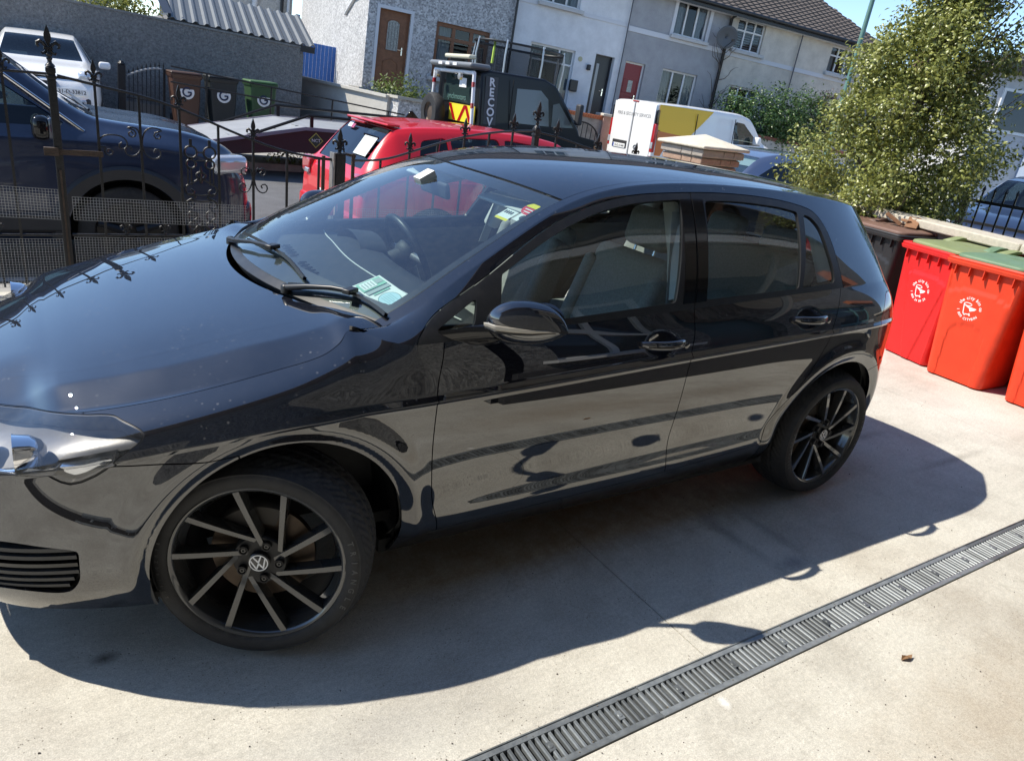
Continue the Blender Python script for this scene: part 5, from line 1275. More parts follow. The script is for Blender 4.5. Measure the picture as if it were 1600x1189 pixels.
def lamp(car, name, c, d, m, rz=0., bev=.02, label=None):
    b = MB(); b.box(c, d, rz=rz); o = b.build(name, m, car, bevel=bev, seg=3)
    if label: o['label'] = label
    return o
def plate(car, txt, c, w=.52, h=.11, facing='-x', sz=.085):
    """white number plate with a blue band and dark characters; facing -x (tail) or +x (nose)"""
    s = -1 if facing == '-x' else 1
    b = MB(); b.box(c, (.012, w, h)); p = b.build('number_plate', mat('plate_white', (.8, .8, .78), .4), car, bevel=.004)
    b = MB(); b.box((c[0]+s*.004, c[1]+s*(-w/2+.022) if True else 0, c[2]), (.007, .04, h*.94)); b.build('plate_band', mat('plate_blue', (.02, .08, .42), .4), p)
    V, F = text_mesh(txt, sz, 0, bold=.001); m = frame((c[0]+s*.0085, c[1]+s*.02, c[2]-sz*.35), (0, s, 0), (0, 0, 1)); b = MB(); b.add(put(V, m), F); b.build('lettering', mat('plate_ink', (.02, .02, .02), .5), p)
def flat_text(parent, txt, sz, o, x, y, m, name='lettering', bold=.0, spacing=1.):
    V, F = text_mesh(txt, sz, 0, bold=bold, spacing=spacing); b = MB(); b.add(put(V, frame(o, x, y)), F); return b.build(name, m, parent)
REDP = mat('red_paint', (.62, .006, .012), .3, coat=.7, coat_rough=.02); WHP = mat('white_paint', (.78, .78, .77), .3, coat=.8, coat_rough=.03); NAVY = mat('navy_paint', (.012, .022, .055), .3, .2, coat=1., coat_rough=.02, dust=.03)
SILV = mat('silver_blue_paint', (.16, .20, .30), .3, .6, coat=1., coat_rough=.02); LENS = mat('clear_lens', (.55, .57, .60), .12, .4, coat=1.); REDL = mat('red_lens', (.40, .008, .012), .15, coat=1.); CLAD = mat('grey_cladding', (.03, .03, .032), .6)
def red_car():
    c, G, sq = gcar('red_hatchback', 'bright red hatchback seen from behind, parked in the street beyond the gates', (2.17, 4.86, -.215), R_(2), [
        (0, .80, .60, .60, .66), (.03, .83, .80, .62, .86), (.10, .855, .93, .60, .985), (.46, .865, .955, .55, 1.39), (.72, .868, .955, .56, 1.43), (1.3, .88, .95, .57, 1.46), (1.95, .88, .935, .57, 1.45), (2.45, .88, .92, .56, 1.40), (3.12, .87, .905, .64, 1.0), (3.85, .85, .82, .62, .87), (4.12, .76, .68, .52, .74), (4.20, .6, .5, .4, .56)],
        REDP, (.78, 3.36), [('rear_side_window', [(.62, 1.01), (.70, 1.30), (.98, 1.345), (1.02, 1.0)]), ('side_window', [(1.06, 1.0), (1.03, 1.35), (1.62, 1.375), (1.70, .985)]), ('side_window', [(1.76, .98), (1.70, 1.375), (2.25, 1.335), (2.92, .99)])], (6.98, 7.98), (2.03, 2.93))
    for y in (-.70, .70):
        lamp(c, 'tail_lamp', (.06, y, .86), (.12, .26, .19), REDL, bev=.04); lamp(c, 'reversing_lamp', (.015, y*.92, .80), (.05, .12, .05), LENS, bev=.01)
    lamp(c, 'spoiler', (.45, 0, 1.412), (.14, 1.02, .022), REDP, bev=.009); b = MB(); b.prism([(.82, 1.475), (.98, 1.475), (.90, 1.545), (.87, 1.545)], -.012, .012, 'y'); b.build('roof_aerial', GLOSSB, c, bevel=.004)
    lamp(c, 'brake_light', (.30, 0, 1.395), (.03, .34, .02), REDL, bev=.004)
    plate(c, '05-D-71163', (-.005, 0, .62)); lamp(c, 'bumper', (.02, 0, .45), (.10, 1.66, .24), REDP, bev=.05); lamp(c, 'rubbing_strip', (-.035, 0, .42), (.02, 1.3, .05), CLAD, bev=.01)
    # papers on the rear glass
    for cx, y, z, d, m in ((.235, -.34, 1.19, (.005, .30, .22), mat('paper_fade', (.55, .60, .58), .7)), (.355, .33, 1.335, (.004, .09, .05), WHITE), (.352, .25, 1.33, (.004, .08, .05), REDL)):
        b = MB(); b.box((cx-.0, y, z), d, m=Matrix.Rotation(R_(35), 3, 'Y')); b.build('sticker', m, c)
    b = MB(); b.tube([(.10, -.05, 1.03), (.24, .30, 1.19)], .008, 6); b.build('rear_wiper', TRIM, c)
    b = MB(); b.lathe([(.001, -.02), (.045, -.02), (.05, 0)], 24, 'x', (.04, 0, .90)); b.build('tail_badge', CHROME, c, smooth=40)
    for y in (-1, 1): b = MB(); b.box((2.62, y*.96, 1.0), (.12, .18, .13)); b.build('door_mirror', REDP, c, bevel=.04)
red_car()
def suv():
    c, G, sq = gcar('navy_suv', 'dark navy off-roader with black wheel-arch cladding parked behind the left gate', (-3.35, 4.80, -.15), 0, [
        (0, .82, .80, .65, .9), (.06, .88, 1.02, .68, 1.1), (.35, .91, 1.10, .66, 1.66), (1.2, .93, 1.10, .66, 1.74), (2.2, .93, 1.09, .66, 1.73), (2.68, .93, 1.08, .64, 1.66), (3.42, .92, 1.08, .70, 1.215), (4.0, .91, 1.04, .72, 1.17), (4.36, .87, .92, .66, 1.06), (4.50, .78, .76, .58, .88), (4.54, .66, .5, .5, .62)],
        NAVY, (.80, 3.56), [('rear_side_window', [(.42, 1.16), (.55, 1.56), (1.3, 1.60), (1.35, 1.15)]), ('side_window', [(1.42, 1.15), (1.40, 1.60), (2.2, 1.60), (2.25, 1.14)]), ('side_window', [(2.32, 1.14), (2.28, 1.60), (2.55, 1.57), (3.20, 1.15)])], (5.05, 5.97), (1.1, 1.9), rad=.365, cat='off-roader', z0=.26, hub=mat('dark_rim', (.02, .02, .021), .4, .4))
    for sd in (-1, 1):
        for x in (.80, 3.56):
            b = MB(); q = np.linspace(-.12, math.pi+.12, 30)
            b.grid([[(x+r*math.cos(a)*1.03, sd*y, .37+r*math.sin(a)) for r, y in ((.425, .88), (.425, .952), (.50, .955), (.525, .925))] for a in q]); b.build('arch_cladding', CLAD, c, smooth=40)
        lamp(c, 'headlamp', (4.30, sd*.70, .93), (.34, .34, .16), LENS, rz=-sd*.45, bev=.05); lamp(c, 'fog_lamp', (4.47, sd*.62, .60), (.06, .18, .10), LENS, bev=.03)
        b = MB(); b.box((3.02, sd*1.03, 1.15), (.12, .22, .17)); m = b.build('door_mirror', GLOSSB, c, bevel=.05, seg=3); lamp(m, 'mirror_cap', (3.075, sd*1.03, 1.15), (.03, .20, .15), NAVY, bev=.02)
        b = MB(); b.box((2.0, sd*.93, .45), (2.3, .06, .16)); b.build('side_cladding', CLAD, c, bevel=.03)
        b = MB(); b.tube([(3.30, sd*.83, 1.12), (2.62, sd*.665, 1.62)], .012, 8); b.build('pillar_trim', CHROME, c)
    lamp(c, 'grille', (4.50, 0, .80), (.08, .86, .20), CLAD, bev=.03); lamp(c, 'bumper', (4.44, 0, .52), (.22, 1.60, .24), NAVY, bev=.07); lamp(c, 'skid_plate', (4.44, 0, .33), (.22, 1.3, .12), CLAD, bev=.04); plate(c, '12-D-20419', (4.56, 0, .62), facing='+x')
    for y in (-.25, .35): b = MB(); b.tube([(3.38, y, 1.235), (3.30, y+.5, 1.285)], .010, 6); b.build('wiper', TRIM, c)
    b = MB(); b.grid([[(3.40-.25*u, y, 1.10) for u in (0, 1)] for y in (-.7, .7)]); b.build('dashboard', CLAD, c)
suv()
def white_car():
    c, G, sq = gcar('white_hatchback', 'white hatchback with V-shaped grille facing us in front of the dark wall', (.10, 17.0, .16), R_(-92), [
        (0, .80, .7, .6, .8), (.08, .85, .95, .6, 1.0), (.5, .88, .97, .55, 1.40), (1.4, .90, .95, .57, 1.465), (2.0, .90, .93, .57, 1.45), (2.5, .89, .92, .56, 1.38), (3.2, .88, .90, .66, 1.02), (3.8, .86, .84, .64, .92), (4.15, .78, .72, .56, .76), (4.28, .66, .58, .46, .60), (4.32, .5, .42, .4, .45)],
        WHP, (.75, 3.42), [('side_window', [(.7, 1.02), (.9, 1.30), (1.6, 1.35), (1.62, 1.0)]), ('side_window', [(1.7, 1.0), (1.7, 1.35), (2.2, 1.31), (2.95, 1.0)])], (5.05, 5.95), (1.1, 1.9))
    b = MB(); b.prism([(-.19, .70), (.19, .70), (.10, .48), (0, .36), (-.10, .48)], 4.19, 4.335, 'x'); g = b.build('grille', CLAD, c, bevel=.01)
    for k in range(4): b = MB(); z = .66-.07*k; w_ = .34-.075*k; b.box((4.34, 0, z), (.014, w_, .014)); b.build('grille_bar', CHROME, g)
    for s in (-1, 1):
        lamp(c, 'headlamp', (4.06, s*.68, .80), (.40, .24, .19), LENS, rz=-s*.5, bev=.07); lamp(c, 'fog_lamp', (4.24, s*.56, .40), (.10, .24, .15), CLAD, rz=-s*.3, bev=.05); lamp(c, 'fog_glass', (4.30, s*.56, .40), (.04, .09, .08), LENS, bev=.03)
        b = MB(); b.box((2.78, s*1.0, .99), (.12, .20, .13)); b.build('door_mirror', WHP, c, bevel=.045, seg=3)
    lamp(c, 'lower_intake', (4.30, 0, .34), (.06, .66, .12), CLAD, bev=.03); plate(c, '131-D-33812', (4.33, .36, .56), facing='+x'); lamp(c, 'dash_paper', (2.95, -.35, 1.045), (.03, .26, .06), WHITE, bev=.002)
white_car()
def silver_car():
    c, G, sq = gcar('silver_blue_hatchback', 'silver-blue hatchback facing left with a light sun visor, seen between pillar and holly', (11.35, 5.45, -.13), R_(180), [
        (0, .80, .7, .6, .8), (.08, .85, .95, .6, 1.0), (.5, .87, .95, .55, 1.38), (1.4, .88, .94, .57, 1.44), (2.0, .88, .92, .57, 1.43), (2.55, .87, .90, .56, 1.35), (3.25, .86, .88, .66, .98), (3.8, .84, .80, .62, .88), (4.1, .76, .66, .54, .70), (4.2, .6, .5, .4, .55)],
        SILV, (.75, 3.38), [('side_window', [(.7, 1.0), (.9, 1.28), (1.6, 1.33), (1.62, .98)]), ('side_window', [(1.7, .98), (1.7, 1.33), (2.25, 1.28), (3.0, .97)])], (5.05, 5.97), (1.1, 1.9), glass_m=glass('tinted_glass_blue', (.45, .55, .60)))
    b = MB(); b.box((2.62, .33, 1.235), (.16, .42, .015), m=Matrix.Rotation(R_(35), 3, 'Y')); b.build('sun_visor', mat('visor_cream', (.72, .76, .68), .8), c)
    lamp(c, 'door_mirror', (2.85, .97, .95), (.12, .20, .13), SILV, bev=.04); lamp(c, 'door_mirror', (2.85, -.97, .95), (.12, .20, .13), SILV, bev=.04)
    for s in (-1, 1): lamp(c, 'headlamp', (3.98, s*.62, .68), (.2, .26, .15), LENS, rz=-s*.4, bev=.05)
    lamp(c, 'paper_disc', (2.98, .60, 1.02), (.02, .10, .10), Vt('paper_blue2', (.2, .5, .8)), bev=.002)
def Vt(n, c): return mat(n, c, .6)
silver_car()
def right_car():
    c, G, sq = gcar('navy_saloon', 'dark blue saloon parked beyond the iron railings at the right edge', (15.2, 2.95, .0), R_(188), [
        (0, .80, .7, .6, .8), (.08, .86, .95, .7, .98), (.75, .88, .95, .62, 1.02), (1.3, .89, .94, .57, 1.36), (2.0, .89, .93, .57, 1.43), (2.7, .88, .92, .56, 1.36), (3.4, .87, .90, .66, .98), (4.1, .85, .80, .62, .86), (4.45, .76, .66, .54, .70), (4.55, .6, .5, .4, .55)],
        NAVY, (.85, 3.65), [('side_window', [(1.1, 1.0), (1.35, 1.28), (1.95, 1.33), (1.98, .98)]), ('side_window', [(2.05, .98), (2.05, 1.33), (2.5, 1.28), (3.1, .97)])], (5.05, 5.97), (2.1, 2.9))
    for s in (-1, 1): lamp(c, 'headlamp', (4.35, s*.62, .66), (.2, .28, .15), LENS, rz=-s*.4, bev=.05)
right_car()
def van():
    c, G, sq = gcar('white_van', 'white panel van with yellow and orange livery parked across the street', (13.45, 13.22, -.03), R_(-1.5), [
        (0, .93, 1.06, .80, 1.86), (.015, .945, 1.08, .82, 1.885), (.10, .955, 1.09, .83, 1.905), (1.2, .96, 1.10, .84, 1.935), (2.9, .96, 1.10, .83, 1.925), (3.55, .95, 1.09, .78, 1.84), (4.35, .94, 1.08, .78, 1.18), (4.85, .90, .95, .72, 1.02), (5.08, .78, .75, .6, .85), (5.13, .66, .5, .5, .6)],
        WHP, (1.02, 4.15), [('side_window', [(2.98, 1.10), (2.96, 1.68), (3.35, 1.66), (4.15, 1.12)])], (5.1, 5.96), None, rad=.33, cat='van')
    b = MB(); b.box((-.006, 0, 1.14), (.012, .008, 1.36)); b.build('door_gap', DARK, c)
    for s in (-1, 1):
        b = MB(); b.box((-.004, s*.445, 1.16), (.022, .83, 1.36)); d = b.build('rear_door', WHP, c, bevel=.03, seg=3)
        b = MB(); b.box((.04, s*.905, 1.02), (.10, .11, .72)); l = b.build('tail_lamp', REDL, c, bevel=.03, seg=3)
        lamp(l, 'reversing_lamp', (-.008, s*.905, .84), (.03, .085, .16), LENS, bev=.01); b = MB(); b.box((.04, s*.905, 1.55), (.09, .07, .34)); b.build('pillar_black', GLOSSB, c, bevel=.02)
        lamp(c, 'door_mirror', (3.75, s*1.06, 1.25), (.14, .24, .22), WHP, bev=.05)
        lamp(c, 'headlamp', (4.88, s*.66, .86), (.3, .3, .18), LENS, rz=-s*.5, bev=.06)
    lamp(c, 'brake_light', (.0, 0, 1.872), (.05, .24, .03), REDL, bev=.008); lamp(c, 'plate_recess', (-.016, .40, .74), (.01, .62, .20), CLAD, bev=.03); plate(c, '10-D-31440', (-.028, .40, .70)); lamp(c, 'bumper', (.0, 0, .36), (.10, 1.84, .26), CLAD, bev=.05)
    INK = mat('van_ink', (.16, .16, .16), .6); flat_text(c, 'FIRE & SECURITY SERVICES', .118, (-.017, -.02, 1.50), (0, -1, 0), (0, 0, 1), INK, bold=.001)
    # oval badge on the right door
    b = MB(); b.tube([(-.022, -.30+.085*math.cos(a), .72+.055*math.sin(a)) for a in np.linspace(0, 2*math.pi, 24, endpoint=False)], .008, 6, closed=True); b.tube([(-.022, -.36, .685), (-.022, -.325, .755), (-.022, -.30, .72), (-.022, -.275, .685), (-.022, -.24, .755)], .008, 6); b.build('badge', mat('dark_chrome', (.2, .2, .21), .2, 1.), c)
    # livery on the near flank: yellow field, orange band, magenta point; laid on the body side
    YL = mat('livery_yellow', (.90, .53, .02), .4); OR = mat('livery_orange', (.62, .17, .03), .4); MG = mat('livery_magenta', (.42, .02, .14), .4)
    def side(name, poly, m, off):
        P = []
        for x, z in poly:
            y = np.interp(z, [.2, .5, 1.07, 1.5, 1.85, 1.91], [.90, .96, .945, .90, .845, .80])+off; P.append((x, -y, z))
        b = MB(); nseg = 10; zs = [q[1] for q in poly]; b2 = []
        # cut the polygon in thin level strips so that it follows the curve of the flank
        z0, z1 = min(zs), max(zs)
        pol = poly
        for k in range(nseg*2):
            za, zb = z0+(z1-z0)*k/(nseg*2), z0+(z1-z0)*(k+1)/(nseg*2)
            def span(z):
                xs = []
                for (xa, ya), (xb_, yb) in zip(pol, pol[1:]+pol[:1]):
                    if (ya <= z < yb) or (yb <= z < ya): xs.append(xa+(xb_-xa)*(z-ya)/(yb-ya))
                return (min(xs), max(xs)) if len(xs) > 1 else None
            A, B = span(za+1e-4), span(zb-1e-4)
            if A and B:
                yy = lambda z: -(np.interp(z, [.2, .5, 1.07, 1.5, 1.85, 1.91], [.90, .96, .945, .905, .855, .81])+off)
                b.add([(A[0], yy(za), za), (A[1], yy(za), za), (B[1], yy(zb), zb), (B[0], yy(zb), zb)], [(0, 1, 2, 3)])
        b.build(name, m, c)
    side('livery_panel', [(.10, 1.22), (1.22, 1.14), (2.05, 1.86), (.10, 1.86)], YL, .012); side('livery_panel', [(.10, .60), (.30, .60), (.50, .95), (1.55, 1.05), (1.22, 1.14), (.10, 1.22)], OR, .012); side('livery_panel', [(1.18, 1.135), (1.75, 1.02), (1.18, .98)], MG, .014)
    for x in (1.42, 2.88): b = MB(); b.box((x, -.953, 1.15), (.012, .02, 1.2), m=Matrix.Rotation(R_(-3), 3, 'X')); b.build('door_seam', DARK, c)
van()
def truck():
    BK = mat('truck_black', (.010, .010, .011), .35, coat=.15, spec=.25); BED = mat('bed_steel', (.30, .305, .31), .6, .4, var=.15, vscale=4, bump=.1, bscale=60); PUR = mat('bed_side', (.018, .012, .020), .35); RAIL = mat('bed_rail', (.20, .17, .21), .5)
    t = thing('recovery_truck', 'black recovery truck with tilting flatbed and upright RECOVERY lettering parked across the street', 'truck', (1.95, 10.55, -.10), (0, 0, R_(-1)))
    # flatbed: sloping tail ramp, then level bed
    b = MB(); top = [(0, .50), (1.45, .80), (4.40, .80)]
    b.grid([[(x, y, z) for x, z in top] for y in (-1.0, 1.0)]); b.build('deck', BED, t, solid=.03)
    for s in (-1, 1):
        b = MB(); b.prism([(0, .30), (0, .50), (1.45, .80), (4.40, .80), (4.40, .42), (1.2, .42)], s*1.0-.03, s*1.0+.03, 'y'); b.build('side_panel', PUR, t)
        b = MB(); b.tube([(.02, s*1.04, .50), (1.45, s*1.04, .80), (4.40, s*1.04, .80)], .035, 4); b.build('edge_rail', RAIL, t)
        b = MB(); b.tube([(.55, s*1.02, .62), (1.50, s*1.02, 1.0), (4.40, s*1.02, 1.0)], .026, 6); b.build('guard_rail', BK, t)
        for x in (1.55, 2.9, 4.2): b = MB(); b.box((x, s*1.02, .90), (.05, .04, .20)); b.build('rail_stay', BK, t)
    for y, m in ((-.88, REDL), (.88, REDL)): lamp(t, 'tail_lamp', (-.04, y, .40), (.06, .16, .12), m, bev=.01)
    b = MB(); b.box((-.01, 0, .40), (.05, 1.9, .16)); b.build('tail_board', CLAD, t); plate(t, '06-D-80412', (-.045, -.35, .42))
    for k in range(4): b = MB(); b.box((.35+.35*k, -.6, .575+.075*k), (.05, .25, .03)); b.build('wheel_stop', BED, t)
    # signs on the bed side
    b = MB(); b.box((1.62, -1.036, .63), (.17, .006, .17), m=Matrix.Rotation(math.pi/4, 3, 'Y')); sg = b.build('diamond_sign', mat('sign_yellow', (.45, .40, .08), .5), t)
    b = MB(); b.box((1.62, -1.040, .63), (.145, .004, .145), m=Matrix.Rotation(math.pi/4, 3, 'Y')); b.build('sign_field', mat('sign_dark', (.03, .04, .03), .5), sg); flat_text(t, 'NCT', .07, (1.62, -1.046, .605), (1, 0, 0), (0, 0, 1), WHITE)
    b = MB(); b.box((2.62, -1.036, .66), (.62, .006, .15)); b.build('name_sign', mat('sign_blue', (.05, .08, .30), .5), t); flat_text(t, 'LynchMotors', .095, (2.62, -1.043, .63), (1, 0, 0), (0, 0, 1), WHITE)
    # headboard frame with red and white bands, rear window, chevrons
    cabroot = t; t = bpy.data.objects.new('cab_group', None); COL.objects.link(t); t.parent = cabroot; t.location = (.66, 0, 0)
    xh = 3.86
    for y in (-.80, .80):
        b = MB(); b.tube([(xh, y*1.12, .80), (xh, y, 1.98)], .035, 8); fr = b.build('frame_leg', WHITE, t)
        for k in range(3): b = MB(); u = .2+.3*k; b.tube([(xh-.004, y*1.12+(y-y*1.12)*u, .80+1.18*u), (xh-.004, y*1.12+(y-y*1.12)*(u+.07), .80+1.18*(u+.07))], .038, 8); b.build('red_band', REDL, fr)
    b = MB(); b.tube([(xh, -.80, 1.98), (xh, .80, 1.98)], .035, 8); b.build('frame_bar', WHITE, t)
    for y in (-.42, .55): b = MB(); b.lathe([(.001, -.05), (.06, -.045), (.065, 0), (.03, .03)], 16, 'x', (xh-.06, y, 1.90)); b.build('work_lamp', mat('lamp_silver', (.6, .6, .6), .25, .7), t, smooth=40)
    # spare wheel on the headboard
    b = MB(); b.lathe([(.18, -.10), (.22, -.11), (.33, -.10), (.36, -.05), (.36, .05), (.33, .1), (.18, .1)], 36, 'x', (xh-.16, .45, 1.20)); sp = b.build('spare_wheel', RUBBER, t, smooth=40); b = MB(); b.lathe([(.20, -.08), (.17, -.04), (.06, -.06), (.001, -.06)], 30, 'x', (xh-.16, .45, 1.20)); b.build('spare_rim', mat('rim_brown', (.12, .09, .07), .6, .5), sp, smooth=40)
    # cab
    cab = MB(); side = [(3.98, .40), (3.98, 2.00), (4.15, 2.06), (5.35, 2.05), (5.62, 1.96), (6.25, 1.22), (6.30, 1.10), (6.90, 1.02), (7.0, .42)]
    cw = .93
    n = len(side); V = []
    for y, k in ((-cw, 0), (cw, 0)):
        for x, z in side+[(3.98, 1.10)]: V.append((x, y*(1-.10*max(0, z-1.1)), z))
    cab.add(V, [(0, 9, 6, 7, 8), (9, 1, 2, 3, 4, 5, 6)]+[tuple(n+1+i for i in f) for f in ((0, 9, 6, 7, 8), (9, 1, 2, 3, 4, 5, 6))]+[(a, b_, n+1+b_, n+1+a) for a, b_ in ((0, 9), (9, 1), (1, 2), (2, 3), (3, 4), (4, 5), (5, 6), (6, 7), (7, 8), (8, 0))]); cb = cab.build('cab', BK, t, bevel=.04, seg=3)
    for s in (-1, 1):
        def yy(z): return s*(cw*(1-.10*max(0, z-1.1))+.006)
        b = MB(); P = [(4.72, 1.22), (4.75, 1.82), (5.28, 1.84), (5.46, 1.70), (5.52, 1.22)]; b.add([(x, yy(z), z) for x, z in P], [tuple(range(5))]); b.build('side_window', mat('cab_pane', (.16, .175, .16), .06, spec=.6), cb)
        b = MB(); P = [(5.58, 1.22), (5.58, 1.62), (5.72, 1.66), (6.10, 1.24)]; b.add([(x, yy(z), z) for x, z in P], [tuple(range(4))]); b.build('quarter_window', mat('cab_pane', (.16, .175, .16), .06, spec=.6), cb)
        b = MB(); b.box((6.08, s*1.08, 1.50), (.10, .16, .38)); b.build('door_mirror', CLAD, cb, bevel=.03)
        b = MB(); b.box((4.62, yy(1.2), 1.2), (.012, .012, 1.5)); b.build('door_seam', DARK, cb)
        lamp(cb, 'indicator', (6.72, s*.935, .92), (.09, .02, .06), mat('amber', (.75, .35, .12), .3, coat=.5), bev=.01)
        lamp(cb, 'headlamp', (6.96, s*.68, .82), (.12, .30, .18), LENS, bev=.04)
    # see-through cab: pale inside panel behind the near window
    b = MB(); b.box((5.1, .75, 1.5), (.9, .02, .6)); b.build('cab_lining', mat('cab_grey', (.30, .31, .27), .8), cb); cushion('seat', (5.0, -.3, 1.12), (.30, .5, .55), mat('seat_dark', (.03, .03, .032), .8), cb)
    V = [(5.66, -.80, 1.92), (5.66, .80, 1.92), (6.24, .86, 1.25), (6.24, -.86, 1.25)]; b = MB(); b.add([(x+.012, y, z+.012) for x, y, z in V], [(0, 1, 2, 3)]); b.build('windscreen', mat('cab_pane', (.16, .175, .16), .06, spec=.6), cb)
    b = MB(); b.add([(3.965, -.60, 1.45), (3.965, .60, 1.45), (3.965, .56, 1.95), (3.965, -.56, 1.95)], [(0, 1, 2, 3)]); b.build('rear_window', mat('rear_pane', (.02, .035, .033), .08), cb)
    b = MB(); b.box((3.955, -.22, 1.80), (.006, .28, .16)); b.build('window_sign', WHITE, cb); flat_text(cb, 'lynchmotors', .15, (3.955, 0, 1.50), (0, -1, 0), (0, 0, 1), mat('teal_print', (.10, .20, .17), .6))
    # yellow and red chevron board
    b = MB(); b.box((3.94, -.30, 1.27), (.02, 1.02, .30)); cv = b.build('chevron_board', mat('chevron_yellow', (.75, .62, .03), .5), t)
    for k, (y0, dy) in enumerate(((-.62, .22), (-.16, -.22), (.02, .22))):
        b = MB(); b.add([(3.926, y0, 1.125), (3.926, y0-.11, 1.125), (3.926, y0+dy-.11, 1.415), (3.926, y0+dy, 1.415)], [(0, 1, 2, 3)]); b.build('chevron_stripe', REDL, cv)
    # RECOVERY reading down the near cab corner
    b = MB(); b.box((4.20, -.905, 1.30), (.26, .02, 1.32), m=Matrix.Rotation(R_(-4), 3, 'X')); bd = b.build('letter_board', mat('board_grey', (.045, .045, .047), .5), t)
    for k, ch in enumerate('RECOVERY'):
        z = 1.80-.168*k; flat_text(bd, ch, .20, (4.20, -.925-.0+(.07*(z-1.3))*1.0, z), (1, 0, 0), (0, .07, 1), mat('letter_white', (.75, .75, .75), .5), bold=.006)
    # roof deflector and beacon bar
    b = MB(); b.box((3.95, 0, 2.10), (.42, 1.72, .09)); b.build('roof_wing', mat('wing_grey', (.16, .17, .18), .45), t, bevel=.04, seg=3)
    for y in (-.3, 0, .3): b = MB(); b.box((3.735, y+.05, 2.10), (.008, .16, .05)); b.build('wing_sticker', WHITE, t)
    b = MB(); b.box((4.02, .12, 2.25), (.16, 1.02, .075)); bb = b.build('beacon_bar', mat('beacon_cream', (.62, .58, .42), .35, coat=.4), t, bevel=.03, seg=3)
    for y in (-.2, .45): b = MB(); b.tube([(4.0, y, 2.13), (4.02, y+.03, 2.22)], .018, 6); b.build('beacon_foot', CLAD, bb)
    for x in (2.1, 5.95):
        for s in (-1, 1): b = MB(); b.lathe([(.2, -.09), (.22, -.1), (.31, -.09), (.34, -.05), (.34, .05), (.31, .09), (.2, .09)], 36, 'y', (x, s*.85, .34)); w = b.build('wheel', RUBBER, t, smooth=40); b = MB(); b.lathe([(.21, s*.07), (.17, s*.04), (.05, s*.06), (.001, s*.06)], 24, 'y', (x, s*.85, .34)); b.build('rim', mat('rim_brown', (.12, .09, .07), .6, .5), w, smooth=40)
    b = MB(); b.box((3.4, 0, .48), (6.6, .9, .16)); b.build('chassis', DARK, t)
    # loading rails above the bed
    b = MB(); 
    for z in (1.22, 1.45): pass
truck()
# ================================================================== terrace across the street. House frames stand plumb: local x along the fronts, y into the house, z up
def plumb(o, ang=0.):
    """matrix at plumb-frame point o (x,y,z), turned by ang about the vertical"""
    rd = Matrix.Rotation(TILT, 4, 'Y'); return rd @ Matrix.Translation(Vector(o)) @ Matrix.Rotation(ang, 4, 'Z')
FANG = math.atan2(-.1837138, .98297978)
HM = plumb((3.39, 18.315, 0), FANG)
def render_mat(name, col, bump=.5, var=.10, chips=0.):
    if name in MATS: return MATS[name]
    m = mat(name, col, .92, var=var*2, vscale=2.6, bump=bump, bscale=38, detail=8)
    if chips:       # pebbledash: pale and dark stones
        nt = m.node_tree; b = nt.nodes['Principled BSDF']; L = nt.links.new
        v = nt.nodes.new('ShaderNodeTexVoronoi'); v.inputs['Scale'].default_value = 24; tc = nt.nodes.new('ShaderNodeTexCoord'); L(tc.outputs['Object'], v.inputs['Vector'])
        r = nt.nodes.new('ShaderNodeMapRange'); r.inputs[3].default_value = 1-chips; r.inputs[4].default_value = 1+chips*.5; sx = nt.nodes.new('ShaderNodeSeparateXYZ'); L(v.outputs['Color'], sx.inputs[0]); L(sx.outputs[0], r.inputs[0])
        s = nt.nodes.new('ShaderNodeVectorMath'); s.operation = 'SCALE'; src = b.inputs['Base Color'].links[0].from_socket if b.inputs['Base Color'].links else None
        if src: L(src, s.inputs[0])
        else: s.inputs[0].default_value = col
        L(r.outputs[0], s.inputs['Scale']); L(s.outputs[0], b.inputs['Base Color'])
    return m
UPVC = mat('upvc_white', (.72, .72, .71), .4); PANE = mat('window_pane', (.035, .042, .05), .04, spec=.6); NETC = mat('net_curtain', (.42, .43, .44), .8); TIMB = mat('timber_brown', (.20, .085, .038), .5, var=.25, vscale=12); GUT = mat('gutter_black', (.015, .015, .016), .4); STONE = mat('sill_stone', (.50, .50, .49), .85)
GL_W = glass('house_glass', (.55, .60, .62))
def wall_open(parent, name, s0, s1, z0, z1, holes, m, thick=.30):
    """front wall at y=0..thick with real openings (s0,s1,z0,z1)"""
    xs = sorted({s0, s1, *[h[0] for h in holes], *[h[1] for h in holes]}); zs = sorted({z0, z1, *[h[2] for h in holes], *[h[3] for h in holes]})
    inh = lambda x, z: any(h[0]-1e-6 < x < h[1]+1e-6 and h[2]-1e-6 < z < h[3]+1e-6 for h in holes)
    V = []; F = []
    def q(*p): k = len(V); V.extend(p); F.append((k, k+1, k+2, k+3))
    for a, b in zip(xs[:-1], xs[1:]):
        for c, d in zip(zs[:-1], zs[1:]):
            if not inh((a+b)/2, (c+d)/2): q((a, 0, c), (b, 0, c), (b, 0, d), (a, 0, d))
    for a, b, c, d in holes:
        q((a, 0, c), (a, thick, c), (a, thick, d), (a, 0, d)); q((b, 0, c), (b, 0, d), (b, thick, d), (b, thick, c)); q((a, 0, d), (b, 0, d), (b, thick, d), (a, thick, d)); q((a, 0, c), (a, thick, c), (b, thick, c), (b, 0, c))
    return link(name, V, F, m, parent, recalc=False)
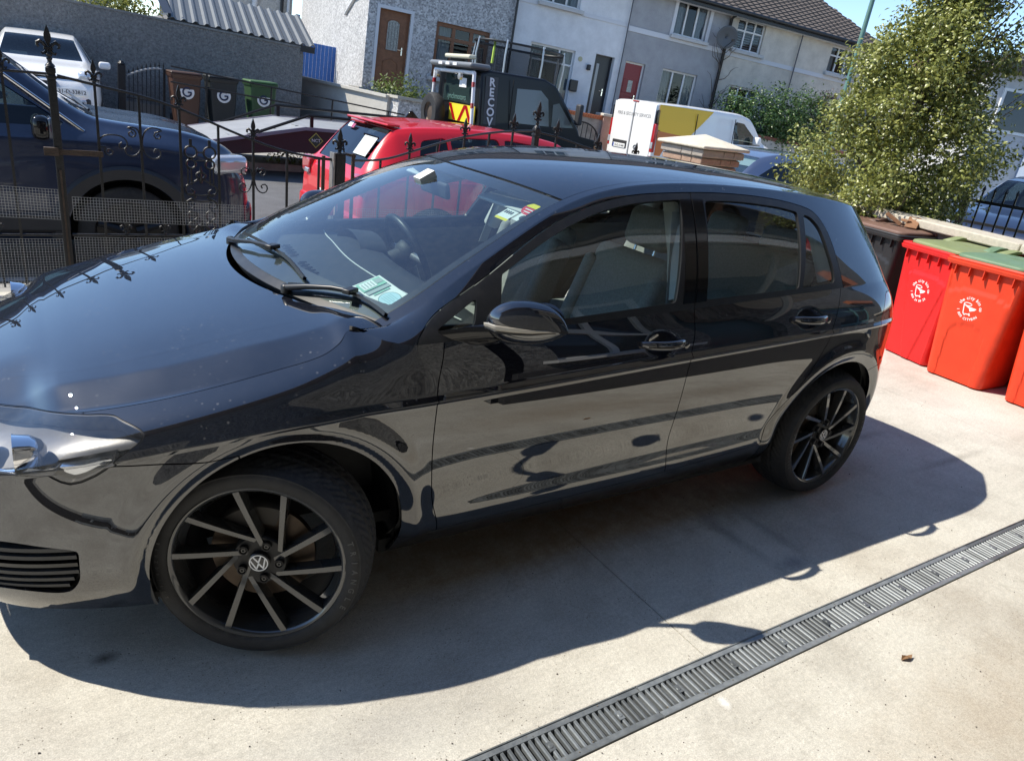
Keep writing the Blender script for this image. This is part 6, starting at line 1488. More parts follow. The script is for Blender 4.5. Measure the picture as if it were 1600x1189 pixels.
def window(parent, a, b, c, d, cols=3, transom=.30, m=UPVC, dep=.10, curtain=True, sill=True, blind=False, fr=.055, surround=None, sillm=None):
    w = bpy.data.objects.new('window', None); COL.objects.link(w); w.parent = parent
    def bar(x0, x1, z0, z1, nm='frame', dd=.05, y=dep): k = MB(); k.box(((x0+x1)/2, y, (z0+z1)/2), (x1-x0, dd, z1-z0)); return k.build(nm, m, w, bevel=.006)
    bar(a, b, c, c+fr); bar(a, b, d-fr, d); bar(a, a+fr, c+fr, d-fr); bar(b-fr, b, c+fr, d-fr)
    zt = d-transom if transom else None
    if zt: bar(a+fr, b-fr, zt-fr*.45, zt+fr*.45)
    for k in range(1, cols):
        x = a+(b-a)*k/cols; bar(x-fr*.5, x+fr*.5, c+fr, d-fr, dd=.046)
    for k in range(cols):
        x0, x1 = a+(b-a)*k/cols+.01, a+(b-a)*(k+1)/cols-.01
        for z0, z1 in (((c+.01, zt), (zt, d-.01)) if zt else ((c+.01, d-.01),)):
            g = MB(); g.add([(x0, dep+.012, z0), (x1, dep+.012, z0), (x1, dep+.012, z1), (x0, dep+.012, z1)], [(0, 1, 2, 3)]); g.build('pane', GL_W, w)
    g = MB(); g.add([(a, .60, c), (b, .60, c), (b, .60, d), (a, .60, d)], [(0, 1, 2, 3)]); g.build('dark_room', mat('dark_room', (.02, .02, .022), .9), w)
    if curtain:
        for x0, x1 in ((a, a+(b-a)*.30), (b-(b-a)*.30, b)):
            g = MB(); n = 14; g.grid([[(x0+(x1-x0)*i/n, .22+.018*math.sin(i*2.1), z) for z in (c, d)] for i in range(n+1)]); g.build('curtain', NETC, w, smooth=60)
    if blind:
        for k in range(int((d-c)/.07)):
            g = MB(); g.box(((a+b)/2, .20, c+.05+.07*k), (b-a-.06, .045, .012), m=Matrix.Rotation(.6, 3, 'X')); g.build('blind_slat', NETC, w)
    if sill: g = MB(); g.box(((a+b)/2, -.04, c-.06), (b-a+.20, .20, .10)); g.build('sill', sillm or STONE, w, bevel=.01)
    if surround:
        for x0, x1, z0, z1 in ((a-.11, a, c-.05, d+.11), (b, b+.11, c-.05, d+.11), (a, b, d, d+.11)): g = MB(); g.box(((x0+x1)/2, -.012, (z0+z1)/2), (x1-x0, .03, z1-z0)); g.build('surround', surround, w)
    return w
def door(parent, a, b, c, d, m, fm=None, glass_poly=None, style='plain', dep=.14):
    o = MB(); o.box(((a+b)/2, dep, (c+d)/2), (b-a-.10, .05, d-c-.05)); do = o.build('door', m, parent, bevel=.006)
    for x0, x1, z0, z1 in ((a, a+.05, c, d), (b-.05, b, c, d), (a+.05, b-.05, d-.05, d)): k = MB(); k.box(((x0+x1)/2, dep, (z0+z1)/2), (x1-x0, .08, z1-z0)); k.build('door_frame', fm or m, do)
    xc = (a+b)/2; y = dep-.028
    if style == 'arched':
        P = [(xc-.17, c+1.0), (xc+.17, c+1.0), (xc+.17, c+1.66)]+[(xc+.17*math.cos(t), c+1.66+.10*math.sin(t)) for t in np.linspace(0, math.pi, 12)]+[(xc-.17, c+1.66)]
        g = MB(); g.add([(x, y-.003, z) for x, z in P], [tuple(range(len(P)))]); g.build('door_glass', mat('leaded_glass', (.30, .31, .29), .2, var=.4, vscale=25), do)
        for k in range(4): g = MB(); g.tube([(xc-.12+.08*k, y-.006, c+1.02), (xc-.12+.08*k, y-.006, c+1.70)], .004, 5); g.build('lead_strip', GUT, do)
        g = MB(); g.tube([(x, y, z) for x, z in P], .014, 6, closed=True); g.build('moulding', m, do, smooth=50)
        P = [(xc-.20, c+.18), (xc+.20, c+.18), (xc+.20, c+.70), (xc, c+.80), (xc-.20, c+.70)]; g = MB(); g.tube([(x, y, z) for x, z in P], .016, 6, closed=True); g.build('moulding', m, do, smooth=50)
    if style == 'strip':
        g = MB(); g.box((xc-.12, y-.004, c+1.05), (.09, .006, 1.5)); g.build('door_glass', mat('frosted', (.30, .32, .34), .2), do)
    if style == 'small':
        g = MB(); g.box((xc, y-.004, c+1.35), (.16, .006, .34)); g.build('door_glass', mat('leaded_glass', (.30, .31, .29), .2, var=.4, vscale=25), do)
        for z in (c+.35, c+.85, c+1.35): g = MB(); P = [(xc-.24, z-.2), (xc+.24, z-.2), (xc+.24, z+.2), (xc-.24, z+.2)]; g.tube([(x, y, q) for x, q in P], .008, 5, closed=True); g.build('moulding', m, do)
    g = MB(); g.box((b-.15, y-.025, c+1.02), (.03, .03, .20)); g.tube([(b-.15, y-.05, c+1.05), (b-.27, y-.05, c+1.05)], .011, 6); g.build('door_handle', CHROME, do)
    return do
FLOOR = 1.68; EAVE = 5.86
def roof_block(h, s0, s1, m, hip=0.):
    """tiled pitched roof: near slope carries real tile courses"""
    rise, run = 2.35, 4.0; oh = .34
    r = bpy.data.objects.new('roof', None); COL.objects.link(r); r.parent = h
    n = 26; w_tile = .30
    L = math.hypot(run+oh, rise*(run+oh)/run)
    b = MB(); nx = int((s1-s0)/.15)
    for k in range(n):
        u0, u1 = k/n, (k+1)/n; y0, y1 = -oh+(run+oh)*u0, -oh+(run+oh)*u1; z0, z1 = EAVE-.08+(rise+.2)*u0, EAVE-.08+(rise+.2)*u1
        e = s1-hip*u0
        G0 = []; G1 = []; G2 = []
        xs = np.linspace(s0, e, max(3, int((e-s0)/.075)))
        for i, x in enumerate(xs):
            wv = .020*math.cos(2*math.pi*x/.30); G0.append((x, y0-.0, z0-.005)); G1.append((x, y0, z0+.045+wv)); G2.append((x, y1+.01, z1+.012+wv))
        b.grid([G0, G1, G2])
    tag(b.build('tile_courses', m, r, smooth=40), kind='stuff')
    b = MB(); b.add([(s0, run, EAVE+rise+.12), (s1-hip, run, EAVE+rise+.12), (s1, 2*run+oh, EAVE-.1), (s0, 2*run+oh, EAVE-.1)], [(0, 1, 2, 3)])
    if hip: b.add([(s1, -oh, EAVE-.08), (s1, 2*run+oh, EAVE-.1), (s1-hip, run, EAVE+rise+.12)], [(0, 1, 2)])
    b.build('rear_slope', m, r)
    b = MB(); b.tube([(s0, run, EAVE+rise+.16), (s1-hip, run, EAVE+rise+.16)], .10, 8); b.build('ridge_tile', m, r, smooth=50)
    b = MB(); b.box(((s0+s1)/2, -oh+.02, EAVE-.16), (s1-s0, .03, .18)); b.build('fascia', GUT, r); b = MB(); b.tube([(s0, -oh-.05, EAVE-.10), (s1, -oh-.05, EAVE-.10)], .055, 8); b.build('gutter', GUT, r, smooth=50)
    b = MB(); b.add([(s0, -oh, EAVE-.24), (s1, -oh, EAVE-.24), (s1, .0, EAVE-.24), (s0, .0, EAVE-.24)], [(0, 1, 2, 3)]); b.build('soffit', UPVC, r)
    return r
TILE = mat('roof_tile', (.105, .085, .072), .85, var=.3, vscale=7, bump=.3, bscale=60); TILE2 = mat('roof_tile_brown', (.085, .065, .055), .85, var=.3, vscale=7, bump=.3, bscale=60)
def house(name, label, s0, s1, m, holes, band=None, roofm=None, hip=0., z0=None, depth=8.0):
    h = thing(name, label, 'house', mw=HM, group='terraced houses across the street')
    zb = FLOOR-1.2
    wall_open(h, 'front_wall', s0, s1, zb, EAVE, holes, m)
    b = MB(); b.add([(s0, 0, zb), (s0, depth, zb), (s0, depth, EAVE), (s0, 0, EAVE), (s1, 0, zb), (s1, depth, zb), (s1, depth, EAVE), (s1, 0, EAVE)], [(0, 1, 2, 3), (4, 7, 6, 5), (1, 5, 6, 2)]); b.build('side_wall', m, h, recalc=False)
    if band: b = MB(); b.box(((s0+s1)/2, -.012, band[0]), (s1-s0-.004, .03, band[1])); b.build('string_course', band[2], h)
    roof_block(h, s0-.0, s1+.0, roofm or TILE, hip)
    return h
def pipe(h, s, z0, z1, m=GUT, y=-.08, r=.035): b = MB(); b.tube([(s, y, z0), (s, y, z1)], r, 8); b.build('drainpipe', m, h, smooth=50)
def houses():
    PEB = render_mat('pebbledash', (.50, .495, .49), .8, .08, .5); WHI = render_mat('white_render', (.68, .69, .70), .5, .07); GRY = render_mat('grey_render', (.34, .345, .355), .5, .08); CRE = render_mat('cream_render', (.60, .555, .48), .6, .10); PAINTW = mat('masonry_white', (.62, .63, .65), .85)
    # 1 pebbledash
    h = house('pebbledash_house', 'grey pebbledash end house with brown arched-glass door and brown timber window', 4.05, 8.20, PEB, [(4.36, 5.20, FLOOR, 3.66), (5.93, 7.50, 2.24, 3.64), (5.6, 6.9, 4.75, 5.68)], depth=15.)
    door(h, 4.36, 5.20, FLOOR, 3.66, TIMB, style='arched'); window(h, 5.93, 7.50, 2.24, 3.64, 3, .38, TIMB, fr=.10); window(h, 5.6, 6.9, 4.75, 5.68)
    for x0, x1, z0, z1 in ((4.28, 4.36, FLOOR, 3.74), (5.20, 5.28, FLOOR, 3.74), (4.36, 5.20, 3.66, 3.74)): b = MB(); b.box(((x0+x1)/2, -.01, (z0+z1)/2), (x1-x0, .025, z1-z0)); b.build('door_surround', PAINTW, h)
    pipe(h, 8.13, FLOOR, EAVE)
    b = MB(); b.tube([(4.02, .4, 4.0), (4.02, 2.0, 3.95), (4.02, 3.4, 3.6)], .05, 8); b.build('waste_pipe', UPVC, h, smooth=50)
    b = MB(); b.box((8.0, -.6, FLOOR-.5), (.02, .02, .02))
    # 2 white
    h = house('white_house', 'pale white rendered house with black front door and wide white window', 8.20, 11.80, WHI, [(8.76, 10.22, 2.10, 3.66), (10.90, 11.55, FLOOR, 3.72), (8.85, 10.10, 4.74, 5.68)], (4.66, .10, PAINTW))
    window(h, 8.76, 10.22, 2.10, 3.66, 3, .42); window(h, 8.85, 10.10, 4.74, 5.68, 3, .3); door(h, 10.90, 11.55, FLOOR, 3.72, mat('door_black', (.02, .022, .026), .35), style='strip', dep=.20)
    b = MB(); b.box((10.30, -.06, 2.72), (.26, .10, .32)); b.build('letter_box', GUT, h, bevel=.02); b = MB(); b.box((10.70, -.06, 3.30), (.10, .12, .16)); b.build('wall_lamp', GUT, h, bevel=.02); b = MB(); b.lathe([(.001, -.02), (.07, -.015), (.07, 0)], 18, 'y', (10.40, 0, 3.48)); b.build('house_plaque', mat('plaque', (.45, .42, .25), .6), h)
    pipe(h, 11.74, FLOOR, EAVE, mat('cable_grey', (.10, .10, .11), .6), r=.018)
    # 3 grey
    h = house('grey_house', 'mid grey rendered house with dark red door and white string course', 11.80, 15.34, GRY, [(11.95, 12.66, FLOOR, 3.72), (13.30, 14.63, 2.55, 3.74), (13.36, 14.57, 4.73, 5.70)], (4.60, .14, PAINTW))
    door(h, 11.95, 12.66, FLOOR, 3.72, mat('door_red', (.22, .012, .018), .4), UPVC, style='small'); window(h, 13.30, 14.63, 2.55, 3.74, 3, 0); window(h, 13.36, 14.57, 4.73, 5.70, 3, 0, surround=PAINTW)
    b = MB(); b.tube([(15.34, -.08, FLOOR), (15.34, -.08, 5.55), (15.42, -.30, 5.72)], .05, 8); b.build('drainpipe', GUT, h, smooth=50)
    # 4 and 5 cream
    h = house('cream_house', 'cream pebbled house with white casement under the brown tiled roof', 15.34, 18.24, CRE, [(15.70, 16.80, 4.75, 5.66), (15.95, 17.2, 2.5, 3.7)], (4.58, .13, PAINTW)); window(h, 15.70, 16.80, 4.75, 5.66, 3, .34, blind=True, curtain=False); window(h, 15.95, 17.2, 2.5, 3.7)
    h = house('cream_end_house', 'cream house at the right end of the terrace with hipped roof', 18.24, 22.2, CRE, [(19.72, 20.9, 4.75, 5.60), (19.8, 21.0, 2.5, 3.7)], (4.58, .13, PAINTW), hip=2.6); window(h, 19.72, 20.9, 4.75, 5.60, 3, .30); window(h, 19.8, 21.0, 2.5, 3.7)
    pipe(h, 18.27, FLOOR, EAVE, mat('cable_grey', (.10, .10, .11), .6), r=.02)
    # side extension and far back building left of the end house
    h = thing('back_building', 'pale rendered building with white pipes behind the blue gate', 'house', mw=HM)
    b = MB(); b.box((1.1, 18.6, 3.6), (5.4, 4.0, 4.4)); b.build('wall', render_mat('pale_render', (.56, .54, .49), .6, .08, .2), h)
    b = MB(); b.prism([(-1.8, 5.8), (4.0, 5.8), (1.1, 7.4)], 16.4, 20.8, 'y'); b.build('roof', TILE, h)
    for x, m, r in ((3.35, GUT, .07), (3.62, UPVC, .06), (2.2, UPVC, .12)): b = MB(); b.tube([(x, 16.5, 1.6), (x, 16.5, 5.8)], r, 8); b.build('drainpipe', m, h, smooth=50)
    b = MB(); b.box((2.7, 16.57, 3.0), (.45, .06, 1.8)); b.build('door', UPVC, h)
houses()
def bits_on_houses():
    d = thing('satellite_dish', 'dark grey satellite dish on the black drainpipe of the grey house', 'satellite dish', mw=HM @ Matrix.Translation((15.05, -.45, 4.95)))
    b = MB(); b.lathe([(.001, .07), (.12, .055), (.24, .02), (.33, -.03)], 28, 'y'); o = b.build('dish', mat('dish_grey', (.10, .11, .12), .5), d, smooth=60, solid=.01); o.rotation_euler = (R_(14), 0, R_(-22))
    b = MB(); b.tube([(.0, .06, 0), (.25, .36, -.05), (.28, .42, -.3)], .02, 6); b.build('bracket', GUT, d); b = MB(); b.tube([(0, .0, -.30), (0, -.34, -.12)], .012, 6); b.box((0, -.36, -.10), (.06, .10, .06)); b.build('feed_arm', GUT, d)
    # bare climber on the drainpipe
    c = thing('bare_climber', 'leafless climbing plant round the black drainpipe', 'climbing plant', mw=HM @ Matrix.Translation((15.3, -.12, FLOOR))); r = random.Random(5)
    for k in range(16):
        x, z = r.uniform(-.1, .1), r.uniform(.5, 3.0); P = [(x, 0, z)]
        dx = r.choice((-1, 1))
        for i in range(5): x += dx*r.uniform(.04, .16); z += r.uniform(.03, .22); P.append((x, r.uniform(-.06, .02), z))
        b = MB(); b.tube(P, [.014, .012, .010, .008, .006, .004], 5); b.build('branch', mat('twig', (.09, .07, .055), .9), c)
bits_on_houses()
# ================================================================== foliage
def leaf_mat(name, c0, c1, rough=.35, trans=.25):
    if name in MATS: return MATS[name]
    m = bpy.data.materials.new(name); m.use_nodes = True; MATS[name] = m; nt = m.node_tree; b = nt.nodes['Principled BSDF']; L = nt.links.new
    at = nt.nodes.new('ShaderNodeAttribute'); at.attribute_name = 'leaf'; mx = nt.nodes.new('ShaderNodeMix'); mx.data_type = 'RGBA'; mx.inputs['A'].default_value = (*c0, 1); mx.inputs['B'].default_value = (*c1, 1); L(at.outputs['Fac'], mx.inputs['Factor'])
    L(mx.outputs['Result'], b.inputs['Base Color']); b.inputs['Roughness'].default_value = rough; b.inputs['Specular IOR Level'].default_value = .6
    t = nt.nodes.new('ShaderNodeBsdfTranslucent'); L(mx.outputs['Result'], t.inputs[0]); ms = nt.nodes.new('ShaderNodeMixShader'); ms.inputs[0].default_value = trans; o = nt.nodes['Material Output']; L(b.outputs[0], ms.inputs[1]); L(t.outputs[0], ms.inputs[2]); L(ms.outputs[0], o.inputs[0])
    return m
def leaves(name, P, N, size, m, parent, seed=1, ratio=.5):
    """P (n,3) positions, N (n,3) facing; each leaf is a folded diamond of four triangles"""
    r = np.random.RandomState(seed); n = len(P); N = N/np.maximum(np.linalg.norm(N, axis=1, keepdims=True), 1e-6)
    a = r.normal(size=(n, 3)); a -= N*(a*N).sum(1, keepdims=True); a /= np.linalg.norm(a, axis=1, keepdims=True); c = np.cross(N, a)
    s = size*r.uniform(.65, 1.3, (n, 1)); w = s*ratio; dr = N*s*.22
    V = np.stack([P-a*s*.5, P+c*w*.5-dr*.2+a*s*.05, P+a*s*.5-dr, P-c*w*.5-dr*.2+a*s*.05, P+dr*.35], 1).reshape(-1, 3)
    i = np.arange(n)[:, None]*5; F = np.concatenate([i+[0, 1, 4], i+[1, 2, 4], i+[2, 3, 4], i+[3, 0, 4]], 1).reshape(-1, 3)
    me = bpy.data.meshes.new(name); me.vertices.add(len(V)); me.vertices.foreach_set('co', V.astype(np.float32).ravel()); me.loops.add(F.size); me.loops.foreach_set('vertex_index', F.astype(np.int32).ravel()); me.polygons.add(len(F)); me.polygons.foreach_set('loop_start', np.arange(0, F.size, 3, dtype=np.int32)); me.polygons.foreach_set('loop_total', np.full(len(F), 3, np.int32)); me.update(calc_edges=True)
    at = me.attributes.new('leaf', 'FLOAT', 'POINT'); at.data.foreach_set('value', np.repeat(np.clip(r.beta(1.6, 1.6, n), 0, 1), 5).astype(np.float32))
    me.materials.append(m); o = bpy.data.objects.new(name, me); COL.objects.link(o); o.parent = parent; return o
def bush(parent, blobs, n, size, m, seed=1, name='foliage', shell=.55, ratio=.5, per=12, spread=1.25):
    """leaves spread through sprigs inside ellipsoid blobs (cx,cy,cz,rx,ry,rz)"""
    r = np.random.RandomState(seed); B = np.array(blobs, float); vol = (B[:, 3]*B[:, 4]*B[:, 5])**.67; pick = r.choice(len(B), n//per+1, p=vol/vol.sum())
    d = r.normal(size=(len(pick), 3)); d /= np.linalg.norm(d, axis=1, keepdims=True); rad = shell+(1.04-shell)*r.uniform(0, 1, (len(pick), 1))**.6
    lump = 1+.16*np.sin(d[:, :1]*5+seed)+.13*np.sin(d[:, 1:2]*7+d[:, 2:]*6)
    c = B[pick, :3]+d*B[pick, 3:]*rad*lump
    k = np.repeat(np.arange(len(c)), per)[:n]; n = len(k); off = r.normal(size=(n, 3))*size*spread; P = c[k]+off
    N = d[k]*.8+np.array([0, 0, .55])+r.normal(size=(n, 3))*.6
    return leaves(name, P, N, size, m, parent, seed, ratio)
HOLLY = leaf_mat('holly_leaf', (.085, .115, .025), (.42, .43, .12), .36, .25); LAUREL = leaf_mat('laurel_leaf', (.030, .070, .018), (.11, .19, .045), .36, .2); SHRUB = leaf_mat('shrub_leaf', (.06, .10, .02), (.22, .27, .06), .5, .3); BARK = mat('bark', (.12, .10, .08), .9, var=.3, vscale=20, bump=.5, bscale=60)
def holly():
    t = thing('holly_tree', 'big yellow-green variegated evergreen bush standing behind the low wall', 'tree', (7.06, 1.81, 0), (0, R_(2.8), 0))
    r = random.Random(11)
    b = MB(); b.tube([(0, 0, 0), (.03, .02, .8), (.0, .05, 1.6), (.06, .0, 2.4), (.02, .02, 3.4)], [.10, .085, .06, .04, .012], 10); b.build('trunk', BARK, t, smooth=60)
    blobs = [(-.05, .05, 1.30, .90, .90, .80), (-.38, .10, 1.0, .85, .85, .50), (.15, -.06, 1.15, .64, .64, .60), (.05, .0, 2.0, .70, .72, .65), (.08, -.04, 2.45, .54, .54, .58), (-.30, .28, 1.95, .60, .60, .52), (.30, -.16, 1.85, .44, .46, .48), (.02, .02, 3.0, .33, .35, .52), (.34, -.32, 2.35, .32, .34, .36), (-.66, .45, 1.5, .42, .46, .40), (.22, -.18, 2.95, .20, .22, .34), (-.20, .22, 2.6, .38, .38, .40)]
    # the crown is many separate leafy clumps with gaps between them
    Rz = lambda z: float(np.interp(z, [.55, .9, 1.3, 1.8, 2.3, 2.8, 3.3, 3.7], [.55, .95, 1.02, .92, .74, .55, .34, .16]))
    blobs = []
    for k in range(78):
        z = .62+2.95*(k/77)**1.15; a = k*2.39996+r.uniform(-.4, .4); q = Rz(z)*r.uniform(.30, .92); e = r.uniform(.20, .36)*(1-.10*z)
        blobs.append((q*math.cos(a)+.05*z-.12, q*math.sin(a)-.03*z+.05, z, e*r.uniform(.9, 1.25), e*r.uniform(.9, 1.25), e*r.uniform(.7, 1.0)))
    for k in range(26):
        z = r.uniform(.7, 3.0); a = r.uniform(0, 6.28); L = (1.0-.22*z)*r.uniform(.7, 1.15); P = [(.02, .03, z), (.5*L*math.cos(a), .5*L*math.sin(a), z+.18), (L*math.cos(a), L*math.sin(a), z+.42)]
        b = MB(); b.tube(P, [.028, .018, .006], 6); b.build('limb', BARK, t, smooth=60)
    bush(t, blobs, 64000, .043, HOLLY, 4, 'crown', .25, .6, 30, 1.5)
    # long shoots that break the outline at the top and right
    rr = np.random.RandomState(8); PP = []; NN = []
    for k in range(46):
        z = rr.uniform(1.6, 3.2); a = rr.uniform(0, 6.28); base = np.array([.1+.5*math.cos(a)*(1.25-.28*z), -.1+.55*math.sin(a)*(1.25-.28*z), z]); d = np.array([math.cos(a)*.5, math.sin(a)*.5, rr.uniform(.5, 1.0)]); d /= np.linalg.norm(d); L = rr.uniform(.35, .75)
        b = MB(); b.tube([tuple(base), tuple(base+d*L)], [.008, .003], 5); b.build('shoot', BARK, t)
        for q in np.linspace(.15, 1, 26): PP.append(base+d*L*q+rr.normal(size=3)*.028); NN.append(rr.normal(size=3)+[0, 0, .6])
    leaves('shoot_leaves', np.array(PP), np.array(NN), .048, HOLLY, t, 9, .55)
holly()
def plumb_thing(name, label, cat, wpos, ang=FANG, group=None): return thing(name, label, cat, mw=plumb(wpos, ang), group=group)
def hedges():
    t = thing('laurel_hedge', 'dense dark green laurel hedge behind the white van', 'hedge', mw=HM @ Matrix.Translation((0, -2.3, FLOOR-.5)))
    bush(t, [(15.3, .8, 1.25, .80, .6, .85), (16.3, .8, 1.45, .95, .6, .90), (17.3, .8, 1.60, .95, .6, .95), (18.2, .8, 1.70, .8, .6, 1.0)], 12000, .10, LAUREL, 3, 'foliage', .6)
    b = MB(); b.tube([(16.6, 0, -.4), (16.6, 0, .6)], .08, 8); b.build('stem', BARK, t)
    t = thing('dark_shrub', 'small purplish dark shrub at the end of the laurel hedge', 'shrub', mw=HM @ Matrix.Translation((19.0, -1.4, FLOOR+.6)))
    bush(t, [(0, 0, .9, .55, .5, .8)], 1800, .09, leaf_mat('dark_leaf', (.03, .022, .02), (.08, .06, .05), .5, .2), 5); b = MB(); b.tube([(0, 0, -.3), (0, 0, .7)], .05, 6); b.build('stem', BARK, t)
    t = thing('rose_bush', 'green bush by the garden pier under the brown door', 'shrub', mw=HM @ Matrix.Translation((4.75, -1.35, FLOOR-.85)))
    bush(t, [(0, 0, .75, .55, .45, .42), (.55, .0, .55, .35, .4, .38), (-.45, 0, .55, .3, .3, .35)], 1900, .10, SHRUB, 6); b = MB(); b.tube([(0, 0, -.2), (.05, 0, .6)], .04, 6); b.build('stem', BARK, t)
    t = thing('green_plant', 'small leafy plant beside the garden pier', 'shrub', mw=HM @ Matrix.Translation((5.75, -1.6, FLOOR-1.1))); bush(t, [(0, 0, .5, .25, .25, .45)], 500, .09, SHRUB, 7); b = MB(); b.tube([(0, 0, -.1), (0, 0, .5)], .03, 6); b.build('stem', BARK, t)
    t = thing('garden_shrub', 'yellow-green shrub showing over the dark wall', 'shrub', (1.35, 16.5, .3)); bush(t, [(0, 0, 2.0, .62, .5, .40), (.5, 0, 1.95, .4, .4, .35)], 1600, .09, leaf_mat('yellow_leaf', (.16, .18, .03), (.36, .36, .08), .5, .3), 8); b = MB(); b.tube([(0, 0, -.1), (0, 0, 1.9)], .05, 6); b.build('stem', BARK, t)
    t = thing('weeds', 'low weeds growing along the far kerb under the truck', 'weeds', (3.4, 10.62, 0)); bush(t, [(0, 0, .10, .35, .12, .12), (.7, .05, .08, .3, .1, .10)], 500, .06, SHRUB, 9); tag(t.children[0], kind='stuff')
    t = thing('far_tree', 'dark tree behind the railings at the right edge', 'tree', (13.9, 1.6, 0)); bush(t, [(0, 0, 2.6, .8, .8, .9), (.3, -.3, 3.4, .6, .6, .7), (.2, -.2, .55, .7, .7, .5)], 3600, .10, LAUREL, 12, 'crown', .4); b = MB(); b.tube([(0, 0, 0), (.1, 0, 2.2)], [.10, .06], 8); b.build('trunk', BARK, t)
hedges()
# ================================================================== left background: dark wall, bins, gate, shed
def left_side():
    DW = mat('dark_roughcast', (.19, .185, .175), .95, var=.6, vscale=22, bump=.9, bscale=45, detail=9)
    w = thing('dark_boundary_wall', 'long dark grey roughcast wall behind the white car and the wheelie bins', 'wall', mw=plumb((0, 0, 0)))
    b = MB(); b.box((.9, 15.55, 1.10), (8.2, .22, 2.26)); b.build('wall_body', mat_wall(DW), w); b = MB(); b.box((.9, 15.55, 2.245), (8.2, .26, .04)); b.build('wall_top', mat('wall_top_grey', (.20, .20, .19), .9, var=.3), w)
    b = MB(); b.box((4.99, 15.9, 1.05), (.20, .9, 2.1)); b.build('return_wall', mat_wall(DW), w)
    # garden wall falling to the pier
    WW = mat('wall_whitish', (.52, .50, .45), .9, var=.15, vscale=2.5, bump=.3, bscale=50)
    g = thing('garden_wall', 'pale sloping garden wall with a flat coping left of the red car roof', 'wall', mw=plumb((0, 0, 0)))
    dx, dy = -1.22/4.18, 4.0/4.18; A0 = Vector((6.62, 14.0, 0)); u = Vector((dx, dy, 0)); nn = Vector((dy, -dx, 0))
    def along(t, o, z): q = A0+u*t+nn*o; return (q.x, q.y, z)
    for nm, o0, o1, zb, zt in (('wall_body', 0, .2, (.1, .1), (1.50, 1.60)), ('coping', -.06, .26, (1.50, 1.60), (1.56, 1.66))):
        b = MB(); V = [along(t, o, z) for t, k in ((0, 0), (4.3, 1)) for o in (o0, o1) for z in (zb[k], zt[k])]; b.add(V, [(0, 1, 3, 2), (4, 6, 7, 5), (0, 4, 5, 1), (2, 3, 7, 6), (1, 5, 7, 3), (0, 2, 6, 4)]); b.build(nm, WW, g)
    b = MB(); b.box((7.02, 13.85, .82), (.60, .5, 1.42)); b.build('pier', render_mat('pebbledash', (.50, .495, .49), .8, .08, .5), g); b = MB(); b.box((7.02, 13.85, 1.555), (.72, .62, .06)); b.build('pier_cap', mat('cap_grey', (.42, .40, .35), .9), g)
    # hand rails in front of the wall
    r = thing('hand_rail', 'thin black pipe railing running in front of the pale garden wall', 'railing', mw=plumb((0, 0, 0)))
    for z0, z1 in ((1.40, 1.20), (1.12, 1.0)): b = MB(); b.tube([(2.0, 13.6, z0), (6.9, 13.6, z1)], .016, 6); b.build('rail', IRON, r)
    for x in (2.65, 3.9, 5.2, 6.5): b = MB(); b.tube([(x, 13.6, .1), (x, 13.6, 1.40-.041*(x-2.0))], .018, 6); b.build('rail_post', IRON, r)
    # bins
    def far_bin(label, m, lidm, x, y=14.35):
        t = thing('wheelie_bin', label, 'wheelie bin', (x, y, .18), group='three wheelie bins in front of the dark wall')
        b = MB(); G = []
        for z, w_, d_ in ((.02, .42, .48), (.5, .49, .56), (.93, .54, .64)): row = [(x_, y_, z) for y_, x_ in rrect(w_, d_, .05, 5)]; G.append(row+[row[0]])
        b.grid(G); b.build('body', m, t, smooth=40)
        b = MB(); G = []
        for z, w_, d_ in ((.91, .56, .66), (.96, .60, .70), (.985, .60, .70)): row = [(x_, y_, z) for y_, x_ in rrect(w_, d_, .05, 5)]; G.append(row+[row[0]])
        b.grid(G); b.build('rim', m, t, smooth=40)
        b = MB(); b.box((0, 0, 1.005), (.58, .66, .045)); l = b.build('lid', lidm, t, bevel=.025, seg=3); b = MB(); b.tube([(-.24, .36, .98), (.24, .36, .98)], .016, 6); b.build('handle_bar', m, t)
        for s in (-1, 1): b = MB(); b.lathe([(.001, -.03), (.1, -.025), (.1, .025), (.001, .03)], 18, 'x', (s*.22, .24, .1)); b.build('wheel', RUBBER, t)
        b = MB(); n = 28; P = [(.135*math.cos(a), -.300, .66+.135*math.sin(a)) for a in np.linspace(0, 2*math.pi, n, endpoint=False)]; b.add(P, [tuple(range(n))]); st = b.build('round_sticker', WHITE, t)
        a = np.linspace(R_(50), R_(360), 20); b = MB(); b.tube([(.078*math.cos(q), -.303, .66+.078*math.sin(q)) for q in a]+[(.01, -.303, .66)], .017, 6); b.build('logo_mark', mat('logo_navy', (.02, .03, .07), .5), st)
    far_bin('brown wheelie bin with round white sticker beside the iron gate', mat('bin_brown', (.075, .035, .022), .5), mat('lid_dark_brown', (.06, .03, .02), .5), 2.42)
    far_bin('black wheelie bin with round white sticker between the brown and the green bin', mat('bin_dark', (.016, .020, .022), .5), mat('bin_dark', (.016, .020, .022), .5), 3.12)
    far_bin('dark green wheelie bin with round white sticker nearest the pale garden wall', mat('bin_green', (.03, .075, .03), .5), mat('lid_green2', (.06, .13, .05), .5), 3.92)
    # iron gate and gate post
    g = thing('garden_gate', 'black spiked iron garden gate standing open by the brown bin', 'gate', mw=plumb((1.32, 14.6, .15)))
    for k in range(9): x = .08+.078*k; zt = .95+.22*math.sin(math.pi/2*k/8); b = MB(); b.box((x, 0, zt/2+.03), (.016, .016, zt)); b.build('bar', IRON, g); b = MB(); b.lathe([(.014, 0), (.016, .02), (.001, .08)], 6, 'z', (x, 0, zt+.03)); b.build('spike', IRON, g)
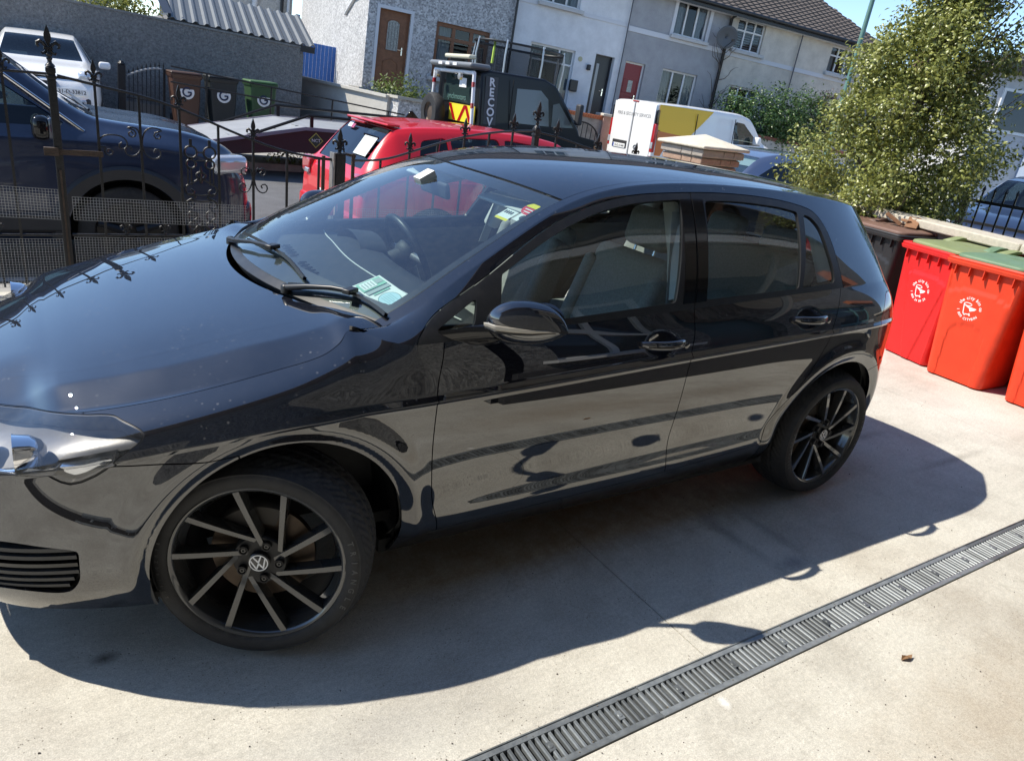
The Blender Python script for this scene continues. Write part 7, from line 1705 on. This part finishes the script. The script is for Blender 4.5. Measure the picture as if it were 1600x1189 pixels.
    P = [(.04+.07*k, .93+.22*math.sin(math.pi/2*min(1, k/9))) for k in range(10)]; b = MB(); b.tube([(x, 0, z) for x, z in P], .02, 6); b.build('top_rail', mat('rail_pale', (.3, .3, .3), .5), g)
    for z in (.08, .52): b = MB(); b.tube([(.04, 0, z), (.70, 0, z)], .016, 6); b.build('rail', IRON, g)
    b = MB(); b.box((.72, 0, .58), (.04, .04, 1.15)); b.build('stile', IRON, g)
    b = MB(); b.box((-.05, 0, .55), (.13, .13, 1.12)); b.lathe([(.05, 1.1), (.07, 1.13), (.03, 1.18), (.001, 1.19)], 10, 'z', (-.05, 0, 0)); b.build('post', IRON, g)
    b = MB(); b.box((.36, .25, .22), (.70, .03, .42)); b.build('kick_panel', mat('slat_grey', (.25, .24, .22), .8), g)
    # corrugated shed roof behind the wall
    s = thing('shed', 'grey corrugated metal shed roof above the dark wall', 'shed', mw=plumb((2.35, 16.3, 0)))
    b = MB(); b.box((1.55, 1.5, 1.2), (3.0, 2.6, 2.4)); b.build('shed_wall', mat('shed_grey', (.22, .22, .23), .8), s)
    b = MB(); G0 = []; G1 = []; prof = []
    for k in range(14):
        x = -.02+.235*k; prof += [(x, 0), (x+.05, .045), (x+.09, .045), (x+.14, 0)]
    b.grid([[(x, -.32, 2.30+z) for x, z in prof], [(x+.25, 1.9, 3.05+z) for x, z in prof]]); b.build('corrugated_sheet', mat('shed_metal', (.105, .115, .12), .5, .3, var=.1), s, solid=.02)
    b = MB(); b.box((1.55, -.33, 2.24), (3.2, .06, .14)); b.build('fascia', GUT, s)
    b = MB(); b.grid([[(-.05, -.3+2.2*u, 2.25+.75*u), (-.12, -.3+2.2*u, 2.40+.75*u), (.05, -.3+2.2*u, 2.42+.75*u)] for u in np.linspace(0, 1, 8)]); b.build('verge_tile', GUT, s)
    # white low house piece beyond
    h = thing('white_outbuilding', 'small white outbuilding at the top left beyond the dark wall', 'outbuilding', mw=plumb((-.2, 17.0, 0))); b = MB(); b.box((.6, .8, 1.4), (1.9, 1.5, 2.8)); b.build('wall', mat('out_white', (.62, .62, .60), .85), h); b = MB(); b.box((.6, .8, 2.83), (2.0, 1.6, .07)); b.build('coping', mat('out_white', (.62, .62, .60), .85), h)
    # blue gate
    g = thing('blue_gate', 'bright blue boarded gate beside the pebbledash gable', 'gate', mw=HM)
    BL = mat('blue_boards', (.03, .13, .42), .5, var=.1, vscale=10)
    for k in range(10): b = MB(); b.box((2.92+.118*k, 4.75, 2.05), (.113, .03, 1.25)); b.build('board', BL, g, bevel=.006)
    b = MB(); b.box((2.80, 4.75, 2.4), (.12, .10, 2.0)); b.build('gate_post', BL, g)
    r = thing('red_crate', 'red plastic crate lying on top of the pale garden wall', 'crate', mw=plumb((5.35, 17.8, 1.66))); b = MB(); b.box((.16, 0, .06), (.40, .22, .11)); b.build('tub', mat('crate_red', (.45, .03, .03), .5), r, bevel=.02); b = MB(); b.box((.16, 0, .125), (.44, .26, .02)); b.build('lip', mat('crate_red', (.45, .03, .03), .5), r, bevel=.006)
def mat_wall(m):
    """pale drips and lichen spots on the dark render"""
    if m.get('done'): return m
    m['done'] = 1; nt = m.node_tree; b = nt.nodes['Principled BSDF']; L = nt.links.new; src = b.inputs['Base Color'].links[0].from_socket
    tc = nt.nodes.new('ShaderNodeTexCoord'); v = nt.nodes.new('ShaderNodeTexVoronoi'); v.inputs['Scale'].default_value = 6; L(tc.outputs['Object'], v.inputs['Vector']); r = nt.nodes.new('ShaderNodeMapRange'); r.inputs[1].default_value = .05; r.inputs[2].default_value = .11; r.inputs[3].default_value = .8; r.inputs[4].default_value = 0; L(v.outputs['Distance'], r.inputs[0])
    n = nt.nodes.new('ShaderNodeTexNoise'); n.inputs['Scale'].default_value = 60; n.inputs['Detail'].default_value = 6; L(tc.outputs['Object'], n.inputs['Vector']); r2 = nt.nodes.new('ShaderNodeMapRange'); r2.inputs[1].default_value = .45; r2.inputs[2].default_value = .7; r2.inputs[3].default_value = .0; r2.inputs[4].default_value = .6; L(n.outputs['Fac'], r2.inputs[0])
    mx = nt.nodes.new('ShaderNodeMath'); mx.operation = 'MAXIMUM'; L(r2.outputs[0], mx.inputs[0]); mu = nt.nodes.new('ShaderNodeMath'); mu.operation = 'MULTIPLY'; L(r.outputs[0], mu.inputs[0]); L(r2.outputs[0], mu.inputs[1]); L(mu.outputs[0], mx.inputs[1])
    mc = nt.nodes.new('ShaderNodeMix'); mc.data_type = 'RGBA'; mc.inputs['B'].default_value = (.22, .22, .21, 1); L(src, mc.inputs['A']); L(mx.outputs[0], mc.inputs['Factor']); L(mc.outputs['Result'], b.inputs['Base Color']); return m
left_side()
# ================================================================== middle and right: terrace gardens, trampoline, walls, lamp post, railings
def middle():
    g = thing('front_gardens', 'raised front gardens before the terrace', 'garden', mw=HM); del g['category']; del g['label']; tag(g, kind='structure')
    b = MB(); b.box((13.2, -.75, FLOOR-1.05), (19.0, 1.5, 2.0)); b.build('garden_ground', mat('garden_grey', (.28, .27, .25), .9, var=.2), g)
    # stone wall with orange brick coping
    w = thing('brick_topped_wall', 'stone-faced garden wall with an orange brick coping behind the recovery truck', 'wall', mw=HM @ Matrix.Translation((0, -1.7, 0)))
    b = MB(); b.box((9.35, 0, 1.05), (3.1, .22, 1.7)); b.build('stone_face', mat('random_stone', (.36, .33, .29), .9, var=.35, vscale=5, bump=.5, bscale=14), w)
    for k in range(40): b = MB() if k == 0 else None; 
    br = None
    for k in range(40):
        if br is None: b = MB(); b.box((0, 0, 0), (.070, .30, .105)); br = b.build('brick', mat('orange_brick', (.50, .16, .065), .8, var=.2, vscale=10), w, bevel=.006); o = br
        else: o = br.copy(); COL.objects.link(o); o.parent = w
        o.location = (7.86+.0775*k, 0, 1.945)
    for x, m in ((10.75, mat('pier_pink', (.42, .27, .22), .9, var=.15)), (11.35, mat('orange_brick', (.50, .16, .065), .8, var=.2, vscale=10))): b = MB(); b.box((x, 0, 1.1), (.42, .42, 1.8)); b.build('pier', m, w); b = MB(); b.box((x, 0, 2.04), (.52, .52, .08)); b.build('pier_cap', mat('cap_cream', (.55, .52, .45), .85), w, bevel=.02)
    # arched garden gate
    g2 = thing('arched_gate', 'dark arched iron garden gate in the stone wall', 'gate', mw=HM @ Matrix.Translation((9.9, -1.95, .95)))
    P = [(.55*math.cos(a), .35+.45*math.sin(a)) for a in np.linspace(0, math.pi, 18)]; b = MB(); b.tube([(x, 0, z) for x, z in P], .02, 6); b.build('arch', IRON, g2)
    for k in range(7): x = -.45+.15*k; b = MB(); b.tube([(x, 0, -.3), (x, 0, .35+.45*math.sqrt(max(0, 1-(x/.55)**2)))], .012, 5); b.build('bar', IRON, g2)
    # boundary wall behind the van
    w = thing('low_brick_wall', 'low wall with red brick top under the laurel hedge', 'wall', mw=HM @ Matrix.Translation((0, -1.7, .35))); b = MB(); b.box((16.2, 0, 1.2), (7.5, .25, 1.3)); b.build('wall_body', mat('wall_grey_white', (.5, .49, .46), .9, var=.15), w); b = MB(); b.box((16.2, 0, 1.90), (7.6, .30, .10)); b.build('brick_top', mat('dull_brick', (.25, .10, .075), .85, var=.25, vscale=14), w)
    # trampoline
    t = thing('trampoline', 'trampoline with black safety net on bent steel poles in the white house garden', 'trampoline', mw=HM @ Matrix.Translation((7.62, -2.1, FLOOR-.36))); R0 = 1.22; n = 8
    for k in range(n):
        a = 2*math.pi*k/n+.2; x, y = R0*math.cos(a), R0*.8*math.sin(a); b = MB(); b.tube([(x, y, -.2), (x, y, .9), (x*1.04, y*1.04, 1.6), (x*1.0, y*1.0, 1.98)], .024, 8); b.build('pole', mat('steel_pole', (.5, .5, .5), .35, .8), t, smooth=60)
    nm = bpy.data.materials.new('safety_net'); nm.use_nodes = True; q = nm.node_tree; q.nodes.clear(); oo = q.nodes.new('ShaderNodeOutputMaterial'); ms = q.nodes.new('ShaderNodeMixShader'); tr = q.nodes.new('ShaderNodeBsdfTransparent'); df = q.nodes.new('ShaderNodeBsdfDiffuse'); df.inputs[0].default_value = (.018, .018, .02, 1); ms.inputs[0].default_value = .5; q.links.new(tr.outputs[0], ms.inputs[1]); q.links.new(df.outputs[0], ms.inputs[2]); q.links.new(ms.outputs[0], oo.inputs[0])
    ring = [(R0*math.cos(a), R0*.8*math.sin(a)) for a in np.linspace(0, 2*math.pi, 41)]; b = MB(); b.grid([[(x*k, y*k, z) for k, z in ((.86, .72), (.9, 1.3), (.98, 1.9))] for x, y in ring]); b.build('net', nm, t, smooth=60)
    for z, r, m in ((1.92, .03, GUT), (.70, .05, GUT)): b = MB(); b.tube([(x*.99, y*.99, z) for x, y in ring[:-1]], r, 6, closed=True); b.build('ring', m, t, smooth=60)
    b = MB(); b.add([(x*.86, y*.86, .70) for x, y in ring[:-1]], [tuple(range(40))]); b.build('mat', GUT, t)
    b = MB(); b.tube([(-.90, -.55, 1.95), (-.93, -.6, 1.4)], .03, 6); b.build('ribbon', mat('lime_tape', (.45, .60, .08), .6), t)
    # lamp post
    l = thing('lamp_post', 'slim green lamp post rising behind the holly', 'lamp post', mw=plumb((15.1, 8.33, 0))); b = MB(); b.tube([(0, 0, 0), (0, 0, 1.3), (0, 0, 7.5)], [.07, .06, .045], 12); b.build('pole', mat('pole_green', (.10, .20, .17), .5), l, smooth=60); b = MB(); b.tube([(0, 0, 7.4), (-.3, -.1, 7.8), (-.9, -.3, 7.9)], .03, 8); b.build('arm', mat('pole_green', (.10, .20, .17), .5), l, smooth=60); b = MB(); b.box((-1.1, -.36, 7.88), (.5, .22, .12), rz=.3); b.build('lantern', mat('lamp_silver', (.6, .6, .6), .25, .7), l, bevel=.04)
    # iron railings beyond the holly on the right
    f = thing('iron_railings', 'black iron railings with a stout post beyond the wall on the right', 'railing', (8.42, 1.78, 0), (0, 0, R_(-80)))
    for k in range(18):
        x = -.3+.11*k; b = MB(); b.box((x, 0, .66), (.017, .017, 1.27)); b.build('bar', IRON, f); b = MB(); b.lathe([(.012, 0), (.02, .015), (.001, .06)], 6, 'z', (x, 0, 1.29)); b.build('spike', IRON, f)
    for z in (.15, 1.17): b = MB(); b.box((.7, 0, z), (2.2, .02, .035)); b.build('rail', IRON, f)
    b = MB(); b.box((.12, -.03, .62), (.07, .07, 1.24)); b.build('post', IRON, f)
    # far house on the right
    h = thing('blue_porch_house', 'far pale house with blue-grey porch window at the right edge', 'house', mw=plumb((22.5, 7.5, .6), R_(-35)))
    b = MB(); b.box((2.2, 3.0, 2.1), (7.5, 6.0, 4.2)); b.build('wall', mat('far_render', (.50, .50, .50), .9, var=.1), h); b = MB(); b.prism([(-1.7, 4.2), (6.2, 4.2), (6.2, 4.3), (2.25, 5.7), (-1.7, 4.3)], -.3, 6.3, 'y'); b.build('roof', TILE2, h)
    b = MB(); b.box((1.2, -.8, 1.4), (2.4, 1.6, 2.8)); pr = b.build('porch', mat('porch_blue', (.30, .36, .46), .6), h); b = MB(); b.box((1.2, -1.62, 1.75), (1.7, .04, 1.3)); b.build('porch_window', PANE, pr); b = MB(); b.box((.65, -1.66, 1.45), (.4, .02, .4)); b.build('window_sticker', REDL, pr)
    for x in (-.6, 3.8): b = MB(); b.box((x, -.03, 3.3), (1.1, .06, 1.1)); wn = b.build('window', UPVC, h); b = MB(); b.box((x, -.07, 3.3), (.95, .02, .95)); b.build('pane', PANE, wn)
    # chimney roof further back
    h = thing('far_roof_house', 'distant brick chimney and brown roof behind the holly', 'house', mw=plumb((30, 13.0, .8), R_(-25))); b = MB(); b.box((0, 3, 1.5), (9, 6, 3.0)); b.build('wall', mat('far_render', (.50, .50, .50), .9, var=.1), h); b = MB(); b.prism([(-4.8, 3.0), (4.8, 3.0), (0, 5.0)], -.3, 6.5, 'y'); rf = b.build('roof', TILE2, h); b = MB(); b.box((-1.2, 2.0, 5.2), (.9, .7, 1.6)); b.build('chimney', mat('chimney_brick', (.22, .12, .09), .9, var=.2), rf)
    # overhead wires
    for k, (a, c) in enumerate((((10, 16.0, 8.2), (34, 5, 8.0)), ((10, 15.4, 7.6), (34, 3.4, 7.2)))):
        P = [(a[0]+(c[0]-a[0])*u, a[1]+(c[1]-a[1])*u, a[2]+(c[2]-a[2])*u-1.2*u*(1-u)) for u in np.linspace(0, 1, 20)]; b = MB(); b.tube(P, .010, 5); o = b.build('overhead_wire', GUT); tag(o, ['upper black overhead wire crossing the sky at the right', 'lower black overhead wire crossing the sky at the right', 'black overhead wire running left from the end house'][k], 'wire')
middle()
# ================================================================== the house behind the photographer (seen in the paint and the side windows)
def own_house():
    h = thing('own_house', 'pebbledashed house with white slatted canopy mirrored in the side windows of the black car', 'house', (0, -3.6, 0))
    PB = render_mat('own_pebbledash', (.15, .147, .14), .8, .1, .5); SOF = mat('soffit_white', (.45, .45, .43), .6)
    # recessed part behind the photographer, and the bay that stands forward to the right
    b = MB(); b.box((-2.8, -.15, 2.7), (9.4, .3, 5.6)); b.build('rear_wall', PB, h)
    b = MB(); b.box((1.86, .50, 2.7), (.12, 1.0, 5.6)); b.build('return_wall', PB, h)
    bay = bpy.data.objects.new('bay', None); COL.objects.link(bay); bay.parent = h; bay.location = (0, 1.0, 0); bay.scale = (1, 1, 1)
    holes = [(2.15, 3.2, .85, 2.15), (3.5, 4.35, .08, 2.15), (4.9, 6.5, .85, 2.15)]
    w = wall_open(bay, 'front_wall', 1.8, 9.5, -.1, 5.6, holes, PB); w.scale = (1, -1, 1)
    for a, b_, c, d in (holes[0], holes[2]):
        q = MB(); q.box(((a+b_)/2, -.14, (c+d)/2), (b_-a, .04, d-c)); wn = q.build('window', PANE, bay)
        FR = UPVC if a < 3 else mat('teal_frame', (.12, .26, .27), .5)
        for x in (a+.03, (a+b_)/2, b_-.03): k = MB(); k.box((x, -.11, (c+d)/2), (.06, .05, d-c)); k.build('frame', FR, wn)
        for z in (c+.03, d-.03, d-.4): k = MB(); k.box(((a+b_)/2, -.11, z), (b_-a, .045, .06)); k.build('frame', FR, wn)
        k = MB(); k.box(((a+b_)/2, .05, c-.05), (b_-a+.2, .22, .09)); k.build('sill', STONE, wn)
    q = MB(); q.box((3.92, -.14, 1.1), (.85, .05, 2.08)); q.build('door', mat('own_door', (.03, .06, .07), .4), bay)
    b = MB(); b.box((5.7, .03, .30), (7.7, .06, .62)); b.build('plinth', mat('plinth_dark', (.03, .03, .03), .9, var=.2, vscale=8), bay)
    c = bpy.data.objects.new('canopy', None); COL.objects.link(c); c.parent = h; c.location = (0, 1.0, 0)
    for k in range(10): b = MB(); b.box((3.1, .05+.095*k, 2.42), (3.4, .088, .02)); b.build('soffit_board', SOF, c)
    b = MB(); b.box((3.0, 1.0, 2.52), (3.5, .04, .26)); b.build('fascia', SOF, c); b = MB(); b.box((3.0, .48, 2.62), (3.5, 1.1, .03)); b.build('canopy_roof', mat('felt', (.06, .06, .065), .9), c)
    for x in (1.7, 4.3): b = MB(); b.tube([(x, .02, 1.75), (x, .8, 2.40)], .035, 6); b.build('bracket', SOF, c)
    b = MB(); b.box((6.9, .09, 2.55), (1.9, .18, .24)); b.build('brick_lintel', mat('orange_brick', (.50, .16, .065), .8, var=.2, vscale=10), bay)
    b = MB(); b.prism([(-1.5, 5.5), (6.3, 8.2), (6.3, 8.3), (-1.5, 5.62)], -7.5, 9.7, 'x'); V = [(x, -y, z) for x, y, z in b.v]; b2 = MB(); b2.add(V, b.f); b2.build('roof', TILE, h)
own_house()
